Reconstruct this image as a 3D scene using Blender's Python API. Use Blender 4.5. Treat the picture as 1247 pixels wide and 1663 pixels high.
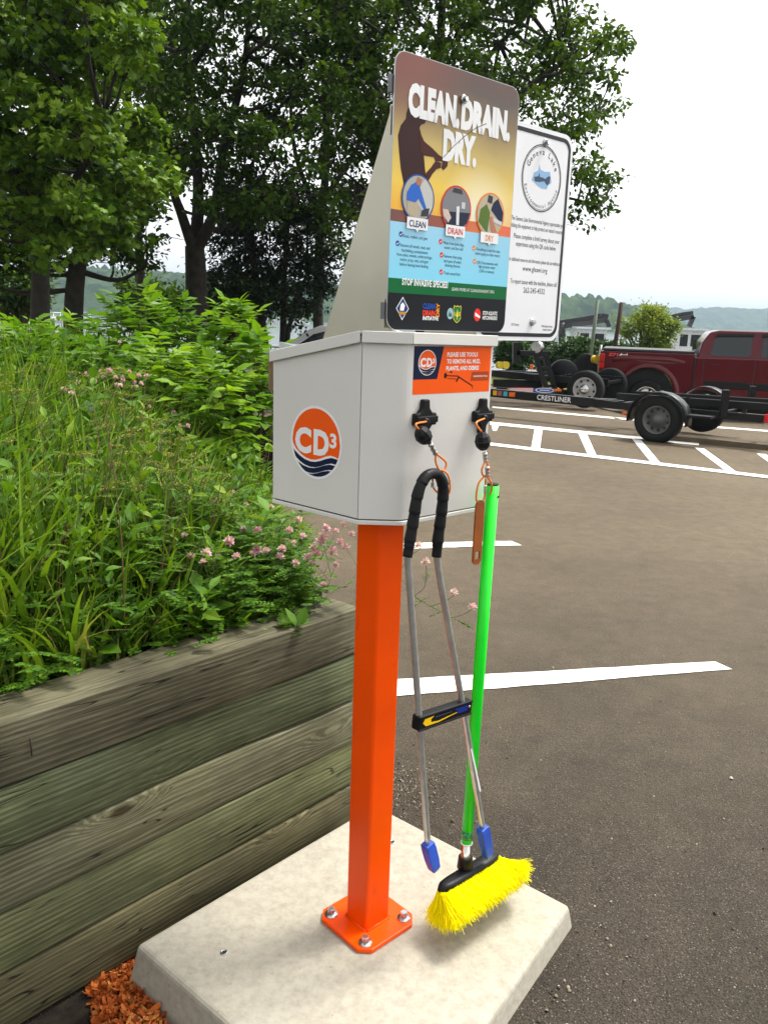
import bpy, math, random
import numpy as np
from mathutils import Vector, Matrix
for o in list(bpy.data.objects): bpy.data.objects.remove(o)
SC = bpy.context.scene
COL = SC.collection
R = math.radians
# ------------------------------------------------------------------ camera
FPX, PW, PH = 1345.0, 1247.0, 1663.0
CAMZ, HZ, ROLL = 1.56, 520.0, R(2.0)
_p = math.atan((PH/2-HZ)/FPX)
_F = np.array([0, math.cos(_p), -math.sin(_p)]); _Rx = np.array([1., 0, 0]); _U = np.cross(_Rx, _F)
CR = _Rx*math.cos(ROLL)+_U*math.sin(ROLL); CU = -_Rx*math.sin(ROLL)+_U*math.cos(ROLL); CF = _F
CC = np.array([0, 0, CAMZ])
cd = bpy.data.cameras.new('camera'); cam = bpy.data.objects.new('camera', cd); COL.objects.link(cam)
cd.sensor_fit = 'VERTICAL'; cd.sensor_height = 36; cd.sensor_width = 36*PW/PH; cd.lens = 36*FPX/PH
cd.clip_start = 0.05; cd.clip_end = 20000
m = Matrix.Identity(4)
for i in range(3):
    m[i][0] = CR[i]; m[i][1] = CU[i]; m[i][2] = -CF[i]; m[i][3] = CC[i]
cam.matrix_world = m
SC.camera = cam
# ------------------------------------------------------------------ sky, sun, exposure
SUN_EL, SUN_AZ = R(62), R(62)          # azimuth measured from +Y towards +X
w = bpy.data.worlds.new('World'); SC.world = w; w.use_nodes = True
wn = w.node_tree.nodes; wl = w.node_tree.links
bg = wn['Background']
sky = wn.new('ShaderNodeTexSky'); sky.sky_type = 'NISHITA'; sky.sun_disc = False
sky.sun_elevation = SUN_EL; sky.sun_rotation = SUN_AZ; sky.air_density = 1.0; sky.dust_density = 3.0; sky.ozone_density = 1.0
hs = wn.new('ShaderNodeHueSaturation'); hs.inputs['Saturation'].default_value = 0.07; hs.inputs['Value'].default_value = 1.0
wl.new(sky.outputs[0], hs.inputs['Color']); wl.new(hs.outputs[0], bg.inputs['Color'])
bg.inputs['Strength'].default_value = 0.15
sd = bpy.data.lights.new('sun', 'SUN'); sd.energy = 1.9; sd.angle = R(13); sd.color = (1.0, 0.96, 0.88)
sun = bpy.data.objects.new('sun', sd); COL.objects.link(sun)
sv = Vector((math.sin(SUN_AZ)*math.cos(SUN_EL), math.cos(SUN_AZ)*math.cos(SUN_EL), math.sin(SUN_EL)))
sun.rotation_euler = (-sv).to_track_quat('-Z', 'Y').to_euler()
sun.location = sv*40
SC.view_settings.view_transform = 'Standard'; SC.view_settings.look = 'None'
SC.view_settings.gamma = 1.0; SC.view_settings.exposure = 1.22
SC.view_settings.use_curve_mapping = False
# ------------------------------------------------------------------ pixel -> world helpers (layout of real positions)
def ray(x, y): return CF*FPX+CR*(x-PW/2)-CU*(y-PH/2)
def onz(x, y, z=0.0):
    d = ray(x, y); return CC+d*((z-CAMZ)/d[2])
def ondist(x, y, Y):
    d = ray(x, y); return CC+d*(Y/d[1])
def onplane(x, y, P, n):
    d = ray(x, y); return CC+d*(np.dot(np.asarray(P)-CC, n)/np.dot(d, n))
def terr(y, x=None):
    """ground height of the lot, falling gently to the lake and a little more to the right"""
    y = np.asarray(y, dtype=float)
    g = 0.5 if x is None else 0.10+0.90*np.clip((np.asarray(x, dtype=float)-4.1)/1.1, 0, 1)
    z = np.where(y < 12, 0, np.where(y < 18, -0.28*g*((y-12)/6.0), -0.28*g-0.022*(y-18)))
    if x is not None:      # the asphalt is ramped up against the right side of the slab
        sm = lambda t: np.clip(t, 0, 1)**2*(3-2*np.clip(t, 0, 1))
        z = z+0.058*sm((np.asarray(x, dtype=float)+0.15)/0.5)*sm((3.1-y)/0.8)
    return z
def gp(x, y):
    d = ray(x, y); t0 = 0.5/FPX
    z = 0.0
    for _ in range(40):
        t = (z-CAMZ)/d[2]; P = CC+d*t; z = float(terr(P[1], P[0]))
    return CC+d*((z-CAMZ)/d[2])
# ------------------------------------------------------------------ mesh builder
class MB:
    def __init__(s): s.v = []; s.f = []; s.sm = []
    def add(s, vs, fs, smooth=False):
        b = len(s.v); s.v += [tuple(float(c) for c in p) for p in vs]
        for f in fs: s.f.append(tuple(b+i for i in f)); s.sm.append(smooth)
        return s
    def box(s, c, h, M=None):
        """c centre, h half sizes, M optional 3x3"""
        M = np.eye(3) if M is None else np.asarray(M)
        vs = [np.asarray(c)+M@np.array([sx*h[0], sy*h[1], sz*h[2]]) for sx in (-1, 1) for sy in (-1, 1) for sz in (-1, 1)]
        return s.add(vs, [(0, 1, 3, 2), (4, 6, 7, 5), (0, 4, 5, 1), (2, 3, 7, 6), (0, 2, 6, 4), (1, 5, 7, 3)])
    def bb(s, x0, x1, y0, y1, z0, z1):
        return s.box(((x0+x1)/2, (y0+y1)/2, (z0+z1)/2), ((x1-x0)/2, (y1-y0)/2, (z1-z0)/2))
    def bar(s, a, b, w, h, up=(0, 0, 1)):
        a = np.asarray(a, float); b = np.asarray(b, float); x = b-a; L = np.linalg.norm(x); x = x/L
        y = np.cross(np.asarray(up, float), x); ny = np.linalg.norm(y)
        y = y/ny if ny > 1e-6 else np.array([0, 1., 0]); z = np.cross(x, y)
        return s.box((a+b)/2, (L/2, w/2, h/2), np.stack([x, y, z], 1))
    def tube(s, pts, r, n=8, caps=True, smooth=True):
        P = [np.asarray(p, float) for p in pts]; k = len(P)
        rr = r if hasattr(r, '__len__') else [r]*k
        T = [(P[min(i+1, k-1)]-P[max(i-1, 0)]) for i in range(k)]
        T = [t/(np.linalg.norm(t)+1e-12) for t in T]
        ref = np.array([0, 0, 1.]) if abs(T[0][2]) < 0.9 else np.array([1., 0, 0])
        a = np.cross(T[0], ref); a /= np.linalg.norm(a)
        vs = []
        for i in range(k):
            a = a-T[i]*np.dot(a, T[i]); a /= (np.linalg.norm(a)+1e-12); b = np.cross(T[i], a)
            for j in range(n):
                q = 2*math.pi*j/n; vs.append(P[i]+rr[i]*(math.cos(q)*a+math.sin(q)*b))
        fs = [(i*n+j, i*n+(j+1) % n, (i+1)*n+(j+1) % n, (i+1)*n+j) for i in range(k-1) for j in range(n)]
        s.add(vs, fs, smooth)
        if caps:
            b = len(s.v)-k*n
            s.f.append(tuple(b+j for j in reversed(range(n)))); s.sm.append(False)
            s.f.append(tuple(b+(k-1)*n+j for j in range(n))); s.sm.append(False)
        return s
    def lathe(s, prof, c, axis=(0, 0, 1), n=20, smooth=True, cap0=True):
        """prof [(r, h)] along axis from c"""
        ax = np.asarray(axis, float); ax /= np.linalg.norm(ax)
        ref = np.array([0, 0, 1.]) if abs(ax[2]) < 0.9 else np.array([1., 0, 0])
        a = np.cross(ax, ref); a /= np.linalg.norm(a); b = np.cross(ax, a); c = np.asarray(c, float)
        vs = [c+ax*h+r*(math.cos(2*math.pi*j/n)*a+math.sin(2*math.pi*j/n)*b) for r, h in prof for j in range(n)]
        k = len(prof)
        fs = [(i*n+j, i*n+(j+1) % n, (i+1)*n+(j+1) % n, (i+1)*n+j) for i in range(k-1) for j in range(n)]
        s.add(vs, fs, smooth)
        b0 = len(s.v)-k*n
        if cap0 and prof[0][0] > 1e-5: s.f.append(tuple(b0+j for j in reversed(range(n)))); s.sm.append(False)
        if prof[-1][0] > 1e-5: s.f.append(tuple(b0+(k-1)*n+j for j in range(n))); s.sm.append(False)
        return s
    def prism(s, poly, ext):
        """poly list of 3-D points (planar), extruded by vector ext"""
        P = [np.asarray(p, float) for p in poly]; e = np.asarray(ext, float); n = len(P)
        s.add(P+[p+e for p in P], [tuple(reversed(range(n))), tuple(range(n, 2*n))]+[(i, (i+1) % n, n+(i+1) % n, n+i) for i in range(n)])
        return s
    def sphere(s, c, r, n=10, k=6, sc=(1, 1, 1)):
        vs = []; fs = []
        for i in range(k+1):
            t = math.pi*i/k
            for j in range(n):
                q = 2*math.pi*j/n
                vs.append((c[0]+r*sc[0]*math.sin(t)*math.cos(q), c[1]+r*sc[1]*math.sin(t)*math.sin(q), c[2]+r*sc[2]*math.cos(t)))
        for i in range(k):
            for j in range(n): fs.append((i*n+j, (i+1)*n+j, (i+1)*n+(j+1) % n, i*n+(j+1) % n))
        return s.add(vs, fs, True)
    def build(s, name, mat, parent=None, bevel=0, seg=2, loc=None, fix=True):
        me = bpy.data.meshes.new(name)
        off = np.zeros(3)
        if parent is not None: off = np.array(wloc(parent))
        elif loc is not None: off = np.asarray(loc, float)
        me.from_pydata([tuple(np.array(p)-off) for p in s.v], [], s.f)
        me.polygons.foreach_set('use_smooth', s.sm)
        if fix:
            import bmesh
            bm = bmesh.new(); bm.from_mesh(me); bmesh.ops.recalc_face_normals(bm, faces=bm.faces); bm.to_mesh(me); bm.free()
        me.materials.append(mat); me.update()
        o = bpy.data.objects.new(name, me); COL.objects.link(o)
        if parent is not None: o.parent = parent
        elif loc is not None: o.location = loc
        if bevel:
            b = o.modifiers.new('bevel', 'BEVEL'); b.width = bevel; b.segments = seg; b.limit_method = 'ANGLE'; b.angle_limit = R(35)
        return o
def wloc(o):
    v = Vector((0, 0, 0))
    while o is not None: v = v+o.location; o = o.parent
    return v
def tag(o, label=None, cat=None, group=None, kind=None):
    if label: o['label'] = label
    if cat: o['category'] = cat
    if group: o['group'] = group
    if kind: o['kind'] = kind
    return o
def empty(name, loc, label=None, cat=None, group=None):
    o = bpy.data.objects.new(name, None); COL.objects.link(o); o.location = [float(c) for c in loc]
    o.empty_display_size = 0.1
    return tag(o, label, cat, group)
def copy_tree(o, parent=None):
    c = o.copy(); COL.objects.link(c); c.parent = parent
    for ch in list(o.children): copy_tree(ch, c)
    return c
def npmesh(name, V, F, mat, parent=None, var=None, smooth=False, loc=None):
    """fast mesh from numpy arrays; F is (n,3) or (n,4); var = per-vertex float"""
    me = bpy.data.meshes.new(name)
    V = np.asarray(V, dtype=np.float32); F = np.asarray(F, dtype=np.int32); k = F.shape[1]
    if parent is not None: V = V-np.array(wloc(parent), dtype=np.float32)
    elif loc is not None: V = V-np.array(loc, dtype=np.float32)
    me.vertices.add(len(V)); me.vertices.foreach_set('co', V.ravel())
    me.loops.add(F.size); me.loops.foreach_set('vertex_index', F.ravel())
    me.polygons.add(len(F)); me.polygons.foreach_set('loop_start', np.arange(0, F.size, k, dtype=np.int32))
    me.polygons.foreach_set('use_smooth', np.full(len(F), smooth))
    if var is not None:
        a = me.attributes.new('var', 'FLOAT', 'POINT'); a.data.foreach_set('value', np.asarray(var, dtype=np.float32))
    me.update(calc_edges=True); me.validate()
    me.materials.append(mat)
    o = bpy.data.objects.new(name, me); COL.objects.link(o)
    if parent is not None: o.parent = parent
    elif loc is not None: o.location = [float(c) for c in loc]
    return o
def rotmats(n, rng, up=0.0, full=True):
    """random rotation matrices (n,3,3): columns x,y,z; z leans to +Z by 'up'"""
    z = rng.normal(size=(n, 3)); z[:, 2] = z[:, 2]+up; z /= np.linalg.norm(z, axis=1)[:, None]
    a = rng.normal(size=(n, 3)); x = np.cross(a, z); x /= np.linalg.norm(x, axis=1)[:, None]
    y = np.cross(z, x)
    return np.stack([x, y, z], 2)
def scatter(tv, tf, pos, M, size):
    """template verts tv (k,3), faces tf (m,q) instanced at pos with matrices M and scalar sizes"""
    tv = np.asarray(tv, float); tf = np.asarray(tf, int); n = len(pos); k = len(tv)
    V = np.einsum('nij,kj->nki', M, tv)*np.asarray(size)[:, None, None]+pos[:, None, :]
    F = tf[None]+(np.arange(n)*k)[:, None, None]
    return V.reshape(-1, 3), F.reshape(-1, tf.shape[1])
# ------------------------------------------------------------------ materials
def newmat(name):
    m = bpy.data.materials.new(name); m.use_nodes = True
    return m, m.node_tree.nodes, m.node_tree.links, m.node_tree.nodes['Principled BSDF']
def pset(b, **k):
    names = dict(spec='Specular IOR Level', rough='Roughness', metal='Metallic', coat='Coat Weight', trans='Transmission Weight', ior='IOR', alpha='Alpha', coatr='Coat Roughness')
    for a, v in k.items(): b.inputs[names[a]].default_value = v
def mat(name, col, rough=0.5, var=0.08, scale=8.0, bump=0.0, bscale=60.0, col2=None, coords='Object', thresh=(0.35, 0.7), detail=4, **k):
    """colour with soft procedural mottling and optional bump"""
    m, N, L, b = newmat(name)
    tc = N.new('ShaderNodeTexCoord')
    nz = N.new('ShaderNodeTexNoise'); nz.inputs['Scale'].default_value = scale; nz.inputs['Detail'].default_value = detail
    L.new(tc.outputs[coords], nz.inputs['Vector'])
    rp = N.new('ShaderNodeValToRGB'); e = rp.color_ramp.elements
    c2 = col2 if col2 else tuple(max(0, c*(1-2.5*var)) for c in col)
    c1 = col if col2 else tuple(min(1, c*(1+var)) for c in col)
    e[0].position = thresh[0]; e[0].color = (*c2, 1); e[1].position = thresh[1]; e[1].color = (*c1, 1)
    L.new(nz.outputs['Fac'], rp.inputs['Fac']); L.new(rp.outputs[0], b.inputs['Base Color'])
    pset(b, rough=rough, **k)
    if bump:
        n2 = N.new('ShaderNodeTexNoise'); n2.inputs['Scale'].default_value = bscale; n2.inputs['Detail'].default_value = 5
        L.new(tc.outputs[coords], n2.inputs['Vector'])
        bp = N.new('ShaderNodeBump'); bp.inputs['Strength'].default_value = bump; bp.inputs['Distance'].default_value = 0.01
        L.new(n2.outputs['Fac'], bp.inputs['Height']); L.new(bp.outputs[0], b.inputs['Normal'])
    return m
def leafmat(name, cols, rough=0.45, transl=0.35, spec=0.35):
    """foliage: colour ramp driven by per-leaf attribute, part of the light passes through"""
    m, N, L, b = newmat(name)
    at = N.new('ShaderNodeAttribute'); at.attribute_name = 'var'
    rp = N.new('ShaderNodeValToRGB'); el = rp.color_ramp.elements
    while len(el) < len(cols): el.new(0.5)
    for i, c in enumerate(cols): el[i].position = i/(len(cols)-1); el[i].color = (*c, 1)
    L.new(at.outputs['Fac'], rp.inputs['Fac']); L.new(rp.outputs[0], b.inputs['Base Color'])
    pset(b, rough=rough, spec=spec)
    tr = N.new('ShaderNodeBsdfTranslucent')
    mx = N.new('ShaderNodeMixRGB'); mx.blend_type = 'MULTIPLY'; mx.inputs[0].default_value = 1
    mx.inputs[2].default_value = (1.25, 1.2, 0.5, 1); L.new(rp.outputs[0], mx.inputs[1]); L.new(mx.outputs[0], tr.inputs['Color'])
    ms = N.new('ShaderNodeMixShader'); ms.inputs[0].default_value = transl
    L.new(b.outputs[0], ms.inputs[1]); L.new(tr.outputs[0], ms.inputs[2])
    L.new(ms.outputs[0], N['Material Output'].inputs['Surface'])
    return m
M_ = {}
def flat(name, col, rough=0.4, **k):
    if name not in M_: M_[name] = mat(name, col, rough, var=0.02, spec=0.15, **k)
    return M_[name]
# ------------------------------------------------------------------ flat print helpers
FILM = 0.4
class Plane:
    """vertical panel frame: origin O, horizontal axis u, outward normal n"""
    def __init__(s, O, u, n): s.O = np.asarray(O, float); s.u = np.asarray(u, float); s.n = np.asarray(n, float); s.z = np.array([0, 0, 1.])
    def st(s, x, y):
        p = onplane(x, y, s.O, s.n); return np.array([(p-s.O)@s.u, p[2]])
    def P(s, a, t, d=0.0):
        return s.O+s.u*a+s.n*d+s.z*(t-s.O[2])
def poly_on(pl, pts, d, name, mt, parent, th=0.0003):
    """pts in (s,z) plane coordinates: a thin printed film d above the panel"""
    mb = MB(); mb.prism([pl.P(a, t, d*FILM) for a, t in pts], pl.n*0.0001)
    return mb.build(name, mt, parent)
def ell(cx, cy, rx, ry, n=40, a0=0, a1=2*math.pi):
    return [(cx+rx*math.cos(a0+(a1-a0)*i/n), cy+ry*math.sin(a0+(a1-a0)*i/n)) for i in range(n if abs(a1-a0-2*math.pi) < 1e-6 else n+1)]
def rrect(x0, x1, y0, y1, r, n=6):
    out = []
    for cx, cy, a in ((x1-r, y0+r, -90), (x1-r, y1-r, 0), (x0+r, y1-r, 90), (x0+r, y0+r, 180)):
        for i in range(n+1):
            q = R(a+90*i/n); out.append((cx+r*math.cos(q), cy+r*math.sin(q)))
    return out
def text_verts(s, bold=0.0, res=3):
    cu = bpy.data.curves.new('t', 'FONT'); cu.body = s; cu.size = 1; cu.resolution_u = res; cu.offset = bold; cu.fill_mode = 'FRONT'
    o = bpy.data.objects.new('t', cu); COL.objects.link(o)
    bpy.context.view_layer.update()
    me = o.to_mesh()
    V = np.array([v.co[:] for v in me.vertices]); F = [tuple(p.vertices) for p in me.polygons]
    o.to_mesh_clear(); bpy.data.objects.remove(o); bpy.data.curves.remove(cu)
    return V, F
class Print:
    """collects lettering of one colour on one panel into one mesh"""
    def __init__(s, pl, d): s.pl = pl; s.d = d*FILM; s.mb = MB()
    def put(s, text, a0, a1, t0, h, bold=0.0, res=3, skew=0.0, slope=0.0):
        """fit text between a0..a1, baseline t0, cap height h (plane metres)"""
        V, F = text_verts(text, bold, res)
        x0, x1 = V[:, 0].min(), V[:, 0].max()
        cap = 0.73
        X = a0+(V[:, 0]-x0)/(x1-x0)*(a1-a0)+skew*V[:, 1]*h
        Y = t0+V[:, 1]/cap*h+slope*(X-a0)
        s.mb.add([s.pl.P(X[i], Y[i], s.d) for i in range(len(V))], F); return s
    def arc(s, text, cx, cy, r, ang0, ang1, h, bold=0.0, inward=False):
        n = len(text)
        for i, ch in enumerate(text):
            if ch == ' ': continue
            V, F = text_verts(ch, bold, 3)
            V = V/0.73*h; V[:, 0] -= (V[:, 0].min()+V[:, 0].max())/2
            q = ang0+(ang1-ang0)*i/(n-1)
            er = np.array([math.cos(q), math.sin(q)]); et = np.array([math.sin(q), -math.cos(q)])
            if inward: er2, et2, r0 = -er, -et, r
            else: er2, et2, r0 = er, et, r
            pts = [np.array([cx, cy])+er*r0+et2*v[0]+er2*v[1] for v in V]
            s.mb.add([s.pl.P(p[0], p[1], s.d) for p in pts], F)
        return s
    def poly(s, pts): s.mb.add([s.pl.P(a, t, s.d) for a, t in pts], [tuple(range(len(pts)))]); return s
    def build(s, name, mt, parent): return s.mb.build(name, mt, parent, fix=False)
# ================================================================== ground, lot, pad
def asphalt_material():
    m, N, L, b = newmat('asphalt')
    tc = N.new('ShaderNodeTexCoord')
    def noise(sc, det=6, rough=0.6):
        n = N.new('ShaderNodeTexNoise'); n.inputs['Scale'].default_value = sc; n.inputs['Detail'].default_value = det; n.inputs['Roughness'].default_value = rough
        L.new(tc.outputs['Object'], n.inputs['Vector']); return n
    def ramp(src, stops):
        r = N.new('ShaderNodeValToRGB'); e = r.color_ramp.elements
        while len(e) < len(stops): e.new(0.5)
        for i, (p, c) in enumerate(stops): e[i].position = p; e[i].color = (*c, 1)
        L.new(src, r.inputs['Fac']); return r
    def mix(a, bb, fac, mode='MIX'):
        x = N.new('ShaderNodeMixRGB'); x.blend_type = mode
        if isinstance(fac, float): x.inputs[0].default_value = fac
        else: L.new(fac, x.inputs[0])
        for s, k in ((a, 1), (bb, 2)):
            if isinstance(s, tuple): x.inputs[k].default_value = (*s, 1)
            else: L.new(s, x.inputs[k])
        return x.outputs[0]
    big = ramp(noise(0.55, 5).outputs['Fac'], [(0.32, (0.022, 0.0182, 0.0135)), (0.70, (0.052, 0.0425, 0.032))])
    # paler tan tone further out, darker brown round the station, noisy blend along Y
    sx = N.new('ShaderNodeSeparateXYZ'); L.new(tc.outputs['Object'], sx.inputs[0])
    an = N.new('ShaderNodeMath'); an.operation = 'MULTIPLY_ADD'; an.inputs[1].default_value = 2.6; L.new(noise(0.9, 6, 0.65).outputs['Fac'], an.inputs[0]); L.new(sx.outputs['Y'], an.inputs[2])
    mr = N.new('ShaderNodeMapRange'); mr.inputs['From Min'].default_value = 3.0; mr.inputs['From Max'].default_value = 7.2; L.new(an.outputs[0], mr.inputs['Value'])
    far_tan = ramp(noise(0.35, 6).outputs['Fac'], [(0.3, (0.085, 0.067, 0.045)), (0.7, (0.142, 0.113, 0.077))])
    bigc = mix(big.outputs[0], far_tan.outputs[0], mr.outputs[0])
    mid = ramp(noise(9, 6, 0.7).outputs['Fac'], [(0.3, (0.80, 0.80, 0.80)), (0.7, (1.16, 1.15, 1.13))])
    c = mix(bigc, mid.outputs[0], 1.0, 'MULTIPLY')
    fine = ramp(noise(230, 3, 0.8).outputs['Fac'], [(0.36, (0.30, 0.30, 0.30)), (0.64, (1.75, 1.72, 1.65))])
    c = mix(c, fine.outputs[0], 1.0, 'MULTIPLY')
    vo = N.new('ShaderNodeTexVoronoi'); vo.inputs['Scale'].default_value = 140; L.new(tc.outputs['Object'], vo.inputs['Vector'])
    sp = ramp(vo.outputs['Distance'], [(0.16, (1, 1, 1)), (0.30, (0, 0, 0))])
    rnd = N.new('ShaderNodeSeparateColor'); L.new(vo.outputs['Color'], rnd.inputs[0])
    gt = N.new('ShaderNodeMath'); gt.operation = 'GREATER_THAN'; gt.inputs[1].default_value = 0.70; L.new(rnd.outputs[0], gt.inputs[0])
    ml = N.new('ShaderNodeMath'); ml.operation = 'MULTIPLY'; L.new(gt.outputs[0], ml.inputs[0]); L.new(sp.outputs[0], ml.inputs[1])
    c = mix(c, (0.17, 0.15, 0.12), ml.outputs[0])
    L.new(c, b.inputs['Base Color'])
    pset(b, rough=0.85, spec=0.22)
    v2 = N.new('ShaderNodeTexVoronoi'); v2.inputs['Scale'].default_value = 170; L.new(tc.outputs['Object'], v2.inputs['Vector'])
    n3 = noise(40, 5)
    ad = N.new('ShaderNodeMath'); ad.operation = 'ADD'; L.new(v2.outputs['Distance'], ad.inputs[0]); L.new(n3.outputs['Fac'], ad.inputs[1])
    bp = N.new('ShaderNodeBump'); bp.inputs['Strength'].default_value = 0.55; bp.inputs['Distance'].default_value = 0.006
    L.new(ad.outputs[0], bp.inputs['Height']); L.new(bp.outputs[0], b.inputs['Normal'])
    return m
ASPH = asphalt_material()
def sheet(name, xs, ys, zf, mt, lift=0.0):
    X, Y = np.meshgrid(xs, ys); Z = zf(X, Y)+lift
    V = np.stack([X, Y, Z], -1).reshape(-1, 3); nx = len(xs)
    F = [(j*nx+i, j*nx+i+1, (j+1)*nx+i+1, (j+1)*nx+i) for j in range(len(ys)-1) for i in range(nx-1)]
    return npmesh(name, V, F, mt)
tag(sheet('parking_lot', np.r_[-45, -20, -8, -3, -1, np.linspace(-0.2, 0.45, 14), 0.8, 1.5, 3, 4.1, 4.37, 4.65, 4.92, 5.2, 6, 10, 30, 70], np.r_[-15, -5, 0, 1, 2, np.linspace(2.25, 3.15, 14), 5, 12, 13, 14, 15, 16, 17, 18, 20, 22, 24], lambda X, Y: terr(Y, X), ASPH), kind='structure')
LAWN = mat('lawn', (0.16, 0.15, 0.028), 0.9, col2=(0.075, 0.10, 0.015), scale=3.0, bump=0.8, bscale=150, detail=8, spec=0.1)
def lawnz(X, Y): return np.where(Y < 38, terr(Y, X), -0.72-(Y-38)*0.18)
tag(sheet('lawn', np.linspace(-70, 90, 40), np.r_[24.0, 26, 30, 34, 38, 40, 44], lawnz, LAWN, 0.03), kind='structure')
tag(sheet('lawn', np.linspace(-45, -3.2, 20), np.linspace(7.5, 24, 14), lambda X, Y: terr(Y, X), LAWN, 0.02), kind='structure')
# painted markings, laid as thin sheets that follow the ground
def paint_material():
    m, N, L, b = newmat('line_paint')
    tc = N.new('ShaderNodeTexCoord')
    n = N.new('ShaderNodeTexNoise'); n.inputs['Scale'].default_value = 70; n.inputs['Detail'].default_value = 7; n.inputs['Roughness'].default_value = 0.75
    L.new(tc.outputs['Object'], n.inputs['Vector'])
    r = N.new('ShaderNodeValToRGB'); e = r.color_ramp.elements
    e[0].position = 0.345; e[0].color = (0.13, 0.11, 0.085, 1); e[1].position = 0.43; e[1].color = (0.80, 0.79, 0.75, 1)
    L.new(n.outputs['Fac'], r.inputs['Fac']); L.new(r.outputs[0], b.inputs['Base Color']); pset(b, rough=0.65)
    bp = N.new('ShaderNodeBump'); bp.inputs['Strength'].default_value = 0.4; bp.inputs['Distance'].default_value = 0.003
    L.new(n.outputs['Fac'], bp.inputs['Height']); L.new(bp.outputs[0], b.inputs['Normal'])
    return m
PAINT = paint_material()
def marking(quad, label, lift=0.004, rag=0.0):
    """quad: four photo pixels (near-left, near-right, far-right, far-left) on the ground"""
    P = [gp(*q) for q in quad]; n = 14; mm = 8; V = []; F = []
    rg = random.Random(int(quad[0][0]))
    for i in range(n+1):
        t = i/n
        qa = np.array(quad, float); a = gp(*(qa[0]*(1-t)+qa[1]*t)); c = gp(*(qa[3]*(1-t)+qa[2]*t))
        if rag: a = a+np.array([0, rg.uniform(-rag, rag), 0]); c = c+np.array([0, rg.uniform(-rag, rag), 0])
        for j in range(mm+1):
            q = a*(1-j/mm)+c*(j/mm); V.append((q[0], q[1], float(terr(q[1], q[0]))+lift))
    for i in range(n):
        for j in range(mm): F.append((i*(mm+1)+j, (i+1)*(mm+1)+j, (i+1)*(mm+1)+j+1, i*(mm+1)+j+1))
    o = npmesh('line_marking', V, F, PAINT); return tag(o, label, None, None, 'structure')
marking([(600, 1135), (1188, 1088), (1160, 1075), (600, 1107)], 'wide white painted line nearest the station', rag=0.004)
marking([(655, 892), (847, 886), (830, 879), (655, 883)], 'short white painted line beyond the tool handles', rag=0.006)
marking([(795, 690), (1134, 724), (1134, 719.5), (795, 685.5)], 'back edge line of the hatched strip', lift=0.008)
marking([(795, 724), (1300, 784), (1300, 779.5), (795, 719.5)], 'front edge line of the hatched strip', lift=0.008)
marking([(799, 662.5), (1100, 689.5), (1100, 687), (799, 660)], 'far white line under the trailers')
marking([(1100, 690.5), (1300, 705.5), (1300, 703), (1100, 688)], 'far white line under the pickup', lift=0.0045)
for q in ([(800, 700), (806, 700), (812, 687), (797, 687)], [(862, 729), (876, 731), (881, 696), (868, 695)], [(955, 741), (969, 742), (951, 702), (937, 701)], [(1058, 753), (1074, 755), (1038, 712), (1023, 710)],
          [(1180, 767), (1198, 769), (1143, 729), (1127, 727)], [(1290, 782), (1306, 784), (1243, 738), (1228, 737)]):
    marking(q, 'slanted white bar of the hatched strip')
# a raised asphalt lip at the back of the hatched strip, on the right
kp = [gp(1060, 714), gp(1160, 723), gp(1330, 740)]
k = MB()
for a, c in zip(kp[:-1], kp[1:]):
    k.bar(a+np.array([0, 0.12, 0.03]), c+np.array([0, 0.12, 0.03]), 0.2, 0.09)
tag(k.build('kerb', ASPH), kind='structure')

def concrete_material():
    m, N, L, b = newmat('concrete')
    tc = N.new('ShaderNodeTexCoord')
    def noise(sc, det=5, rough=0.55):
        n = N.new('ShaderNodeTexNoise'); n.inputs['Scale'].default_value = sc; n.inputs['Detail'].default_value = det; n.inputs['Roughness'].default_value = rough
        L.new(tc.outputs['Object'], n.inputs['Vector']); return n
    r = N.new('ShaderNodeValToRGB'); e = r.color_ramp.elements; e.new(0.5)
    for i, (p, c) in enumerate([(0.20, (0.25, 0.22, 0.165)), (0.33, (0.36, 0.33, 0.265)), (0.62, (0.385, 0.358, 0.295))]): e[i].position = p; e[i].color = (*c, 1)
    L.new(noise(5.5, 8, 0.62).outputs['Fac'], r.inputs['Fac'])
    r2 = N.new('ShaderNodeValToRGB'); e = r2.color_ramp.elements
    e[0].position = 0.25; e[0].color = (0.75, 0.74, 0.72, 1); e[1].position = 0.6; e[1].color = (1.04, 1.04, 1.03, 1)
    L.new(noise(45, 6, 0.7).outputs['Fac'], r2.inputs['Fac'])
    mx = N.new('ShaderNodeMixRGB'); mx.blend_type = 'MULTIPLY'; mx.inputs[0].default_value = 1; L.new(r.outputs[0], mx.inputs[1]); L.new(r2.outputs[0], mx.inputs[2])
    vo = N.new('ShaderNodeTexVoronoi'); vo.inputs['Scale'].default_value = 22; L.new(tc.outputs['Object'], vo.inputs['Vector'])
    r3 = N.new('ShaderNodeValToRGB'); e = r3.color_ramp.elements; e[0].position = 0.03; e[0].color = (0.35, 0.33, 0.3, 1); e[1].position = 0.075; e[1].color = (1, 1, 1, 1)
    L.new(vo.outputs['Distance'], r3.inputs['Fac'])
    m2 = N.new('ShaderNodeMixRGB'); m2.blend_type = 'MULTIPLY'; m2.inputs[0].default_value = 0.5; L.new(mx.outputs[0], m2.inputs[1]); L.new(r3.outputs[0], m2.inputs[2])
    L.new(m2.outputs[0], b.inputs['Base Color']); pset(b, rough=0.85, spec=0.25)
    bp = N.new('ShaderNodeBump'); bp.inputs['Strength'].default_value = 0.35; bp.inputs['Distance'].default_value = 0.003
    L.new(noise(90, 7, 0.7).outputs['Fac'], bp.inputs['Height']); L.new(bp.outputs[0], b.inputs['Normal'])
    return m
CONC = concrete_material()
PZ = 0.12
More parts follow.
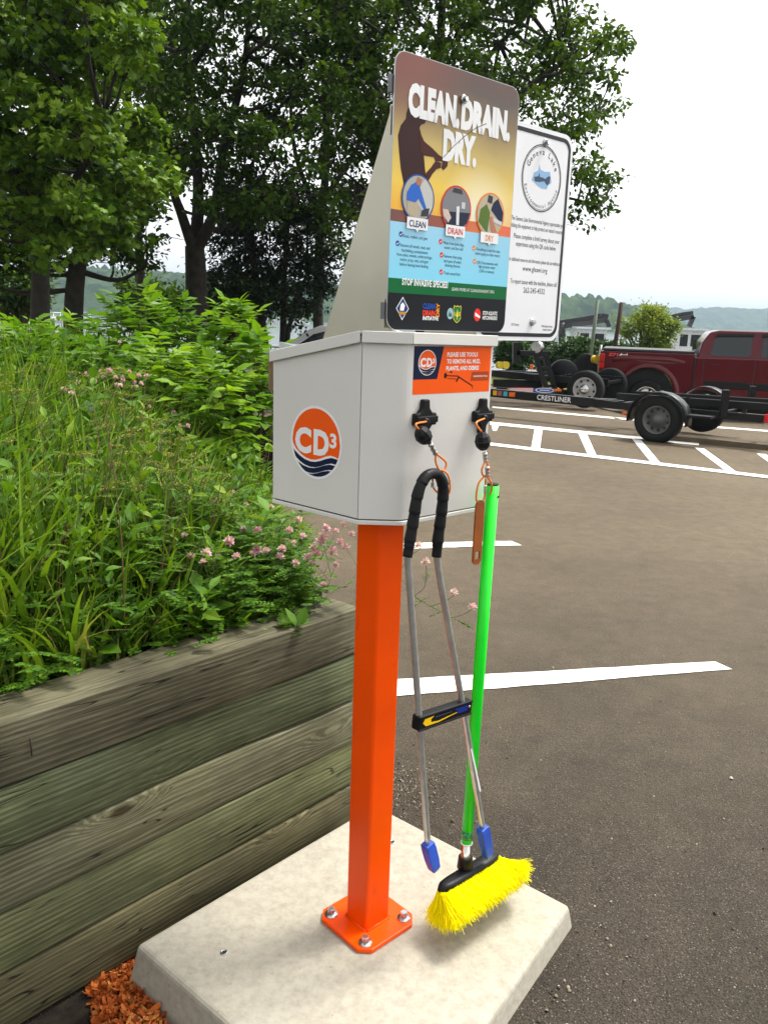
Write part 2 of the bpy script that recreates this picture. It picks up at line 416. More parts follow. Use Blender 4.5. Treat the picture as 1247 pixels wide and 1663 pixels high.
qL, qB, qR, qF = [np.array(p) for p in ((-0.542, 1.654), (0.003, 2.262), (0.509, 1.84), (0.047, 1.156))]
pc2 = (qL+qB+qR+qF)/4
pad = empty('concrete_pad', (pc2[0], pc2[1], 0), 'pale concrete base slab with sloping sides under the orange post', 'slab')
top = [np.array([*q, PZ]) for q in (qL, qF, qR, qB)]
def grow(q, d):
    v = q-pc2; return np.array([*(q+v/np.linalg.norm(v)*d), 0])
bot = [grow(q, 0.034)+np.array([0, 0, -0.02]) for q in (qL, qF, qR, qB)]
mb = MB(); mb.add(top+bot, [(0, 1, 2, 3), (4, 7, 6, 5)]+[(i, 4+i, 4+(i+1) % 4, (i+1) % 4) for i in range(4)])
mb.build('slab_body', CONC, pad, bevel=0.012, seg=3)
STEEL = mat('zinc_steel', (0.62, 0.62, 0.63), 0.28, var=0.1, scale=90, metal=1.0)
DARK = mat('dark_gap', (0.02, 0.02, 0.02), 0.7)
for q in ((364, 1547), (637, 1368)):
    c = onz(*q, z=PZ); s_ = MB(); s_.lathe([(0.0085, 0.0), (0.0085, 0.0022), (0.006, 0.0022), (0.006, 0.001)], c, n=16)
    o = s_.build('lifting_insert', STEEL, pad); h = MB(); h.lathe([(0.0056, 0.0), (0.0056, 0.0013)], c, n=12); h.build('hole', DARK, o)

# ================================================================== tool station
ORANGE = mat('orange_paint', (0.93, 0.078, 0.0), 0.33, var=0.03, scale=5, bump=0.05, bscale=220, spec=0.22)
def worn(m, col, lo, hi, sc, stretch=(1, 1, 0.25)):
    """add scuffs of another colour where a stretched noise peaks"""
    N = m.node_tree.nodes; L = m.node_tree.links; b = N['Principled BSDF']; src = b.inputs['Base Color'].links[0].from_socket
    tc = N.new('ShaderNodeTexCoord'); mp = N.new('ShaderNodeMapping'); mp.inputs['Scale'].default_value = stretch; L.new(tc.outputs['Object'], mp.inputs['Vector'])
    n = N.new('ShaderNodeTexNoise'); n.inputs['Scale'].default_value = sc; n.inputs['Detail'].default_value = 9; n.inputs['Roughness'].default_value = 0.72; L.new(mp.outputs[0], n.inputs['Vector'])
    r = N.new('ShaderNodeValToRGB'); e = r.color_ramp.elements; e[0].position = lo; e[0].color = (0, 0, 0, 1); e[1].position = hi; e[1].color = (1, 1, 1, 1); L.new(n.outputs['Fac'], r.inputs['Fac'])
    mx = N.new('ShaderNodeMixRGB'); L.new(r.outputs[0], mx.inputs[0]); L.new(src, mx.inputs[1]); mx.inputs[2].default_value = (*col, 1); L.new(mx.outputs[0], b.inputs['Base Color'])
worn(ORANGE, (0.40, 0.05, 0.01), 0.60, 0.72, 16)
BOXW = mat('powder_coat', (0.68, 0.665, 0.62), 0.42, var=0.03, scale=2.2, bump=0.10, bscale=420, spec=0.4)
BLACK = mat('black_plastic', (0.008, 0.008, 0.009), 0.42, var=0.1, scale=40, bump=0.05, bscale=120, spec=0.22)
BLACKR = mat('black_rubber', (0.010, 0.010, 0.011), 0.5, var=0.1, scale=40, bump=0.08, bscale=150, spec=0.2)
GALV = mat('brushed_aluminium', (0.50, 0.47, 0.37), 0.38, var=0.10, scale=2.2, metal=0.75, bump=0.03, bscale=300)
PCX, PCY = -0.006, 1.759
ST = empty('tool_station', (PCX, PCY, PZ), 'grey steel cabinet on an orange post with two printed signs above it', 'kiosk')
a0 = R(43.5); pu = np.array([math.cos(a0), math.sin(a0), 0]); pv = np.array([-math.sin(a0), math.cos(a0), 0]); zz = np.array([0, 0, 1.])
PC = np.array([PCX, PCY, 0])
def oct_plate(h, clip, z0, z1):
    pts = []
    for (sx, sy) in ((-1, -1), (1, -1), (1, 1), (-1, 1)):
        c = [(sx*h, sy*(h-clip)), (sx*(h-clip), sy*h)]
        if sx*sy > 0: c = c
        else: c = c[::-1]
        pts += c
    return [PC+pu*x+pv*y+zz*z0 for x, y in pts]
mb = MB(); mb.prism(oct_plate(0.090, 0.024, PZ+0.001, 0), zz*0.011); plate = mb.build('base_plate', ORANGE, ST, bevel=0.002)
mb = MB(); mb.prism(oct_plate(0.0375, 0.004, PZ+0.012, 0), zz*1.06); post = mb.build('post', ORANGE, ST, bevel=0.003, seg=3)
mb = MB(); w8 = MB()
for s in range(4):
    q = a0+s*math.pi/2; e1 = np.array([math.cos(q), math.sin(q), 0]); e2 = np.array([-math.sin(q), math.cos(q), 0])
    w8.tube([PC+e1*0.0385-e2*0.036+zz*(PZ+0.0125), PC+e1*0.0385+e2*0.036+zz*(PZ+0.0125)], 0.0035, 6)
w8.build('weld_bead', ORANGE, ST)
for sx, sy in ((-1, -1), (1, -1), (-1, 1), (1, 1)):
    c = PC+pu*sx*0.063+pv*sy*0.063+zz*(PZ+0.012)
    b_ = MB(); b_.lathe([(0.0085, 0.0022), (0.0085, 0.0085), (0.0095, 0.0085), (0.0095, 0.016), (0.008, 0.018)], c, n=6, smooth=False)
    o = b_.build('anchor_bolt', STEEL, ST)
    b_ = MB(); b_.lathe([(0.0165, 0.0), (0.0165, 0.0022), (0.006, 0.0024)], c, n=22); b_.build('washer', STEEL, o)
# cabinet, from its measured footprint
ZB = 1.15
A, B, C, D = [onz(*p, z=ZB) for p in ((443, 816), (580, 851), (652, 853), (784, 828))]
uA = (B-A)/np.linalg.norm(B-A); nA = np.array([uA[1], -uA[0], 0])
uC = (C-B)/np.linalg.norm(C-B); nC = np.array([uC[1], -uC[0], 0])
uF = (D-C)/np.linalg.norm(D-C); nF = np.array([uF[1], -uF[0], 0])
E_ = D+(-uA)*np.linalg.norm(A-B)*1.18
FOOT = [A, B, C, D, E_]
cen = sum(FOOT)/5
ZT = {0: 1.484, 1: 1.537, 2: 1.537, 3: 1.534, 4: 1.476}
def offp(P, d):
    v = P-cen; v[2] = 0; return P+v/np.linalg.norm(v)*d
def zs(P, z): q = np.array(P); q[2] = z; return q
core = MB(); fo = [offp(P, -0.006) for P in FOOT]
core.add([zs(P, ZB+0.004) for P in fo]+[zs(P, ZT[i]-0.004) for i, P in enumerate(fo)], [(4, 3, 2, 1, 0), (5, 6, 7, 8, 9)]+[(i, (i+1) % 5, 5+(i+1) % 5, 5+i) for i in range(5)])
core.build('inner_case', DARK, ST)
def panel(name, i, j, n, g0, g1, mt=BOXW):
    P, Q = FOOT[i], FOOT[j]; u = (Q-P)/np.linalg.norm(Q-P)
    P2, Q2 = P+u*g0, Q-u*g1
    k = MB(); th = n*0.003
    tl = 0.024
    k.add([zs(P2, ZB+0.011)-th*1.0, zs(Q2, ZB+0.011)-th, zs(Q2, ZT[j]-0.008)-th, zs(P2, ZT[i]-0.008)-th,
           zs(P2, ZB+0.011), zs(Q2, ZB+0.011), zs(Q2, ZT[j]-0.008), zs(P2, ZT[i]-0.008)], [(3, 2, 1, 0), (4, 5, 6, 7), (0, 1, 5, 4), (1, 2, 6, 5), (2, 3, 7, 6), (3, 0, 4, 7)])
    return k.build(name, mt, ST, bevel=0.0012)
panel('side_panel', 0, 1, nA, 0.0, 0.0014)
# corner and front are one bent sheet
k = MB(); r_in = 0.012
bend = [B+uC*0.0012, C-uC*r_in, C-uC*r_in*0.35+nC*0+(uF*0.0), C+uF*r_in*0.35, C+uF*r_in, D]
bend = [bend[0], bend[1], (C-uC*r_in*0.42)*0.62+(C+uF*r_in*0.42)*0.38-(nC+nF)*0.0004, (C-uC*r_in*0.42)*0.38+(C+uF*r_in*0.42)*0.62-(nC+nF)*0.0004, bend[4], bend[5]]
nn = [nC, nC, (nC*0.65+nF*0.35), (nC*0.35+nF*0.65), nF, nF]
for s in range(5):
    a, c = bend[s], bend[s+1]; na, nc = nn[s]*0.003, nn[s+1]*0.003
    zt = 1.529
    k.add([zs(a, ZB+0.011), zs(c, ZB+0.011), zs(c, zt), zs(a, zt), zs(a-na, ZB+0.011), zs(c-nc, ZB+0.011), zs(c-nc, zt), zs(a-na, zt)],
          [(0, 1, 2, 3), (7, 6, 5, 4), (0, 4, 5, 1), (3, 2, 6, 7)]+([(0, 3, 7, 4)] if s == 0 else [])+([(1, 5, 6, 2)] if s == 4 else []), True)
fp = k.build('front_panel', BOXW, ST, fix=False)
me = fp.data
em = fp.modifiers.new('w', 'WELD'); em.merge_threshold = 0.0001
sp_ = fp.modifiers.new('e', 'EDGE_SPLIT'); sp_.split_angle = R(40)
panel('side_panel', 3, 4, np.array([0.75, 0.66, 0]), 0.0014, 0.0014)
panel('back_panel', 4, 0, np.array([-0.66, 0.75, 0]), 0.0014, 0.0014)
k = MB(); fo = [offp(P, 0.0015) for P in FOOT]
k.prism([zs(P, ZB-0.001) for P in fo], zz*0.009); k.build('bottom_tray', BOXW, ST, bevel=0.0015)
# lid: sloped sheet with folded lips
lid_o = [offp(P, 0.007) for P in FOOT]
k = MB(); k.add([zs(P, ZT[i]-0.003) for i, P in enumerate(lid_o)]+[zs(P, ZT[i]+0.0005) for i, P in enumerate(lid_o)],
                [(4, 3, 2, 1, 0), (5, 6, 7, 8, 9)]+[(i, (i+1) % 5, 5+(i+1) % 5, 5+i) for i in range(5)])
lid = k.build('lid', BOXW, ST)
def lip(i, j, g0, g1):
    P, Q = lid_o[i], lid_o[j]; u = (Q-P)/np.linalg.norm(Q-P); n = np.array([u[1], -u[0], 0])
    P, Q = P+u*g0, Q-u*g1; k = MB(); h = 0.021; o_ = n*0.0035
    zi, zj = ZT[i], ZT[j]
    k.add([zs(P, zi-h), zs(Q, zj-h), zs(Q, zj+0.0018), zs(P, zi+0.0018), zs(P+o_, zi-h), zs(Q+o_, zj-h), zs(Q+o_, zj+0.0018), zs(P+o_, zi+0.0018)],
          [(3, 2, 1, 0), (4, 5, 6, 7), (0, 1, 5, 4), (1, 2, 6, 5), (2, 3, 7, 6), (3, 0, 4, 7)])
    k.build('folded_lip', BOXW, lid, bevel=0.0014, seg=3)
lip(0, 1, 0.0, 0.0016); lip(1, 2, 0.0014, -0.0045); lip(2, 3, 0.006, -0.001); lip(3, 4, 0.001, 0.001); lip(4, 0, 0.001, 0.001)
# galvanised plate and board edge behind the lid
gq = [ondist(455, 560, 1.86), ondist(456, 574, 1.86), ondist(494, 568, 1.80)]
k = MB(); k.prism([A+np.array([0.010, 0.012, 0.335]), A+np.array([0.070, -0.040, 0.345]), A+np.array([0.055, -0.02, 0.352]), A+np.array([0.012, 0.012, 0.356])], np.array([0.003, 0.004, 0.0])); k.build('rear_flange', mat('pale_galvanised', (0.45, 0.50, 0.46), 0.35, metal=0.6), ST)
k = MB(); k.bb(A[0]-0.012, A[0]-0.002, A[1]+0.012, A[1]+0.05, 1.40, 1.486); k.build('mounting_board', mat('brown_board', (0.24, 0.16, 0.085), 0.8, scale=30), ST)

# ------------------------------------------------------------------ printed marks
WHITE = flat('print_white', (0.83, 0.83, 0.82), 0.35); NAVY = flat('print_navy', (0.008, 0.014, 0.045), 0.35)
ORP = flat('print_orange', (0.90, 0.105, 0.006), 0.35); INK = flat('print_ink', (0.012, 0.012, 0.012), 0.4)
def band(pl, cx, cy, r, ft, fb, d, name, mt, parent, n=48):
    """film between curves ft and fb (unit-circle coordinates) clipped to radius r"""
    k = MB(); prev = None; vs = []; fs = []
    for i in range(n+1):
        x = -0.999+1.998*i/n; c = math.sqrt(max(0, 1-x*x))
        t = max(-c, min(c, ft(x))); b = max(-c, min(c, fb(x)))
        vs += [pl.P(cx+x*r, cy+b*r, d*FILM), pl.P(cx+x*r, cy+max(b, t)*r, d*FILM)]
    for i in range(n): fs.append((2*i, 2*i+2, 2*i+3, 2*i+1))
    k.add(vs, fs); return k.build(name, mt, parent, fix=False)
def logo(pl, cx, cy, r, parent, d0, rim=0.07):
    WX = [-1.1, -1.0, -0.85, -0.62, -0.42, -0.2, 0.0, 0.2, 0.42, 0.62, 0.82, 1.0, 1.2]; WY = [0.02, -0.12, -0.30, -0.44, -0.52, -0.555, -0.54, -0.48, -0.39, -0.335, -0.35, -0.43, -0.5]
    wave = lambda x: float(np.interp(x, WX, WY))
    base = poly_on(pl, ell(cx, cy, r, r), d0, 'logo_disc', WHITE, parent, 0.0004)
    ri = r*(1-rim)
    band(pl, cx, cy, ri, lambda x: 2, lambda x: wave(x)+0.035, d0+0.0007, 'orange_field', ORP, base)
    for i, (a, b) in enumerate(((-0.025, -0.19), (-0.245, -0.40), (-0.455, -2))):
        f = lambda x, a=a: wave(x*0.93+0.06*i)*(1-0.05*i)+a
        g = lambda x, b=b: (wave(x*0.93+0.06*i)*(1-0.05*i)+b)
        band(pl, cx, cy, ri, f, g, d0+0.0007, 'wave_stripe', NAVY, base)
    p = Print(pl, d0+0.0014)
    p.put('C', cx-0.82*r, cx-0.17*r, cy-0.29*r, 0.66*r, bold=0.05); p.put('D', cx-0.08*r, cx+0.52*r, cy-0.29*r, 0.66*r, bold=0.05); p.put('3', cx+0.55*r, cx+0.80*r, cy-0.05*r, 0.38*r, bold=0.035)
    p.build('lettering', WHITE, base)
    return base
plA = Plane(A, uA, nA)
c0 = plA.st(513, 719); rt = plA.st(513, 659)
logo(plA, c0[0], c0[1], (rt[1]-c0[1])*1.0, ST, 0.0006)
plF = Plane(C, uF, nF)
def st7(x, y): return plF.st(640+x/6.93, 540+y/6.93)
s0, s1 = 0.0150, min(0.2485, float(np.linalg.norm(D-C))-0.006)
sB, sT = 1.4165, 1.512
lab = poly_on(plF, [(s0, sB), (s1, sB), (s1, sT), (s0, sT)], 0.0005, 'instruction_label', ORP, ST, 0.0003)
W7 = s1-s0
def lx(f): return s0+W7*f
poly_on(plF, [(lx(0), sT-0.0655), (lx(0.295), sT-0.0655), (lx(0.365), sT), (lx(0), sT)], 0.0011, 'navy_corner', NAVY, lab)
logo(plF, lx(0.165), sT-0.0325, 0.0255, lab, 0.0017, rim=0.06)
p = Print(plF, 0.0012)
p.put('PLEASE USE TOOLS', lx(0.41), lx(0.815), sT-0.0205, 0.0088, bold=0.03)
p.put('TO REMOVE ALL MUD,', lx(0.41), lx(0.855), sT-0.0345, 0.0088, bold=0.03)
p.put('PLANTS, AND DEBRIS', lx(0.405), lx(0.84), sT-0.0485, 0.0088, bold=0.03)
p.build('lettering', WHITE, lab)
poly_on(plF, [(lx(0.735), sB+0.024), (lx(0.985), sB+0.024), (lx(0.985), sB+0.043), (lx(0.75), sB+0.043)], 0.0010, 'brown_corner', flat('print_rust', (0.42, 0.055, 0.008), 0.35), lab)
p = Print(plF, 0.0016); p.put('PLEASE RETURN TOOLS', lx(0.77), lx(0.965), sB+0.0318, 0.0036, bold=0.02, res=2); p.build('lettering', WHITE, lab)
p = Print(plF, 0.0013)
def seg(p, a, b, w):
    a = np.array(a); b = np.array(b); t = (b-a)/np.linalg.norm(b-a); q = np.array([-t[1], t[0]])*w/2
    p.poly([a-q, b-q, b+q, a+q])
def lp(fx, fz): return (lx(fx), sT-0.0955*fz)
seg(p, lp(0.41, 0.62), lp(0.55, 0.635), 0.0022); seg(p, lp(0.55, 0.628), lp(0.765, 0.86), 0.0026); seg(p, lp(0.575, 0.66), lp(0.545, 0.76), 0.0042)
seg(p, lp(0.425, 0.68), lp(0.55, 0.70), 0.0012); seg(p, lp(0.45, 0.545), lp(0.475, 0.545), 0.002)
p.poly([lp(0.47, 0.515), lp(0.485, 0.548), lp(0.47, 0.58)]) if False else p.poly([lp(0.47, 0.58), lp(0.49, 0.548), lp(0.47, 0.515)])
p.poly(ell(*lp(0.40, 0.62), 0.0045, 0.0058, 20))
ring = [(np.array(lp(0.787, 0.885))+np.array([math.cos(q), math.sin(q)])*0.0046) for q in np.linspace(2.6, -2.6+2*math.pi*0+7.0-0.4, 14)]
for i in range(len(ring)-1): seg(p, ring[i], ring[i+1], 0.0016)
p.build('tool_pictogram', INK, lab)
# cross-shaped tether brackets
def bracket(sx, tz, sc=1.0):
    w, h, a, l = 0.030*sc, 0.0125*sc, 0.0088*sc, 0.040*sc
    pts = []
    q = [(-w, -h), (-w*0.62, -h), (-a*1.15, -h*1.8), (-a, -l), (a, -l), (a*1.15, -h*1.8), (w*0.62, -h), (w, -h), (w, h), (w*0.62, h), (a*1.15, h*1.8), (a, l), (-a, l), (-a*1.15, h*1.8), (-w*0.62, h), (-w, h)]
    k = MB(); k.prism([plF.P(sx+x, tz+y, 0.0004) for x, y in q], nF*0.013)
    o = k.build('tether_bracket', BLACK, ST, bevel=0.003, seg=2)
    k = MB(); k.prism([plF.P(sx+x, tz+y, 0.0125) for x, y in [(-w*0.98, -h*0.55), (w*0.98, -h*0.55), (w*0.98, h*0.55), (-w*0.98, h*0.55)]], nF*0.006); k.build('cable_guide', BLACK, o, bevel=0.002)
    k = MB(); k.lathe([(0.007, 0.0), (0.006, 0.011), (0.0035, 0.012)], plF.P(sx-w*0.25, tz-h*0.2, 0.013), nF, n=14); k.build('cable_outlet', BLACK, o)
kb = [plF.st(685, 680), plF.st(779, 675)]
bracket(kb[0][0], kb[0][1]); bracket(kb[1][0], kb[1][1], 0.95)

# ------------------------------------------------------------------ signs over the cabinet
SO = C-nF*0.035
plS = Plane(SO, uF, nF)
PS0, PS1, PZ0, PZ1 = float(plS.st(627, 533)[0]), float(plS.st(822, 546)[0]+plS.st(838, 170)[0])/2, 1.5415, 2.044
PSM = (PS0+PS1)/2
k = MB(); k.prism([plS.P(a, t, -0.0025) for a, t in rrect(PS0, PS1, PZ0, PZ1, 0.026)], nF*0.0025)
SIGNB = mat('sign_sheet', (0.42, 0.43, 0.43), 0.35, metal=0.7, scale=3)
poster = k.build('poster_sign', SIGNB, ST); poster['label'] = 'sunset poster sign with angler silhouette'
def grad_mat(name, stops, axis='Z', glow=None):
    m, N, L, b = newmat(name)
    tc = N.new('ShaderNodeTexCoord'); sp = N.new('ShaderNodeSeparateXYZ'); L.new(tc.outputs['Generated'], sp.inputs[0])
    nz = N.new('ShaderNodeTexNoise'); nz.inputs['Scale'].default_value = 2.6; nz.inputs['Detail'].default_value = 3; L.new(tc.outputs['Generated'], nz.inputs['Vector'])
    ad = N.new('ShaderNodeMath'); ad.operation = 'MULTIPLY_ADD'; ad.inputs[1].default_value = 0.16; L.new(nz.outputs['Fac'], ad.inputs[0]); L.new(sp.outputs[axis], ad.inputs[2])
    sb = N.new('ShaderNodeMath'); sb.operation = 'SUBTRACT'; sb.inputs[1].default_value = 0.08; L.new(ad.outputs[0], sb.inputs[0])
    r = N.new('ShaderNodeValToRGB'); e = r.color_ramp.elements
    while len(e) < len(stops): e.new(0.5)
    for i, (q, c) in enumerate(stops): e[i].position = q; e[i].color = (*c, 1)
    L.new(sb.outputs[0], r.inputs['Fac']); out = r.outputs[0]
    if glow:
        d = N.new('ShaderNodeVectorMath'); d.operation = 'DISTANCE'; mp = N.new('ShaderNodeMapping')
        mp.inputs['Scale'].default_value = (1, 0, 1); L.new(tc.outputs['Generated'], mp.inputs['Vector']); L.new(mp.outputs[0], d.inputs[0]); d.inputs[1].default_value = glow[0]
        g = N.new('ShaderNodeValToRGB'); ge = g.color_ramp.elements; ge[0].position = 0.0; ge[0].color = (1, 1, 1, 1); ge[1].position = glow[1]; ge[1].color = (0, 0, 0, 1)
        L.new(d.outputs['Value'], g.inputs['Fac'])
        mx = N.new('ShaderNodeMixRGB'); L.new(g.outputs[0], mx.inputs[0]); L.new(out, mx.inputs[1]); mx.inputs[2].default_value = (0.84, 0.83, 0.62, 1); out = mx.outputs[0]
        # a rusty cloud in the upper left corner
        d2 = N.new('ShaderNodeVectorMath'); d2.operation = 'DISTANCE'; L.new(mp.outputs[0], d2.inputs[0]); d2.inputs[1].default_value = (0.1, 0, 0.95)
        g2 = N.new('ShaderNodeValToRGB'); ge = g2.color_ramp.elements; ge[0].position = 0.1; ge[0].color = (0.75, 0.75, 0.75, 1); ge[1].position = 0.5; ge[1].color = (0, 0, 0, 1); L.new(d2.outputs['Value'], g2.inputs['Fac'])
        m2 = N.new('ShaderNodeMixRGB'); L.new(g2.outputs[0], m2.inputs[0]); L.new(out, m2.inputs[1]); m2.inputs[2].default_value = (0.22, 0.055, 0.03, 1); out = m2.outputs[0]
    L.new(out, b.inputs['Base Color']); pset(b, rough=0.4)
    return m
def t_at(x, y): return plS.st(x, y)[1]
H_ = PZ1-PZ0
zGreen0, zGreen1, zBlue1, zHor1 = PZ0+0.142*H_, PZ0+0.197*H_, PZ0+0.405*H_, PZ0+0.448*H_
def clipcorner(z0, z1, bottom=False, top_=False):
    full = rrect(PS0+0.0012, PS1-0.0012, PZ0+0.0012, PZ1-0.0012, 0.025)
    if bottom: return [(a, t) for a, t in full if t < PZ0+0.05][0:0] or ([(PS0+0.0012, z1)]+[(a, t) for a, t in rrect(PS0+0.0012, PS1-0.0012, PZ0+0.0012, PZ1, 0.025) if t < PZ0+0.03 and a < PSM][::1]+[(a, t) for a, t in rrect(PS0+0.0012, PS1-0.0012, PZ0+0.0012, PZ1, 0.025) if t < PZ0+0.03 and a > PSM]+[(PS1-0.0012, z1)])
    if top_: return [(PS0+0.0012, z0), (PS1-0.0012, z0)]+[(a, t) for a, t in full if t > PZ1-0.03 and a > PSM]+[(a, t) for a, t in full if t > PZ1-0.03 and a <= PSM]
    return [(PS0+0.0012, z0), (PS1-0.0012, z0), (PS1-0.0012, z1), (PS0+0.0012, z1)]
BLK = flat('print_black', (0.010, 0.011, 0.014), 0.35)
poly_on(plS, clipcorner(PZ0, zGreen0, bottom=True), 0.0004, 'black_footer', BLK, poster)
poly_on(plS, clipcorner(zGreen0, zGreen1), 0.0004, 'green_band', flat('print_green', (0.004, 0.125, 0.035), 0.35), poster)
poly_on(plS, clipcorner(zGreen1, zBlue1), 0.0004, 'blue_field', grad_mat('print_blue', [(0, (0.20, 0.62, 0.80)), (1, (0.30, 0.60, 0.78))]), poster)
hor = poly_on(plS, clipcorner(zBlue1, zHor1), 0.0004, 'horizon_strip', grad_mat('print_horizon', [(0, (0.14, 0.045, 0.03)), (0.4, (0.30, 0.06, 0.025)), (0.75, (0.80, 0.18, 0.03)), (1, (0.72, 0.11, 0.04))], 'X'), poster)
poly_on(plS, clipcorner(zHor1, PZ1, top_=True), 0.0004, 'sunset_sky', grad_mat('print_sunset', [(0.02, (0.80, 0.40, 0.02)), (0.2, (0.78, 0.53, 0.05)), (0.45, (0.52, 0.38, 0.10)), (0.68, (0.21, 0.14, 0.055)), (0.86, (0.085, 0.055, 0.038)), (1.0, (0.10, 0.042, 0.03))], 'Z', ((0.72, 0, 0.06), 0.36)), poster)
def s2(x, y): return tuple(plS.st(620+x/5.42, 80+y/5.42))
SIL = flat('print_silhouette', (0.040, 0.014, 0.012), 0.4)
body = [(215, 560), (230, 515), (265, 500), (310, 515), (340, 540), (385, 575), (390, 625), (375, 655), (345, 665), (330, 690), (345, 750), (360, 880), (370, 960), (378, 1050), (390, 1140), (385, 1240), (300, 1330), (180, 1330), (190, 1180), (165, 1050), (150, 900), (140, 760), (165, 670), (210, 610)]
fig = poly_on(plS, [s2(*q) for q in body][::-1], 0.0010, 'angler_silhouette', SIL, poster)
arm = [(330, 720), (370, 810), (440, 870), (500, 930), (545, 960), (580, 980), (575, 1030), (540, 1065), (520, 1045), (530, 990), (470, 985), (455, 950), (370, 935), (335, 900)]
poly_on(plS, [s2(*q) for q in arm][::-1], 0.0016, 'raised_arm', flat('print_arm', (0.065, 0.018, 0.012), 0.4), fig)
fore = [(470, 985), (520, 1000), (515, 1045), (480, 1055), (440, 1100), (400, 1170), (386, 1150), (385, 1090), (430, 1040)]
poly_on(plS, [s2(*q) for q in fore][::-1], 0.0022, 'lower_arm', flat('print_arm', (0.10, 0.03, 0.02), 0.4), fig)
p = Print(plS, 0.0036)
rod = [s2(*q) for q in ((535, 955), (620, 860), (720, 770), (820, 695), (915, 655))]
for a, b in zip(rod[:-1], rod[1:]): seg(p, a, b, 0.0012)
p.build('fishing_rod', SIL, fig)
a, b = plS.st(662, 173), plS.st(826, 235); hC = t_at(664, 124)-t_at(662, 173)
p = Print(plS, 0.0028)
base = (a[1]+b[1])/2
p.put('CLEAN.', a[0], a[0]+(b[0]-a[0])*0.475, base, hC*1.0, bold=0.07); p.put('DRAIN.', a[0]+(b[0]-a[0])*0.49, b[0], base, hC*1.0, bold=0.07)
a, b = plS.st(718, 254), plS.st(772, 270)
p.put('DRY.', a[0], b[0], (a[1]+b[1])/2, hC*1.0, bold=0.07)
p.build('headline', WHITE, poster)
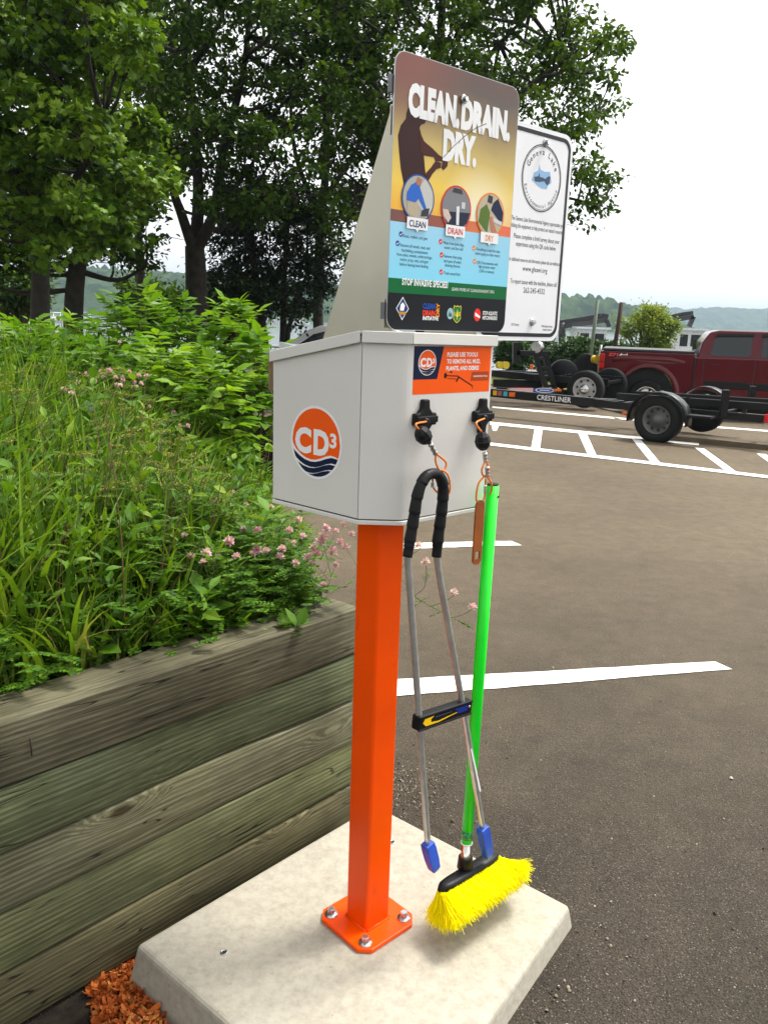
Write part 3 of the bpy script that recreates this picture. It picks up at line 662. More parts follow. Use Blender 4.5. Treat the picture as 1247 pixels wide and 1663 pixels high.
# three round pictures
def s3(x, y): return plS.st(620+x/5.42, 270+y/5.42)
cols = dict(CLEAN=((0.02, 0.07, 0.30), (315, 285), (0.01, 0.02, 0.12), (305, 507)), DRAIN=((0.62, 0.03, 0.03), (650, 375), (0.60, 0.03, 0.03), (638, 572)), DRY=((0.80, 0.22, 0.03), (950, 430), (0.80, 0.25, 0.04), (937, 632)))
rad = 0.0445
def cl(pts, cx, cy, r):
    out = []
    for x, y in pts:
        d = math.hypot(x, y)
        if d > 1: x, y = x/d, y/d
        out.append((cx+x*r, cy+y*r))
    return out
for nme, (rc, c, tc_, lc) in cols.items():
    cx, cy = s3(*c); pm = flat('print_ring_'+nme.lower(), rc, 0.35)
    ringo = poly_on(plS, ell(cx, cy, rad, rad), 0.0040, 'picture_ring', pm, poster)
    r = rad*0.93
    bgc = dict(CLEAN=(0.42, 0.40, 0.34), DRAIN=(0.22, 0.22, 0.23), DRY=(0.50, 0.42, 0.30))[nme]
    pic = poly_on(plS, ell(cx, cy, r, r), 0.0046, 'round_picture', flat('print_bg_'+nme.lower(), bgc, 0.4), poster)
    def pp(pts, col, nm, d, cx=cx, cy=cy, r=r): poly_on(plS, cl(pts, cx, cy, r), d, nm, flat('print_%.2f_%.2f_%.2f' % col, col, 0.4), pic)
    if nme == 'CLEAN':
        pp([(-0.05, -0.2), (0.6, -0.9), (0.95, -0.3), (1, 0.4), (0.4, 0.9), (0.1, 0.6)], (0.55, 0.55, 0.52), 'boat_hull', 0.0052)
        pp([(-0.75, -0.75), (-0.1, -0.9), (0.05, -0.35), (-0.1, -0.1), (-0.7, -0.15)], (0.48, 0.40, 0.28), 'trousers', 0.0056)
        pp([(-0.75, -0.15), (-0.2, -0.2), (0.0, 0.0), (0.42, -0.5), (0.55, -0.38), (0.15, 0.35), (-0.1, 0.75), (-0.5, 0.55), (-0.75, 0.2)], (0.03, 0.14, 0.55), 'blue_shirt', 0.0060)
        pp([(-0.2, 0.6), (0.1, 0.55), (0.18, 0.85), (-0.1, 0.95)], (0.42, 0.19, 0.10), 'head', 0.0064)
        pp([(0.2, -0.75), (0.7, -0.75), (0.75, -0.35), (0.5, -0.4), (0.25, -0.5)], (0.05, 0.05, 0.05), 'wheel_mark', 0.0064)
    elif nme == 'DRAIN':
        pp([(-0.95, -0.2), (1, -0.1), (0.8, -0.6), (0.2, -1), (-0.6, -0.8)], (0.02, 0.025, 0.05), 'dark_hull', 0.0052)
        pp([(-0.97, -0.1), (-0.6, -0.1), (-0.35, -0.45), (-0.55, -0.7), (-0.9, -0.4)], (0.62, 0.50, 0.42), 'hand', 0.0056)
        pp([(-0.02, 0.1), (0.2, 0.15), (0.22, -0.75), (0.02, -0.75)], (0.70, 0.72, 0.72), 'water_jet', 0.0060)
        pp([(0.35, 0.05), (0.6, 0.05), (0.6, 0.35), (0.35, 0.35)], (0.60, 0.60, 0.60), 'drain_fitting', 0.0056)
        pp([(-0.35, 0.75), (0.4, 0.72), (0.3, 0.92), (-0.25, 0.95)], (0.05, 0.05, 0.055), 'lettering_block', 0.0056)
    else:
        pp([(-0.9, -0.4), (-0.2, -0.9), (-0.05, 0.1), (-0.35, 0.5), (-0.8, 0.2)], (0.10, 0.17, 0.03), 'green_jacket', 0.0052)
        pp([(0.0, 0.25), (0.95, -0.4), (0.98, 0.2), (0.5, 0.85), (0.15, 0.6)], (0.015, 0.02, 0.06), 'boat_side', 0.0052)
        pp([(-0.3, 0.6), (0.05, 0.55), (0.1, 0.9), (-0.25, 0.95)], (0.04, 0.05, 0.06), 'cap', 0.0056)
        pp([(-0.1, -0.1), (0.1, -0.05), (0.55, -0.8), (0.2, -0.95)], (0.50, 0.20, 0.12), 'arm', 0.0060)
        pp([(0.2, -0.3), (0.9, -0.45), (0.9, -0.25), (0.25, -0.12)], (0.60, 0.60, 0.62), 'bright_rail', 0.0056)
    lx_, lz_ = s3(*lc); w_, h_ = 0.0285, 0.0108
    tg = poly_on(plS, [(lx_-w_, lz_-h_), (lx_-0.004, lz_-h_), (lx_, lz_-h_-0.005), (lx_+0.004, lz_-h_), (lx_+w_, lz_-h_), (lx_+w_, lz_+h_), (lx_-w_, lz_+h_)], 0.0068, 'caption_tag', WHITE, poster)
    k_ = {'CLEAN': 0.0225, 'DRAIN': 0.022, 'DRY': 0.013}[nme]
    q = Print(plS, 0.0075); q.put(nme, lx_-k_, lx_+k_, lz_-0.0062, 0.0122, bold=0.02); q.build('lettering', flat('print_cap_'+nme.lower(), tc_, 0.35), tg)
# small print
q = Print(plS, 0.0011)
def line(q, txt, pa, pb, h=0.0062, f=s3, bold=0.006):
    a, b = f(*pa), f(*pb); q.put(txt, a[0], b[0], (a[1]+b[1])/2, h, bold=bold, res=2)
line(q, 'Boats, trailers, and gear', (188, 620), (402, 655)); line(q, 'Remove all weeds, mud, and', (162, 700), (420, 740)); line(q, 'hitchhiking contaminants', (172, 745), (402, 780))
line(q, 'from axles, wheels, undercarriage,', (130, 775), (440, 828)); line(q, 'motor, prop, nets, and gear', (160, 825), (408, 860)); line(q, 'before leaving boat landing', (155, 865), (405, 903))
line(q, 'Water from bowl, bilge,', (537, 680), (722, 710)); line(q, 'motor, and live well', (547, 722), (710, 747)); line(q, 'Remove drain plug', (545, 797), (700, 822)); line(q, 'and open all water', (543, 840), (697, 862)); line(q, 'draining devices', (552, 882), (685, 893))
line(q, 'Trash unused bait', (543, 948), (687, 967)); line(q, 'Everything at least five days', (828, 735), (1037, 768)); line(q, 'before going to other waters', (820, 772), (1037, 806)); line(q, '(OR) Decontaminate with', (833, 852), (1017, 880)); line(q, 'high pressure water', (848, 890), (995, 908)); line(q, '(120F or warmer)', (853, 930), (985, 947))
q.build('small_print', flat('print_text_blue', (0.02, 0.06, 0.10), 0.4), poster)['kind'] = 'stuff'
for (x, y, kk) in ((167, 597, 'clean'), (138, 678, 'clean'), (515, 663, 'drain'), (524, 780, 'drain'), (521, 930, 'drain'), (808, 720, 'dry'), (815, 836, 'dry')):
    cx, cy = s3(x, y); o = poly_on(plS, ell(cx, cy, 0.0052, 0.0052, 16), 0.0010, 'check_mark', M_['print_ring_'+kk], poster)
    z_ = Print(plS, 0.0017); seg(z_, (cx-0.0028, cy), (cx-0.0008, cy-0.0024), 0.0013); seg(z_, (cx-0.0010, cy-0.0024), (cx+0.003, cy+0.0024), 0.0013); z_.build('tick', WHITE, o)
q = Print(plS, 0.0011); line(q, 'STOP INVASIVE SPECIES!', (176, 1030), (578, 1083), 0.0128, bold=0.03); line(q, 'LEARN MORE AT CLEANDRAINDRY.ORG', (613, 1085), (985, 1128), 0.0066, bold=0.0); q.build('band_lettering', WHITE, poster)
# footer emblems
cx, cy = s3(180, 1252); e0 = poly_on(plS, [(cx-0.0175, cy), (cx, cy-0.0225), (cx+0.0175, cy), (cx, cy+0.0225)], 0.0010, 'diamond_emblem', WHITE, poster)
poly_on(plS, [(cx-0.0155, cy), (cx, cy-0.020), (cx+0.0155, cy), (cx, cy+0.020)], 0.0016, 'emblem_field', flat('print_emblem_blue', (0.02, 0.04, 0.16), 0.4), e0)
poly_on(plS, [(cx-0.007, cy-0.004), (cx+0.003, cy-0.004), (cx+0.006, cy+0.006), (cx, cy+0.012), (cx-0.006, cy+0.007)], 0.0022, 'emblem_figure', WHITE, e0)
poly_on(plS, [(cx-0.009, cy-0.012), (cx+0.009, cy-0.012), (cx+0.011, cy-0.006), (cx-0.011, cy-0.006)], 0.0022, 'emblem_base', flat('print_gold', (0.45, 0.22, 0.04), 0.4), e0)
q = Print(plS, 0.0011); line(q, 'CLEAN', (358, 1250), (470, 1258), 0.0105, bold=0.045); q.build('clean_word', flat('print_word_blue', (0.015, 0.07, 0.38), 0.4), poster)
q = Print(plS, 0.0011); line(q, 'DRAIN', (358, 1308), (467, 1320), 0.0105, bold=0.045); q.build('drain_word', flat('print_word_red', (0.72, 0.05, 0.02), 0.4), poster)
# DRY, turned on its side
a, b = s3(472, 1325), s3(505, 1205); V, F = text_verts('DRY', 0.04)
V = np.array(V); X = V[:, 0]-V[:, 0].min(); Y = V[:, 1]; X = X/X.max()*(b[1]-a[1]); Y = Y/0.73*(b[0]-a[0])
k = MB(); k.add([plS.P(b[0]-Y[i], a[1]+X[i], 0.0011) for i in range(len(V))], F); k.build('dry_word', flat('print_word_orange', (0.80, 0.28, 0.02), 0.4), poster, fix=False)
q = Print(plS, 0.0011); line(q, 'INITIATIVE', (358, 1350), (495, 1358), 0.0075, bold=0.03); q.build('initiative_word', WHITE, poster)
cx, cy = s3(600, 1297); e1 = poly_on(plS, ell(cx, cy, 0.0095, 0.0115, 20), 0.0010, 'round_emblem', flat('print_round', (0.30, 0.48, 0.52), 0.4), poster)
poly_on(plS, [(cx-0.006, cy-0.006), (cx+0.006, cy-0.006), (cx+0.003, cy+0.003), (cx, cy-0.001), (cx-0.003, cy+0.006)], 0.0016, 'emblem_peak', flat('print_peak', (0.05, 0.12, 0.13), 0.4), e1)
cx, cy = s3(660, 1302); sh = [(-0.8, 1.0), (-0.45, 0.85), (0, 0.97), (0.45, 0.85), (0.8, 1.0), (1.0, 0.65), (0.82, 0.1), (0.95, -0.45), (0.5, -0.8), (0, -1), (-0.5, -0.8), (-0.95, -0.45), (-0.82, 0.1), (-1.0, 0.65)]
e2 = poly_on(plS, [(cx+x*0.0125, cy+y*0.0185) for x, y in sh][::-1], 0.0014, 'shield_emblem', flat('print_yellow', (0.78, 0.60, 0.05), 0.4), poster)
poly_on(plS, [(cx+x*0.0112, cy+y*0.0168) for x, y in sh][::-1], 0.0020, 'shield_field', flat('print_shield_green', (0.01, 0.16, 0.035), 0.4), e2)
q = Print(plS, 0.0026); q.poly([(cx-0.0042, cy-0.005), (cx+0.0042, cy-0.005), (cx, cy+0.011)]); q.poly([(cx-0.001, cy-0.011), (cx+0.001, cy-0.011), (cx+0.001, cy-0.005), (cx-0.001, cy-0.005)]); q.put('U', cx-0.0098, cx-0.0048, cy-0.003, 0.008, bold=0.02); q.put('S', cx+0.0048, cx+0.0098, cy-0.003, 0.008, bold=0.02); q.build('tree_mark', M_['print_yellow'], e2)
cx, cy = s3(838, 1308); e3 = poly_on(plS, [(cx+0.0112*math.cos(R(22.5+45*i)), cy+0.0140*math.sin(R(22.5+45*i))) for i in range(8)], 0.0010, 'stop_emblem', flat('print_stop_red', (0.75, 0.03, 0.02), 0.4), poster)
poly_on(plS, [(cx-0.008, cy-0.002), (cx+0.008, cy-0.007), (cx+0.009, cy-0.003), (cx-0.007, cy+0.005)], 0.0016, 'stop_bar', WHITE, e3)
q = Print(plS, 0.0011); line(q, 'STOP AQUATIC', (885, 1302), (1013, 1316), 0.0078, bold=0.03); line(q, 'HITCHHIKERS!', (883, 1343), (1010, 1358), 0.0078, bold=0.03); q.build('stop_lettering', WHITE, poster)
# white agency sign, behind the poster's right edge
plW = Plane(SO-nF*0.0085, uF, nF)
WS1 = float(plW.st(907, 553)[0]+plW.st(929, 235)[0])/2; WS0, WZ0, WZ1 = WS1-0.30, 1.5245, 1.985
k = MB(); k.prism([plW.P(a, t, -0.0025) for a, t in rrect(WS0, WS1, WZ0, WZ1, 0.032)], nF*0.0025)
agency = k.build('agency_sign', flat('sign_white', (0.84, 0.84, 0.85), 0.3), ST); agency['label'] = 'white notice sign with a lake emblem'
k = MB(); o1 = rrect(WS0+0.008, WS1-0.008, WZ0+0.009, WZ1-0.009, 0.027); o2 = rrect(WS0+0.0165, WS1-0.0165, WZ0+0.0175, WZ1-0.0175, 0.021)
n_ = len(o1); k.add([plW.P(a, t, 0.0005) for a, t in o1]+[plW.P(a, t, 0.0005) for a, t in o2], [(i, (i+1) % n_, n_+(i+1) % n_, n_+i) for i in range(n_)]); k.build('border_line', flat('print_border', (0.03, 0.03, 0.035), 0.35), agency, fix=False)
def sw(x, y): return plW.st(800+x/4.267, 170+y/4.264)
cx, cy = sw(338, 512); rr_ = sw(338, 272)[1]-cy
k = MB(); n_ = 56
for r1, r2 in ((1.0, 0.968), (0.945, 0.93)):
    k.add([plW.P(cx+rr_*r1*math.cos(2*math.pi*i/n_), cy+rr_*r1*math.sin(2*math.pi*i/n_), 0.0006) for i in range(n_)]+[plW.P(cx+rr_*r2*math.cos(2*math.pi*i/n_), cy+rr_*r2*math.sin(2*math.pi*i/n_), 0.0006) for i in range(n_)], [(i, (i+1) % n_, n_+(i+1) % n_, n_+i) for i in range(n_)])
k.build('emblem_ring', INK, agency, fix=False)
q = Print(plW, 0.0006); q.arc('Geneva Lake', cx, cy, rr_*0.70, R(152), R(28), 0.0125, 0.01); q.arc('Environmental Agency', cx, cy, rr_*0.88, R(200), R(340), 0.0085, 0.008, inward=True); q.build('emblem_lettering', flat('print_grey', (0.06, 0.06, 0.07), 0.4), agency)['kind'] = 'stuff'
lake = [(270, 520), (285, 470), (315, 455), (322, 410), (330, 450), (360, 465), (395, 465), (405, 540), (380, 560), (372, 585), (340, 580), (310, 560)]
poly_on(plW, [tuple(sw(*q_)) for q_ in lake][::-1], 0.0005, 'watershed_mark', flat('print_sky', (0.28, 0.48, 0.72), 0.4), agency)
lake2 = [(285, 500), (315, 495), (320, 470), (325, 500), (345, 505), (360, 515), (385, 495), (398, 500), (390, 545), (375, 560), (355, 530), (320, 535), (290, 530)]
poly_on(plW, [tuple(sw(*q_)) for q_ in lake2][::-1], 0.0011, 'lake_mark', flat('print_slate', (0.06, 0.08, 0.14), 0.4), agency)
q = Print(plW, 0.0006)
for txt, pa, pb, h in (('The Geneva Lake Environmental Agency appreciates you', (128, 765), (487, 880), 0.0095), ('utilizing this equipment to help protect our natural resources.', (122, 820), (484, 920), 0.0095), ('Please complete a brief survey about your', (145, 905), (458, 980), 0.0105), ('experience using the QR code below.', (160, 965), (435, 1022), 0.0105),
                       ('For additional resources and information, please visit our website at:', (108, 1058), (465, 1135), 0.0088), ('www.gleawi.org', (205, 1140), (375, 1175), 0.0115), ('To report issues with the machine, please call:', (122, 1220), (440, 1275), 0.0105), ('262-245-4532', (210, 1295), (357, 1318), 0.0125)):
    line(q, txt, pa, pb, h, f=sw, bold=0.006)
line(q, 'CD3 Survey', (125, 1527), (180, 1532), 0.0055, f=sw, bold=0.01); line(q, 'DNR Regulated Aquatic', (337, 1538), (412, 1545), 0.005, f=sw, bold=0.01); line(q, 'Invasive Species', (345, 1562), (405, 1568), 0.005, f=sw, bold=0.01)
q.build('notice_lettering', M_['print_grey'], agency)['kind'] = 'stuff'
def bolt(pl, a, t, par, d=0.001):
    k = MB(); k.lathe([(0.0085, 0.0), (0.0085, 0.0016), (0.0055, 0.0018)], pl.P(a, t, d), nF, n=18); o = k.build('washer', STEEL, par)
    k = MB(); k.lathe([(0.0056, 0.0), (0.0056, 0.006), (0.0045, 0.0075)], pl.P(a, t, d+0.0016), nF, n=6, smooth=False); k.build('bolt_head', STEEL, par)
bolt(plS, *plS.st(751, 162), poster, 0.0035); bolt(plW, *plW.st(885, 232), agency); bolt(plW, *plW.st(863, 523), agency)
# rear frame of the signs
apx = plS.st(640, 250)
g0 = plS.P(-0.012, 1.54, -0.006); 
back = -nF
bs = 0.225
k = MB(); k.prism([plS.P(-0.010, 1.528, -0.004), plS.P(-0.010, 1.528-0.034, -0.004-bs), plS.P(-0.010, 1.528-0.034+0.010, -0.004-bs), plS.P(-0.010, 1.985, -0.012), plS.P(-0.010, 2.00, -0.004)], uF*0.003)
k.build('sign_gusset', GALV, ST)
k = MB(); k.prism([plS.P(0.29, 1.53, -0.012), plS.P(0.29, 1.495, -0.004-bs), plS.P(0.29, 1.505, -0.004-bs), plS.P(0.29, 1.985, -0.014), plS.P(0.29, 2.00, -0.012)], uF*0.003); k.build('sign_gusset', GALV, ST)
k = MB(); k.prism([plS.P(-0.024, 1.545, -0.0125), plS.P(0.49, 1.545, -0.0125), plS.P(0.49, 1.60, -0.0125), plS.P(-0.024, 1.60, -0.0125)], back*0.003); k.build('sign_rail', GALV, ST); k = MB(); k.prism([plS.P(-0.024, 1.90, -0.0125), plS.P(0.49, 1.90, -0.0125), plS.P(0.49, 1.95, -0.0125), plS.P(-0.024, 1.95, -0.0125)], back*0.003); k.build('sign_rail', GALV, ST)
for t_ in (1.578, 1.985):
    k = MB(); k.prism([plS.P(a, t, -0.012) for a, t in ((-0.036, t_-0.016), (-0.018, t_-0.016), (-0.018, t_+0.016), (-0.036, t_+0.016))], nF*0.008); k.build('hinge_clip', mat('clip_grey', (0.16, 0.16, 0.165), 0.4, metal=0.5), ST, bevel=0.001)
# ================================================================== tethers and hanging tools
CABLE = mat('orange_cable', (0.78, 0.20, 0.01), 0.35, var=0.05, scale=60)
ALU = mat('aluminium_crimp', (0.70, 0.69, 0.67), 0.3, var=0.12, scale=120, metal=1.0)
plT = Plane(C+nF*0.056, uF, nF)
def tp(x, y, d=0.0): a = plT.st(x, y); return plT.P(a[0], a[1], d)
def spline(pts, n=6):
    P = [np.asarray(p, float) for p in pts]; out = []
    P = [2*P[0]-P[1]]+P+[2*P[-1]-P[-2]]
    for i in range(1, len(P)-2):
        for j in range(n):
            t = j/n; a, b, c, d = P[i-1:i+3]
            out.append(0.5*((2*b)+(-a+c)*t+(2*a-5*b+4*c-d)*t*t+(-a+3*b-3*c+d)*t**3))
    out.append(P[-2]); return out
def ball(c, ax, par, r=0.0175):
    k = MB(); k.lathe([(r*0.42, -r*1.12), (r*0.86, -r*0.62), (r*1.0, -0.0), (r*0.86, r*0.62), (r*0.42, r*1.12)], c, ax, n=9, smooth=False); k.build('cable_stop', BLACKR, par, bevel=0.0012)
    k = MB(); k.lathe([(r*1.015, -r*0.045), (r*1.015, r*0.045)], c, ax, n=9, smooth=False); k.build('seam', DARK, par)
def crimp(a, b, par, r=0.0055):
    L = np.linalg.norm(b-a); pr = []
    for i in range(9): pr.append((r*(1.0 if i % 3 else 0.8), L*i/8))
    k = MB(); k.lathe(pr, a, b-a, n=12); k.build('crimp_sleeve', ALU, par)
def tether(root, loop, stop, stop_ax, out, crimps, extra=()):
    k = MB(); k.tube(spline(out), 0.0021, 8); k.build('cable', CABLE, root)
    ball(stop, stop_ax, root)
    for a, b in crimps: crimp(a, b, root)
    k = MB()
    for L in (loop, *extra): k.tube(spline(L), 0.0021, 8)
    k.build('cable_loop', CABLE, root)
T1 = empty('cable_tether', plF.P(kb[0][0], kb[0][1]-0.01, 0.02), 'orange cable with black ball stop holding the grabber handle', 'tether')
o1 = plF.P(kb[0][0]-0.008, kb[0][1]-0.003, 0.022)
tether(T1, [tp(708, 737), tp(707, 748), tp(711, 760), tp(717, 765), tp(723, 760), tp(724, 751), tp(716, 743), tp(708, 737)], tp(692, 708, -0.008), tp(700, 720)-tp(684, 696), [o1, tp(681, 690, -0.01), tp(688, 702, -0.008)], [(tp(698, 720), tp(707, 737))],
       ([tp(715, 763, 0.004), tp(721, 768, 0.008), tp(724.5, 782, 0.010), tp(724, 797, 0.010), tp(720, 808, 0.006)], [tp(716, 763, 0.0), tp(711, 772, -0.012), tp(710.5, 785, -0.014), tp(712, 796, -0.012), tp(719, 808, 0.0)]))
crimp(tp(709, 784, -0.013), tp(709.5, 793, -0.013), T1, 0.0035)
T2 = empty('cable_tether', plF.P(kb[1][0], kb[1][1]-0.01, 0.02), 'orange cable with black ball stop holding the green brush pole', 'tether')
o2 = plF.P(kb[1][0]-0.008, kb[1][1]-0.003, 0.022)
tether(T2, [tp(788, 749), tp(782.5, 761), tp(783, 770), tp(788, 774), tp(794, 769), tp(794, 760), tp(789, 749)], tp(787, 717, -0.006), tp(788, 740)-tp(786, 700), [o2, tp(780, 688, -0.012), tp(785, 702, -0.006)], [(tp(787, 735), tp(788, 749)), (tp(788.5, 757, 0.004), tp(789, 772, 0.004))],
       ([tp(788, 773, 0.006), tp(793, 784, 0.008), tp(797, 794, 0.002), tp(800, 804, -0.008)], [tp(786, 774), tp(778, 783), tp(774, 797), tp(773.5, 812), tp(779, 817), tp(785, 812), tp(788, 795), tp(788, 778)]))
crimp(tp(787.5, 788, 0.0), tp(787, 800, 0.0), T2, 0.0032)
# flat scraper tag
TAG = mat('rust_plastic', (0.30, 0.082, 0.012), 0.38, var=0.1, scale=20, bump=0.05, bscale=90)
a, b = plT.st(779.5, 812), plT.st(773, 917); wd = 0.0135
sc_ = empty('scraper_bar', plT.P((a[0]+b[0])/2, (a[1]+b[1])/2, 0), 'flat rust-brown plastic scraper bar hanging beside the green pole', 'scraper')
al = np.array(b)-np.array(a); Ls = np.linalg.norm(al); al = al/Ls; pe = np.array([-al[1], al[0]])
def loc2(x, y): q = np.array(a)+al*y+pe*x; return plT.P(q[0], q[1], -0.002)
prof = [(-wd, wd), (-wd, Ls-wd)]+[(-wd*math.cos(t), Ls-wd+wd*math.sin(t)) for t in np.linspace(0.2, math.pi-0.2, 7)]+[(wd, Ls-wd), (wd, wd)]+[(wd*math.cos(t), wd-wd*math.sin(t)) for t in np.linspace(0.2, math.pi-0.2, 7)]
hx, h0, h1 = 0.0075, Ls-0.030, Ls-0.013
# outline with a square hole: two halves joined round the hole
def half(sgn):
    P = [(0, 0), ] if False else []
    out = [(0.0, 0.0)]+[(sgn*wd*math.sin(t), wd-wd*math.cos(t)) for t in np.linspace(0.25, math.pi/2, 5)]+[(sgn*wd, Ls-wd)]+[(sgn*wd*math.cos(t), Ls-wd+wd*math.sin(t)) for t in np.linspace(0.25, math.pi/2, 5)]+[(0.0, h1), (sgn*hx, h1), (sgn*hx, h0), (0.0, h0)]
    return out
k = MB()
for sgn in (1, -1): k.prism([loc2(x, y) for x, y in half(sgn)], nF*0.004)
k.build('bar', TAG, sc_, fix=True)
# grabber
GR = empty('reach_grabber', tp(690, 1150), 'two-rod reach grabber with black ribbed handle and blue tips', 'grabber tool')
path = spline([tp(661.5, 904), tp(666, 875), tp(672, 840), tp(677, 808), tp(684, 786), tp(693, 773), tp(703, 769), tp(712, 772), tp(718, 783), tp(719.5, 800), tp(717, 830), tp(712, 868), tp(708.5, 904)], 12)
rr = []
acc = 0
for i in range(len(path)):
    acc += 0 if i == 0 else np.linalg.norm(path[i]-path[i-1])
tot = acc; acc = 0
for i in range(len(path)):
    acc += 0 if i == 0 else np.linalg.norm(path[i]-path[i-1])
    e = min(acc, tot-acc)
    ph = (e % 0.030)/0.030
    rr.append(0.0108+(0.0016*(1-ph) if 0.02 < e < 0.172 else 0.0)-(0.0006 if e < 0.02 else 0))
k = MB(); k.tube(path, rr, 14); k.build('handle_grip', BLACKR, GR)
ROD = mat('grey_rod', (0.66, 0.66, 0.65), 0.3, var=0.06, scale=40, metal=0.8)
def rod(pts): 
    k = MB(); k.tube(spline(pts, 8), 0.0072, 12); return k.build('rod', ROD, GR)
rod([tp(661.5, 900), tp(664, 935), tp(669, 1005), tp(680, 1160), tp(695.5, 1385)]); rod([tp(708.5, 900), tp(715, 945), tp(733, 1045), tp(755, 1170), tp(785, 1355)])
a, b = tp(677, 1173), tp(758, 1146)
e1 = (b-a)/np.linalg.norm(b-a); e2 = np.cross(nF, e1); e2 = e2*(1 if e2[2] > 0 else -1); Mx = np.stack([e1, nF, e2], 1)
k = MB(); k.box((a+b)/2, (np.linalg.norm(b-a)/2+0.005, 0.0115, 0.0165), Mx); sb = k.build('spreader_bar', BLACK, GR, bevel=0.003, seg=2)
k = MB()
for s in (-1, 1): k.box((a+b)/2+e2*s*0.0145+nF*0.0115, (np.linalg.norm(b-a)/2+0.004, 0.0018, 0.002), Mx)
k.build('raised_rim', BLACK, sb, bevel=0.0008)
plB = Plane((a+b)/2, e1, nF); plB.z = e2
def bp_(x, y, d): return (a+b)/2+e1*x+e2*y+nF*d
def bfilm(pts, d, name, mt):
    k = MB(); k.prism([bp_(x, y, d) for x, y in pts], nF*0.0003); return k.build(name, mt, sb)
hl = np.linalg.norm(b-a)/2
bfilm([(-hl*0.92, 0.0), (-hl*0.86, 0.0085), (-hl*0.5, 0.0100), (-hl*0.62, 0.004), (-hl*0.6, -0.003), (-hl*0.3, -0.0052), (hl*0.42, 0.0005), (hl*0.42, -0.001), (-hl*0.3, -0.0085), (-hl*0.8, -0.0085)], 0.0119, 'yellow_swoosh', flat('print_swoosh', (0.82, 0.50, 0.01), 0.35))
bfilm([(hl*0.42, -0.004), (hl*0.85, -0.0035), (hl*0.85, 0.0095), (hl*0.30, 0.0095), (hl*0.44, 0.003)], 0.0119, 'blue_patch', flat('print_bluep', (0.012, 0.03, 0.22), 0.35))
bfilm([(-hl*0.45, 0.0048), (hl*0.2, 0.0048), (hl*0.2, 0.0070), (-hl*0.45, 0.0070)], 0.0119, 'grey_line', flat('print_greyline', (0.05, 0.06, 0.12), 0.35))
k = MB(); k.lathe([(0.0032, 0), (0.0030, 0.0018), (0.0, 0.0022)], bp_(hl*0.93, 0.004, 0.0113), nF, n=12); k.build('rivet', ALU, sb)
k = MB(); sa, sb_ = tp(761, 1215, 0.0078), tp(776, 1283, 0.0078); k.bar(sa, sb_, 0.0042, 0.0006, up=nF); k.build('white_sticker', WHITE, GR)
BLUE = mat('blue_plastic', (0.02, 0.085, 0.50), 0.42, var=0.08, scale=30, bump=0.06, bscale=110)
def tip(p0, p1, tw):
    k = MB(); d = p1-p0; L = np.linalg.norm(d); d = d/L; s = np.cross(nF, d); s /= np.linalg.norm(s)
    secs = [(0, 0.0125, 0.011), (0.18, 0.0135, 0.012), (0.6, 0.0135, 0.0115), (0.9, 0.0115, 0.010), (1.0, 0.008, 0.006)]
    vs = []; fs = []
    for t, w_, h_ in secs:
        c = p0+d*L*t+nF*tw*t
        for sx, sy in ((-1, -1), (1, -1), (1, 1), (-1, 1)): vs.append(c+s*w_*sx+nF*h_*sy)
    n = len(secs)
    for i in range(n-1):
        for j in range(4): fs.append((4*i+j, 4*i+(j+1) % 4, 4*(i+1)+(j+1) % 4, 4*(i+1)+j))
    fs += [(3, 2, 1, 0), (4*(n-1), 4*(n-1)+1, 4*(n-1)+2, 4*(n-1)+3)]
    k.add(vs, fs); k.build('blue_tip', BLUE, GR, bevel=0.002)
    k = MB(); k.box(p0+d*L*0.5+nF*(0.0125+tw*0.5), (0.004, 0.0015, L*0.28), np.stack([s, nF, d], 1)); k.build('tip_groove', DARK, GR) if False else None
tip(tp(694, 1369), tp(704, 1412), 0.004); tip(tp(783, 1343), tp(791, 1391), 0.003)
# brush
plP = Plane(C+nF*0.030, uF, nF)
def bpnt(x, y, d=0.0): a = plP.st(x, y); return plP.P(a[0], a[1], d)
GREEN = mat('green_pole', (0.005, 0.80, 0.02), 0.33, var=0.03, scale=12, spec=0.45)
ptop, pbot = bpnt(800, 788), bpnt(757.5, 1368)
BR = empty('deck_brush', pbot, 'long green pole brush with thick yellow bristles hanging over the slab', 'brush')
ax = (pbot-ptop)/np.linalg.norm(pbot-ptop)
k = MB(); k.tube([ptop, ptop*0.5+pbot*0.5, pbot], [0.0138, 0.0137, 0.0132], 20); k.build('pole', GREEN, BR)
k = MB(); k.lathe([(0.0125, -0.004), (0.0125, 0.002)], ptop, ax, n=20); k.build('end_cap', BLACK, BR)
k = MB(); k.lathe([(0.003, 0), (0.003, 0.001)], bpnt(801, 805)+nF*0.0136, nF, n=10); k.build('cable_hole', DARK, BR)
k = MB(); k.lathe([(0.0150, -0.001), (0.0150, 0.002), (0.0138, 0.003)], pbot, ax, n=20); k.build('white_collar', WHITE, BR)
fe = pbot+ax*0.045
k = MB(); k.lathe([(0.0118, 0.003), (0.0118, 0.044), (0.0125, 0.046)], pbot, ax, n=18); k.build('ferrule', mat('chrome_ferrule', (0.75, 0.70, 0.6), 0.12, metal=1.0, var=0.02), BR)
pl0 = pbot-ax*0.030
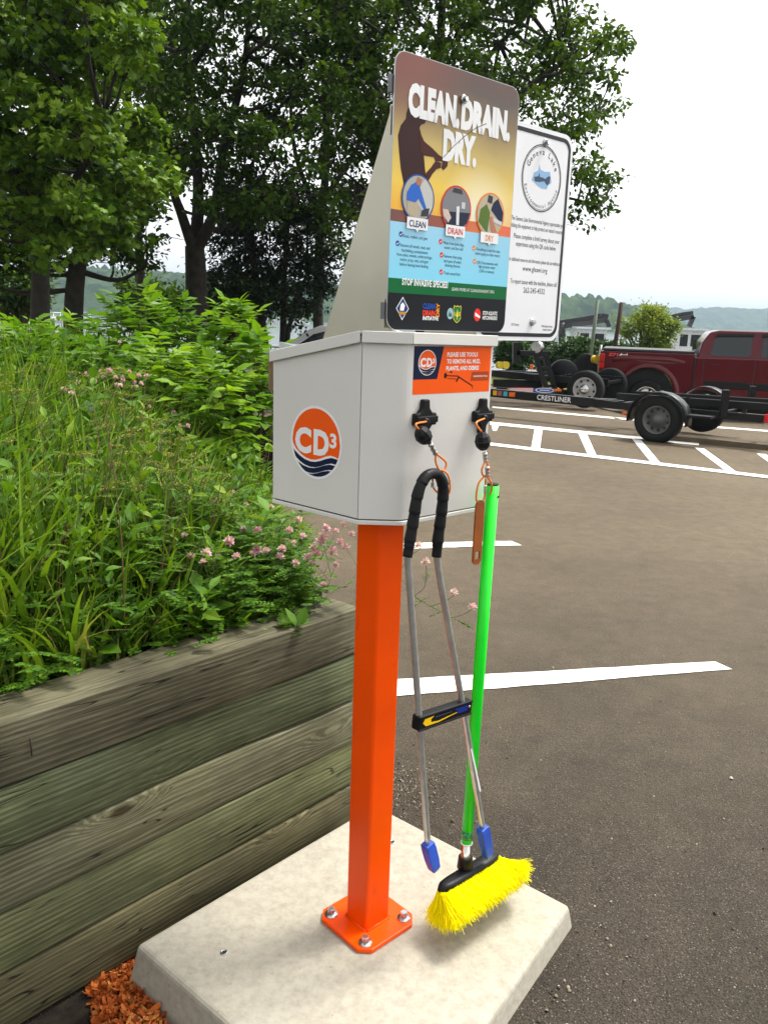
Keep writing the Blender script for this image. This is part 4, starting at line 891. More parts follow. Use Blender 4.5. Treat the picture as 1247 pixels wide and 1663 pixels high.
# lettered band at the foot of the pole
k = MB(); k.lathe([(0.01342, -0.034), (0.01342, -0.012)], pbot, ax, n=20); k.build('printed_band', mat('band_print', (0.01, 0.10, 0.06), 0.4, col2=(0.02, 0.5, 0.06), scale=260, thresh=(0.45, 0.5)), BR)
hub = fe+ax*0.012
bu = uF*0.99+np.array([0, 0, 0.0]); bu /= np.linalg.norm(bu)
k = MB(); k.lathe([(0.0175, 0.0), (0.0185, 0.012), (0.020, 0.030)], fe-ax*0.006, ax, n=16); k.build('socket', BLACK, BR, bevel=0.001)
HC = fe+ax*0.034+nF*0.010+uF*0.006      # middle of the block
hlen = 0.108
k = MB()
secs = []
for t in np.linspace(-1, 1, 15):
    w_ = 0.0185*math.sqrt(max(0.05, 1-(abs(t)**6))); secs.append((t, w_))
vs = []; fs = []
cs = [(-1, 0.35), (-0.75, 0.95), (0, 1.05), (0.75, 0.95), (1, 0.35), (0.9, -0.6), (0, -0.8), (-0.9, -0.6)]
for t, w_ in secs:
    c = HC+bu*hlen*t
    for x, y in cs: vs.append(c+nF*w_*x+zz*0.0115*y*min(1, w_/0.015))
n = 8
for i in range(len(secs)-1):
    for j in range(n): fs.append((n*i+j, n*i+(j+1) % n, n*(i+1)+(j+1) % n, n*(i+1)+j))
fs += [tuple(reversed(range(n))), tuple(range(n*(len(secs)-1), n*len(secs)))]
k.add(vs, fs, True); k.build('brush_block', BLACK, BR)
rng = np.random.default_rng(5)
# tufts: rows round the underside, flared towards front, back and both ends
tv, dv, ln = [], [], []
for row, (ph, rl) in enumerate(((-10, 0.062), (6, 0.066), (22, 0.068), (38, 0.068), (54, 0.066), (70, 0.062))):
    for t in np.linspace(-1, 1, 25):
        f = R(ph); d = nF*math.sin(f)-zz*math.cos(f)+bu*(0.28 if t > 0 else 0.06)*np.sign(t)*abs(t)**2.2
        d /= np.linalg.norm(d)
        tv.append(HC+bu*hlen*0.96*t+nF*0.020*math.sin(f)-zz*0.009*math.cos(f)); dv.append(d); ln.append(rl)
for e in (-1, 1):
    for ph in (np.linspace(-5, 66, 7) if e < 0 else np.linspace(-20, 85, 9)):
        for tilt in ((0.05, 0.28) if e < 0 else (0.3, 0.65)):
            f = R(ph); d = (nF*math.sin(f)-zz*math.cos(f))*math.cos(tilt)+bu*e*math.sin(tilt)
            tv.append(HC+bu*hlen*0.97*e+nF*0.014*math.sin(f)-zz*0.007); dv.append(d); ln.append(0.070)
tv = np.array(tv); dv = np.array(dv); ln = np.array(ln); NT = len(tv); HP = 105
base = np.repeat(tv, HP, 0)+rng.normal(size=(NT*HP, 3))*0.0022
dirs = np.repeat(dv, HP, 0)+rng.normal(size=(NT*HP, 3))*0.085
dirs /= np.linalg.norm(dirs, axis=1)[:, None]
leng = np.repeat(ln, HP)*rng.uniform(0.86, 1.06, NT*HP)
side = np.cross(dirs, rng.normal(size=(NT*HP, 3))); side /= np.linalg.norm(side, axis=1)[:, None]
wv = 0.00065
bend_ = rng.normal(size=(NT*HP, 3))*0.007
mid = base+dirs*leng[:, None]*0.55
end = base+dirs*leng[:, None]+bend_-zz*0.002
V = np.stack([base-side*wv, base+side*wv, mid-side*wv*1.1, mid+side*wv*1.1, end-side*wv*0.9, end+side*wv*0.9], 1).reshape(-1, 3)
F = np.array([[0, 1, 3, 2], [2, 3, 5, 4]])[None]+(np.arange(NT*HP)*6)[:, None, None]
BRIS = leafmat('yellow_bristle', [(0.62, 0.50, 0.02), (0.93, 0.88, 0.0), (0.95, 0.93, 0.0), (0.95, 0.94, 0.0)], 0.5, 0.4, 0.1)
npmesh('bristles', V, F.reshape(-1, 4), BRIS, BR, var=(np.repeat(rng.random(NT*HP)**0.6, 6)*np.tile([1, 1, 0.95, 0.95, 0.55, 0.55], NT*HP)))

# ================================================================== timber retaining wall
def wood(name, c1, c2, c3, seed):
    ev = lambda c, e_: tuple(x*0.62+y*0.38 for x, y in zip(c, e_)); c1 = ev(c1, (0.036, 0.036, 0.021)); c2 = ev(c2, (0.100, 0.098, 0.060)); c3 = ev(c3, (0.20, 0.19, 0.125)); c1 = tuple(0.45*x+0.55*y for x, y in zip(c1, c2)); c3 = tuple(0.62*x+0.38*y for x, y in zip(c3, c2)); c1, c2, c3 = [tuple(x*0.84 for x in c) for c in (c1, c2, c3)]
    m, N, L, b = newmat(name)
    tc = N.new('ShaderNodeTexCoord'); mp = N.new('ShaderNodeMapping'); mp.inputs['Location'].default_value = (seed*3.7, seed*1.3, seed*2.1)
    L.new(tc.outputs['Object'], mp.inputs['Vector'])
    # slow warp so the grain swings round knots
    mw = N.new('ShaderNodeMapping'); mw.inputs['Scale'].default_value = (1.6, 5, 7); L.new(mp.outputs[0], mw.inputs['Vector'])
    wz = N.new('ShaderNodeTexNoise'); wz.inputs['Scale'].default_value = 1.0; wz.inputs['Detail'].default_value = 2; L.new(mw.outputs[0], wz.inputs['Vector'])
    cmb = N.new('ShaderNodeVectorMath'); cmb.operation = 'MULTIPLY_ADD'; cmb.inputs[1].default_value = (0, 0.006, 0.006); L.new(wz.outputs['Color'], cmb.inputs[0]); L.new(mp.outputs[0], cmb.inputs[2])
    # knots: sparse cells that push the grain aside and darken their middle
    mk = N.new('ShaderNodeMapping'); mk.inputs['Scale'].default_value = (2.3, 0.01, 7.2); L.new(mp.outputs[0], mk.inputs['Vector'])
    kv = N.new('ShaderNodeTexVoronoi'); kv.inputs['Scale'].default_value = 1.0; kv.inputs['Randomness'].default_value = 0.9; L.new(mk.outputs[0], kv.inputs['Vector'])
    kr = N.new('ShaderNodeValToRGB'); e = kr.color_ramp.elements; e[0].position = 0.0; e[0].color = (1, 1, 1, 1); e[1].position = 0.34; e[1].color = (0, 0, 0, 1); kr.color_ramp.interpolation = 'EASE'; L.new(kv.outputs['Distance'], kr.inputs['Fac'])
    kc = N.new('ShaderNodeSeparateColor'); L.new(kv.outputs['Color'], kc.inputs[0]); kg = N.new('ShaderNodeMath'); kg.operation = 'GREATER_THAN'; kg.inputs[1].default_value = 0.40; L.new(kc.outputs[0], kg.inputs[0])
    km = N.new('ShaderNodeMath'); km.operation = 'MULTIPLY'; L.new(kr.outputs[0], km.inputs[0]); L.new(kg.outputs[0], km.inputs[1])
    ko = N.new('ShaderNodeCombineXYZ'); kz = N.new('ShaderNodeMath'); kz.operation = 'MULTIPLY'; kz.inputs[1].default_value = 0.055; L.new(km.outputs[0], kz.inputs[0]); L.new(kz.outputs[0], ko.inputs['Z']); L.new(kz.outputs[0], ko.inputs['Y'])
    kadd = N.new('ShaderNodeVectorMath'); kadd.operation = 'ADD'; L.new(cmb.outputs[0], kadd.inputs[0]); L.new(ko.outputs[0], kadd.inputs[1]); cmb = kadd
    kd = N.new('ShaderNodeValToRGB'); e = kd.color_ramp.elements; e[0].position = 0.80; e[0].color = (1, 1, 1, 1); e[1].position = 0.93; e[1].color = (0.28, 0.22, 0.16, 1); L.new(km.outputs[0], kd.inputs['Fac'])
    mg = N.new('ShaderNodeMapping'); mg.inputs['Scale'].default_value = (2.0, 50, 62); L.new(cmb.outputs[0], mg.inputs['Vector'])
    gr = N.new('ShaderNodeTexNoise'); gr.inputs['Scale'].default_value = 2.4; gr.inputs['Detail'].default_value = 5; gr.inputs['Roughness'].default_value = 0.6; L.new(mg.outputs[0], gr.inputs['Vector'])
    wv_ = N.new('ShaderNodeTexWave'); wv_.bands_direction = 'Z'; wv_.inputs['Scale'].default_value = 24; wv_.inputs['Distortion'].default_value = 5.5; wv_.inputs['Detail'].default_value = 1.5; wv_.inputs['Detail Scale'].default_value = 0.35
    mv = N.new('ShaderNodeMapping'); mv.inputs['Scale'].default_value = (0.16, 0.7, 1.0); L.new(cmb.outputs[0], mv.inputs['Vector']); L.new(mv.outputs[0], wv_.inputs['Vector'])
    ad = N.new('ShaderNodeMath'); ad.operation = 'MULTIPLY_ADD'; ad.inputs[1].default_value = 0.22; L.new(wv_.outputs['Fac'], ad.inputs[0]); L.new(gr.outputs['Fac'], ad.inputs[2])
    r = N.new('ShaderNodeValToRGB'); e = r.color_ramp.elements; e.new(0.5)
    for i, (p, c) in enumerate(((0.44, c1), (0.60, c2), (0.76, c3))): e[i].position = p; e[i].color = (*c, 1)
    L.new(ad.outputs[0], r.inputs['Fac'])
    bl = N.new('ShaderNodeTexNoise'); bl.inputs['Scale'].default_value = 3.5; bl.inputs['Detail'].default_value = 6; L.new(mp.outputs[0], bl.inputs['Vector'])
    rb = N.new('ShaderNodeValToRGB'); e = rb.color_ramp.elements; e[0].position = 0.3; e[0].color = (0.66, 0.66, 0.63, 1); e[1].position = 0.65; e[1].color = (1.25, 1.24, 1.18, 1); L.new(bl.outputs['Fac'], rb.inputs['Fac'])
    mx = N.new('ShaderNodeMixRGB'); mx.blend_type = 'MULTIPLY'; mx.inputs[0].default_value = 1; L.new(r.outputs[0], mx.inputs[1]); L.new(rb.outputs[0], mx.inputs[2])
    mf = N.new('ShaderNodeMapping'); mf.inputs['Scale'].default_value = (11, 190, 240); L.new(cmb.outputs[0], mf.inputs['Vector'])
    fn = N.new('ShaderNodeTexNoise'); fn.inputs['Scale'].default_value = 1.3; fn.inputs['Detail'].default_value = 3; fn.inputs['Roughness'].default_value = 0.7; L.new(mf.outputs[0], fn.inputs['Vector'])
    rf = N.new('ShaderNodeValToRGB'); e = rf.color_ramp.elements; e[0].position = 0.36; e[0].color = (0.80, 0.80, 0.79, 1); e[1].position = 0.62; e[1].color = (1.14, 1.14, 1.12, 1); L.new(fn.outputs['Fac'], rf.inputs['Fac'])
    mxf = N.new('ShaderNodeMixRGB'); mxf.blend_type = 'MULTIPLY'; mxf.inputs[0].default_value = 1; L.new(mx.outputs[0], mxf.inputs[1]); L.new(rf.outputs[0], mxf.inputs[2]); mx = mxf
    # drying cracks: thin dark streaks along the length
    mc = N.new('ShaderNodeMapping'); mc.inputs['Scale'].default_value = (0.9, 10, 17); L.new(cmb.outputs[0], mc.inputs['Vector'])
    ck = N.new('ShaderNodeTexNoise'); ck.inputs['Scale'].default_value = 1.6; ck.inputs['Detail'].default_value = 2; L.new(mc.outputs[0], ck.inputs['Vector'])
    rc = N.new('ShaderNodeValToRGB'); e = rc.color_ramp.elements; e.new(0.5); e.new(0.5)
    for i_, (p_, v_) in enumerate(((0.491, 1.0), (0.4975, 0.12), (0.5025, 0.12), (0.509, 1.0))): e[i_].position = p_; e[i_].color = (v_, v_, v_*0.95, 1)
    L.new(ck.outputs['Fac'], rc.inputs['Fac'])
    mkn = N.new('ShaderNodeTexNoise'); mkn.inputs['Scale'].default_value = 2.3; L.new(mp.outputs[0], mkn.inputs['Vector']); mkr = N.new('ShaderNodeValToRGB'); e = mkr.color_ramp.elements; e[0].position = 0.46; e[0].color = (1, 1, 1, 1); e[1].position = 0.52; e[1].color = (0, 0, 0, 1); L.new(mkn.outputs['Fac'], mkr.inputs['Fac'])
    rcm = N.new('ShaderNodeMixRGB'); L.new(mkr.outputs[0], rcm.inputs[0]); L.new(rc.outputs[0], rcm.inputs[1]); rcm.inputs[2].default_value = (1, 1, 1, 1); rc = rcm
    m2 = N.new('ShaderNodeMixRGB'); m2.blend_type = 'MULTIPLY'; m2.inputs[0].default_value = 1; L.new(mx.outputs[0], m2.inputs[1]); L.new(rc.outputs[0], m2.inputs[2])
    m3 = N.new('ShaderNodeMixRGB'); m3.blend_type = 'MULTIPLY'; m3.inputs[0].default_value = 1; L.new(m2.outputs[0], m3.inputs[1]); L.new(kd.outputs[0], m3.inputs[2])
    L.new(m3.outputs[0], b.inputs['Base Color']); pset(b, rough=0.85, spec=0.2)
    a2 = N.new('ShaderNodeMath'); a2.operation = 'MULTIPLY'; L.new(ad.outputs[0], a2.inputs[0]); L.new(rc.outputs[0], a2.inputs[1])
    bp = N.new('ShaderNodeBump'); bp.inputs['Strength'].default_value = 0.3; bp.inputs['Distance'].default_value = 0.002; L.new(a2.outputs[0], bp.inputs['Height']); L.new(bp.outputs[0], b.inputs['Normal'])
    return m
WD = [wood('timber_brown', (0.036, 0.031, 0.020), (0.080, 0.070, 0.048), (0.155, 0.142, 0.100), 1), wood('timber_green', (0.026, 0.038, 0.017), (0.066, 0.088, 0.040), (0.145, 0.175, 0.095), 2),
      wood('timber_grey', (0.050, 0.050, 0.030), (0.135, 0.132, 0.082), (0.25, 0.24, 0.16), 3), wood('timber_moss', (0.055, 0.062, 0.026), (0.125, 0.138, 0.062), (0.22, 0.225, 0.12), 4), wood('timber_base', (0.045, 0.038, 0.018), (0.105, 0.090, 0.045), (0.18, 0.155, 0.085), 5)]
wdir = np.array([0.667, 0.745, 0]); wnrm = np.array([0.745, -0.667, 0])       # outward normal
W0 = np.array([-0.592, 1.711, 0])-wnrm*0.004                                   # a point on the face, at the slab's corner
WE = 0.80                                                                     # end of the wall along wdir
WSTART = -2.2
zc = [0.012, 0.160, 0.305, 0.447, 0.595, 0.742]
wall = empty('retaining_wall', W0+wdir*0.2, 'weathered green-grey timber retaining wall holding the weed bed', 'wall')
def timber(P, d, nrm, L0, L1, z0, z1, mt, seed, dep=0.135):
    """a sawn timber with slightly wavy, rounded edges; built along local x so the grain follows it"""
    rg = np.random.default_rng(seed); n = 26
    xs = np.linspace(0, L1-L0, n); hh = z1-z0
    prof = []
    r_ = 0.0045
    for cx, cz, q0 in ((-r_, r_, -90), (-r_, hh-r_, 0), (-dep+r_, hh-r_, 90), (-dep+r_, r_, 180)):
        for i in range(3): q = R(q0+45*i); prof.append((cx+r_*math.cos(q), cz+r_*math.sin(q)))
    k_ = len(prof); V = []
    def wob(s): 
        c = rg.normal(size=(5,))*s; f = rg.uniform(1, 9, 5); p_ = rg.uniform(0, 6, 5)
        return sum(c[i]*np.sin(f[i]*xs+p_[i]) for i in range(5))
    wf, wt, we = wob(0.0014), wob(0.0013), rg.normal(size=n)*0.0012
    for i, x in enumerate(xs):
        for j, (y, z) in enumerate(prof):
            yy = y+(wf[i] if y > -dep/2 else 0)+(we[i] if 3 <= j <= 5 else 0); z2 = z+(wt[i] if z > hh/2 else 0)+(we[(i*3) % n]*0.8 if 3 <= j <= 5 else 0)
            V.append((x, -yy, z2))
    F = [(i*k_+j, i*k_+(j+1) % k_, (i+1)*k_+(j+1) % k_, (i+1)*k_+j) for i in range(n-1) for j in range(k_)]
    k = MB(); k.add(V, F, True); k.f.append(tuple(reversed(range(k_)))); k.sm.append(False); k.f.append(tuple(range((n-1)*k_, n*k_))); k.sm.append(False)
    o = k.build('timber', mt); o.parent = wall
    o.location = Vector(P+d*L0+np.array([0, 0, z0]))-wall.location
    o.rotation_euler = (0, 0, math.atan2(d[1], d[0]))
    return o
prd = [0.0, -0.006, -0.003, -0.005, 0.001]
for i in range(5):
    ti = [4, 3, 2, 1, 0][i]
    timber(W0+wnrm*(prd[i]), wdir, wnrm, WSTART-0.05*i, WE-0.004*(i % 2), zc[i], zc[i+1]-0.006, WD[ti], 10+i)
# return wall along the far end of the bed
rd = np.array([-0.25, 0.968, 0]); rd /= np.linalg.norm(rd); rn = np.array([rd[1], -rd[0], 0])
P0 = W0+wdir*(WE-0.06)-wnrm*0.13+rn*0.04
for i in range(5):
    timber(P0+rd*0.03, rd, rn, 0.06, 4.6, zc[i], zc[i+1]-0.0035, WD[[4, 0, 4, 0, 2][i]], 30+i, 0.13)
# rusty spike in the top timber and a dark nail stain
k = MB(); sp = onplane(50, 1205, W0, wnrm); k.tube([sp+wnrm*0.002+zz*0.01, sp+wnrm*0.003-zz*0.03], 0.0016, 6); k.build('spike', mat('rust', (0.03, 0.015, 0.01), 0.8), wall)
# ------------------------------------------------------------------ orange mulch at the foot of the wall
def arcstrip(n=5, bend=0.9, w=0.16, l=1.0):
    V = []; F = []
    for i in range(n):
        t = i/(n-1); a = (t-0.5)*bend; ww = w*(0.35+0.65*math.sin(math.pi*(0.15+0.75*t)))
        x = math.sin(a)/bend*l; z = (1-math.cos(a))/bend*l
        V += [(x, -ww, z), (x, ww, z+0.02)]
    for i in range(n-1): F.append((2*i, 2*i+2, 2*i+3, 2*i+1))
    return np.array(V), np.array(F)
rng = np.random.default_rng(11)
MUL = leafmat('mulch_chip', [(0.16, 0.030, 0.006), (0.36, 0.075, 0.012), (0.50, 0.135, 0.025), (0.55, 0.26, 0.07)], 0.75, 0.05, 0.2)
def sample_poly(poly, n, rng):
    P = np.array(poly)[:, :2]; lo, hi = P.min(0), P.max(0); out = []
    while len(out) < n:
        q = rng.uniform(lo, hi); ins = False; j = len(P)-1
        for i in range(len(P)):
            if (P[i][1] > q[1]) != (P[j][1] > q[1]) and q[0] < (P[j][0]-P[i][0])*(q[1]-P[i][1])/(P[j][1]-P[i][1])+P[i][0]: ins = not ins
            j = i
        if ins: out.append(q)
    return np.array(out)
mp_ = [onz(*q, z=0.0)[:2] for q in ((140, 1598), (212, 1545), (262, 1660), (330, 1760), (250, 1790), (165, 1690))]
N_ = 1500
q = sample_poly(mp_, N_, rng); ctr = np.mean(mp_, 0)
dd = np.linalg.norm(q-ctr, axis=1)
pos = np.c_[q, np.clip(0.032*(1-(dd/0.19)**2), 0, 1)*rng.uniform(0.15, 1, N_)+0.004]
Vs, Fs, vr = [], [], []
off = 0
for bend, w_, frac in ((0.5, 0.17, 0.45), (1.6, 0.12, 0.35), (2.8, 0.10, 0.2)):
    n = int(N_*frac); idx = rng.choice(N_, n, replace=False)
    tv_, tf_ = arcstrip(5, bend, w_)
    v, f = scatter(tv_, tf_, pos[idx], rotmats(n, rng, up=1.2), rng.uniform(0.014, 0.042, n)); Vs.append(v); Fs.append(f+off); off += len(v); vr.append(np.repeat(np.clip(rng.normal(0.5, 0.25, n), 0, 1), len(tv_)))
tag(npmesh('mulch', np.concatenate(Vs), np.concatenate(Fs), MUL, var=np.concatenate(vr)), 'loose orange wood mulch heaped between wall and slab', 'mulch', kind='stuff')
# dark soil at the wall foot
SOIL = mat('soil', (0.035, 0.028, 0.02), 0.95, col2=(0.015, 0.012, 0.01), scale=25, bump=0.8, bscale=60, spec=0.1)
sp_ = [W0+wdir*(-2.2)+wnrm*0.0, W0+wdir*0.1, W0+wdir*0.02+wnrm*0.10, W0+wdir*(-0.25)+wnrm*0.12, W0+wdir*(-0.45)+wnrm*0.16, W0+wdir*(-2.2)+wnrm*0.18]
k = MB(); k.add([zs(p, 0.005) for p in sp_], [tuple(range(len(sp_)))]); tag(k.build('soil_strip', SOIL, fix=False), kind='structure')
# ------------------------------------------------------------------ loose stones on the asphalt
rng = np.random.default_rng(21)
ico = np.array([(0, 0, 1), (0.9, 0, 0.45), (0.28, 0.85, 0.45), (-0.72, 0.53, 0.45), (-0.72, -0.53, 0.45), (0.28, -0.85, 0.45), (0.72, 0.53, -0.3), (-0.28, 0.85, -0.3), (-0.9, 0, -0.3), (-0.28, -0.85, -0.3), (0.72, -0.53, -0.3)])
icf = np.array([(0, 1, 2), (0, 2, 3), (0, 3, 4), (0, 4, 5), (0, 5, 1), (1, 6, 2), (2, 6, 7), (2, 7, 3), (3, 7, 8), (3, 8, 4), (4, 8, 9), (4, 9, 5), (5, 9, 10), (5, 10, 1), (1, 10, 6)])
n1 = 130; n2 = 70
q1 = np.array([onz(rng.uniform(660, 1240), 1050+620*rng.random()**0.8, 0)[:2] for _ in range(n1)])
def along(a, b, n, s): t = rng.random(n)[:, None]; return np.array(a)*(1-t)+np.array(b)*t+np.abs(rng.normal(size=(n, 1)))*s
e_a, e_b = grow(qR, 0.072)[:2], grow(qF, 0.072)[:2]; ed = np.array([0.83, -0.56])
t = rng.random(n2)[:, None]; q2 = e_a*(1-t)+e_b*t+ed*np.abs(rng.normal(size=(n2, 1)))*0.05
# gravel gathered in the corner behind the post
n3 = 700; c3 = onz(655, 1290, 0)[:2]; q3 = c3+rng.normal(size=(n3, 2))*np.array([0.09, 0.10])
inpad = lambda q: np.array([((qB-qR)[0]*(p-qR)[1]-(qB-qR)[1]*(p-qR)[0]) > 0 for p in q])
q3 = q3[~inpad(q3)]
P_ = np.concatenate([q1, q2, q3]); n = len(P_)
size = np.r_[rng.uniform(0.0012, 0.0042, n1)*np.where(rng.random(n1) < 0.06, 1.9, 1), rng.uniform(0.0015, 0.0060, n2), rng.uniform(0.0012, 0.0035, len(q3))]
v, f = scatter(ico, icf, np.c_[P_, size*0.4+terr(P_[:, 1], P_[:, 0])], rotmats(n, rng, 0.5), size)
STN = leafmat('stones', [(0.04, 0.035, 0.03), (0.12, 0.10, 0.07), (0.28, 0.24, 0.17), (0.50, 0.47, 0.42)], 0.85, 0.0, 0.2)
tag(npmesh('gravel', v, f, STN, var=np.repeat(rng.random(n)**1.1, len(ico))), 'loose grit and pebbles scattered on the asphalt', 'gravel', kind='stuff')
# one curled tan leaf on the asphalt
lf = onz(704, 1334, 0.006); tv_, tf_ = arcstrip(6, 1.0, 0.28); v, f = scatter(tv_, tf_, np.array([lf]), rotmats(1, rng, 3), np.array([0.022]))
tag(npmesh('fallen_leaf', v, f, mat('dry_leaf', (0.36, 0.20, 0.07), 0.8), loc=lf), 'small curled tan leaf lying on the asphalt behind the slab', 'leaf')
# ================================================================== planted bed
rng = np.random.default_rng(3)
SOILZ = 0.665
bp0 = W0+wdir*WSTART-wnrm*0.13; bp1 = P0-rn*0.02; bp2 = P0+rd*4.7-rn*0.02
bedpoly = [bp0, bp1, bp2, np.array([-2.5, 7.4, 0]), np.array([-9, 7.4, 0]), np.array([-9, 0.0, 0])]
k = MB(); k.add([zs(p, SOILZ) for p in bedpoly], [tuple(range(len(bedpoly)))]); tag(k.build('bed_soil', SOIL, fix=False), kind='structure')
k = MB(); k.prism([np.array([-9, 7.3, 0]), np.array([-1.0, 7.3, 0]), np.array([-1.0, 7.42, 0]), np.array([-9, 7.42, 0])], zz*0.6); tag(k.build('bed_bank', SOIL), kind='structure')
def inbed(q, m=0.02):
    a = (q-(W0-wnrm*(0.125+m))[:2])@(-wnrm[:2]) > 0
    b = (q-(P0-rn*m)[:2])@(-rn[:2]) > 0
    return a & b
def wall_dist(q): return (q-(W0-wnrm*0.13)[:2])@(-wnrm[:2])
def ret_dist(q): return (q-P0[:2])@(-rn[:2])
def bed_points(n, ymax=7.2, pw=1.0, extra=0.35):
    out = []
    while len(out) < n:
        Y = 1.15+(ymax-1.15)*rng.random(4000)**pw; X = rng.uniform(-1, 1, 4000)*3.9
        q = np.c_[X, Y]; ok = inbed(q) & (X > -0.50*Y-extra) & (X < 0.3)
        out += list(q[ok])
    return np.array(out[:n])
def hmap(q):
    """height of the growth: low at the corner by the post, tall to the left and back"""
    wd_, rt = wall_dist(q), ret_dist(q)
    s = (q-W0[:2])@wdir[:2]
    low = np.clip((0.95-s)*0.55+wd_*0.42, 0.12, 1)
    base = 0.16+0.44*np.clip(low, 0, 1)
    base *= np.clip(0.62+rt*0.9, 0.5, 1)
    edge = np.clip(0.50+wd_*2.4, 0.45, 1)
    return base*edge
GRASS = leafmat('grass_blade', [(0.022, 0.060, 0.005), (0.064, 0.145, 0.009), (0.130, 0.235, 0.014), (0.215, 0.315, 0.026), (0.42, 0.35, 0.13)], 0.5, 0.38, 0.2)
def blades(P, h, w, lean, var, segs=5, droop=1.0):
    n = len(P); az = rng.uniform(0, 2*math.pi, n); d = np.c_[np.cos(az), np.sin(az), np.zeros(n)]; sd = np.c_[-np.sin(az), np.cos(az), np.zeros(n)]
    tw = rng.normal(size=n)*0.5; sd = sd*np.cos(tw)[:, None]+d*np.sin(tw)[:, None]*0.6
    V = []; 
    for i in range(segs+1):
        t = i/segs
        r_ = lean*(t**1.7)*h*droop; z = h*(t-0.42*lean*t**2.6*droop)
        c = np.c_[P, np.zeros(n)]+d*r_[:, None]+np.c_[np.zeros((n, 2)), SOILZ+z]
        ww = w*(0.55+0.75*math.sin(math.pi*min(1, 0.15+t*0.8)))*(1-t**3)+0.0003
        V += [c-sd*ww[:, None], c+sd*ww[:, None]]
    V = np.stack(V, 1); k = 2*(segs+1)
    F = np.array([[2*i, 2*i+1, 2*i+3, 2*i+2] for i in range(segs)])[None]+(np.arange(n)*k)[:, None, None]
    return V.reshape(-1, 3), F.reshape(-1, 4), np.repeat(var, k)
def merge(name, parts, mt, label, cat):
    off = 0; Vs, Fs, vr = [], [], []
    for v, f, a in parts: Vs.append(v); Fs.append(f+off); vr.append(a); off += len(v)
    return tag(npmesh(name, np.concatenate(Vs), np.concatenate(Fs), mt, var=np.concatenate(vr)), label, cat, kind='stuff')
parts = []
q = bed_points(17000, pw=0.85); h = hmap(q)*rng.uniform(0.55, 1.15, len(q)); parts.append(blades(q, h, rng.uniform(0.0012, 0.0030, len(q))*np.clip(q[:, 1]/2.0, 1, 2.4), rng.uniform(0.1, 0.65, len(q)), np.clip(rng.normal(0.45, 0.2, len(q)), 0, 0.9)))
q = bed_points(14500, pw=0.9); h = hmap(q)*rng.uniform(0.75, 1.5, len(q)); parts.append(blades(q, h, rng.uniform(0.0035, 0.0085, len(q))*np.clip(q[:, 1]/2.6, 1, 1.6), rng.uniform(0.1, 0.8, len(q)), np.clip(rng.normal(0.42, 0.2, len(q)), 0, 0.85), 6))
q = bed_points(1300, pw=0.9); h = hmap(q)*rng.uniform(0.5, 1.1, len(q)); parts.append(blades(q, h, rng.uniform(0.001, 0.0030, len(q)), rng.uniform(0.3, 1.2, len(q)), np.full(len(q), 1.0)))
merge('grass', parts, GRASS, 'tall arching wild grass filling the bed behind the timber wall', 'grass')
# leafy weeds: stems with alternate lance leaves
def lance(w=0.16, fold=0.06, droop=0.18):
    V = np.array([(0, 0, 0), (0.22, w*0.75, fold), (0.22, 0, 0), (0.22, -w*0.75, fold), (0.55, w, fold-droop*0.3), (0.55, 0, -droop*0.3), (0.55, -w, fold-droop*0.3), (1.0, 0, -droop)])
    F = np.array([(0, 2, 1), (0, 3, 2), (1, 2, 5), (1, 5, 4), (2, 3, 6), (2, 6, 5), (4, 5, 7), (5, 6, 7)])
    return V, F
def leaf_frames(d, rng, roll=0.5):
    """x along d, z mostly up"""
    n = len(d); x = d/np.linalg.norm(d, axis=1)[:, None]
    up = np.tile([0, 0, 1.0], (n, 1))+rng.normal(size=(n, 3))*roll*0.5
    y = np.cross(up, x); y /= np.linalg.norm(y, axis=1)[:, None]; z = np.cross(x, y)
    return np.stack([x, y, z], 2)
FORB = leafmat('weed_leaf', [(0.024, 0.070, 0.007), (0.058, 0.145, 0.010), (0.110, 0.225, 0.015), (0.20, 0.29, 0.026)], 0.5, 0.35, 0.2)
STEM = leafmat('weed_stem', [(0.05, 0.09, 0.02), (0.09, 0.10, 0.03), (0.11, 0.05, 0.025)], 0.6, 0.0)
def stems_mesh(starts, ends, bow, r0, var, n=5, k=3):
    m_ = len(starts); V = []
    d = ends-starts; side = np.cross(d, rng.normal(size=d.shape)); side /= (np.linalg.norm(side, axis=1)[:, None]+1e-9); s2_ = np.cross(d, side); s2_ /= (np.linalg.norm(s2_, axis=1)[:, None]+1e-9)
    for i in range(n):
        t = i/(n-1); c = starts+d*t+side*(bow*math.sin(math.pi*t))[:, None]; rr = r0*(1-0.65*t)
        for j in range(k):
            a = 2*math.pi*j/k; V.append(c+(side*math.cos(a)+s2_*math.sin(a))*rr[:, None])
    V = np.stack(V, 1)
    F = np.array([[i*k+j, i*k+(j+1) % k, (i+1)*k+(j+1) % k, (i+1)*k+j] for i in range(n-1) for j in range(k)])[None]+(np.arange(m_)*n*k)[:, None, None]
    return V.reshape(-1, 3), F.reshape(-1, 4), np.repeat(var, n*k)
nF_ = 1450
q = bed_points(nF_, pw=0.8); h = hmap(q)*rng.uniform(0.6, 1.32, nF_)
st_ = np.c_[q, np.full(nF_, SOILZ)]; en = st_+np.c_[rng.normal(size=(nF_, 2))*0.09, h]
stem_parts = [stems_mesh(st_, en, rng.normal(size=nF_)*0.02, rng.uniform(0.0012, 0.0026, nF_), rng.random(nF_))]
L_ = 15
t = np.tile(np.linspace(0.22, 1.0, L_), (nF_, 1))+rng.normal(size=(nF_, L_))*0.02
base = st_[:, None]+(en-st_)[:, None]*t[..., None]
az = rng.uniform(0, 6.28, nF_)[:, None]+np.arange(L_)*2.39996+rng.normal(size=(nF_, L_))*0.3
el = rng.uniform(-0.1, 0.75, (nF_, L_))+0.4*t**3
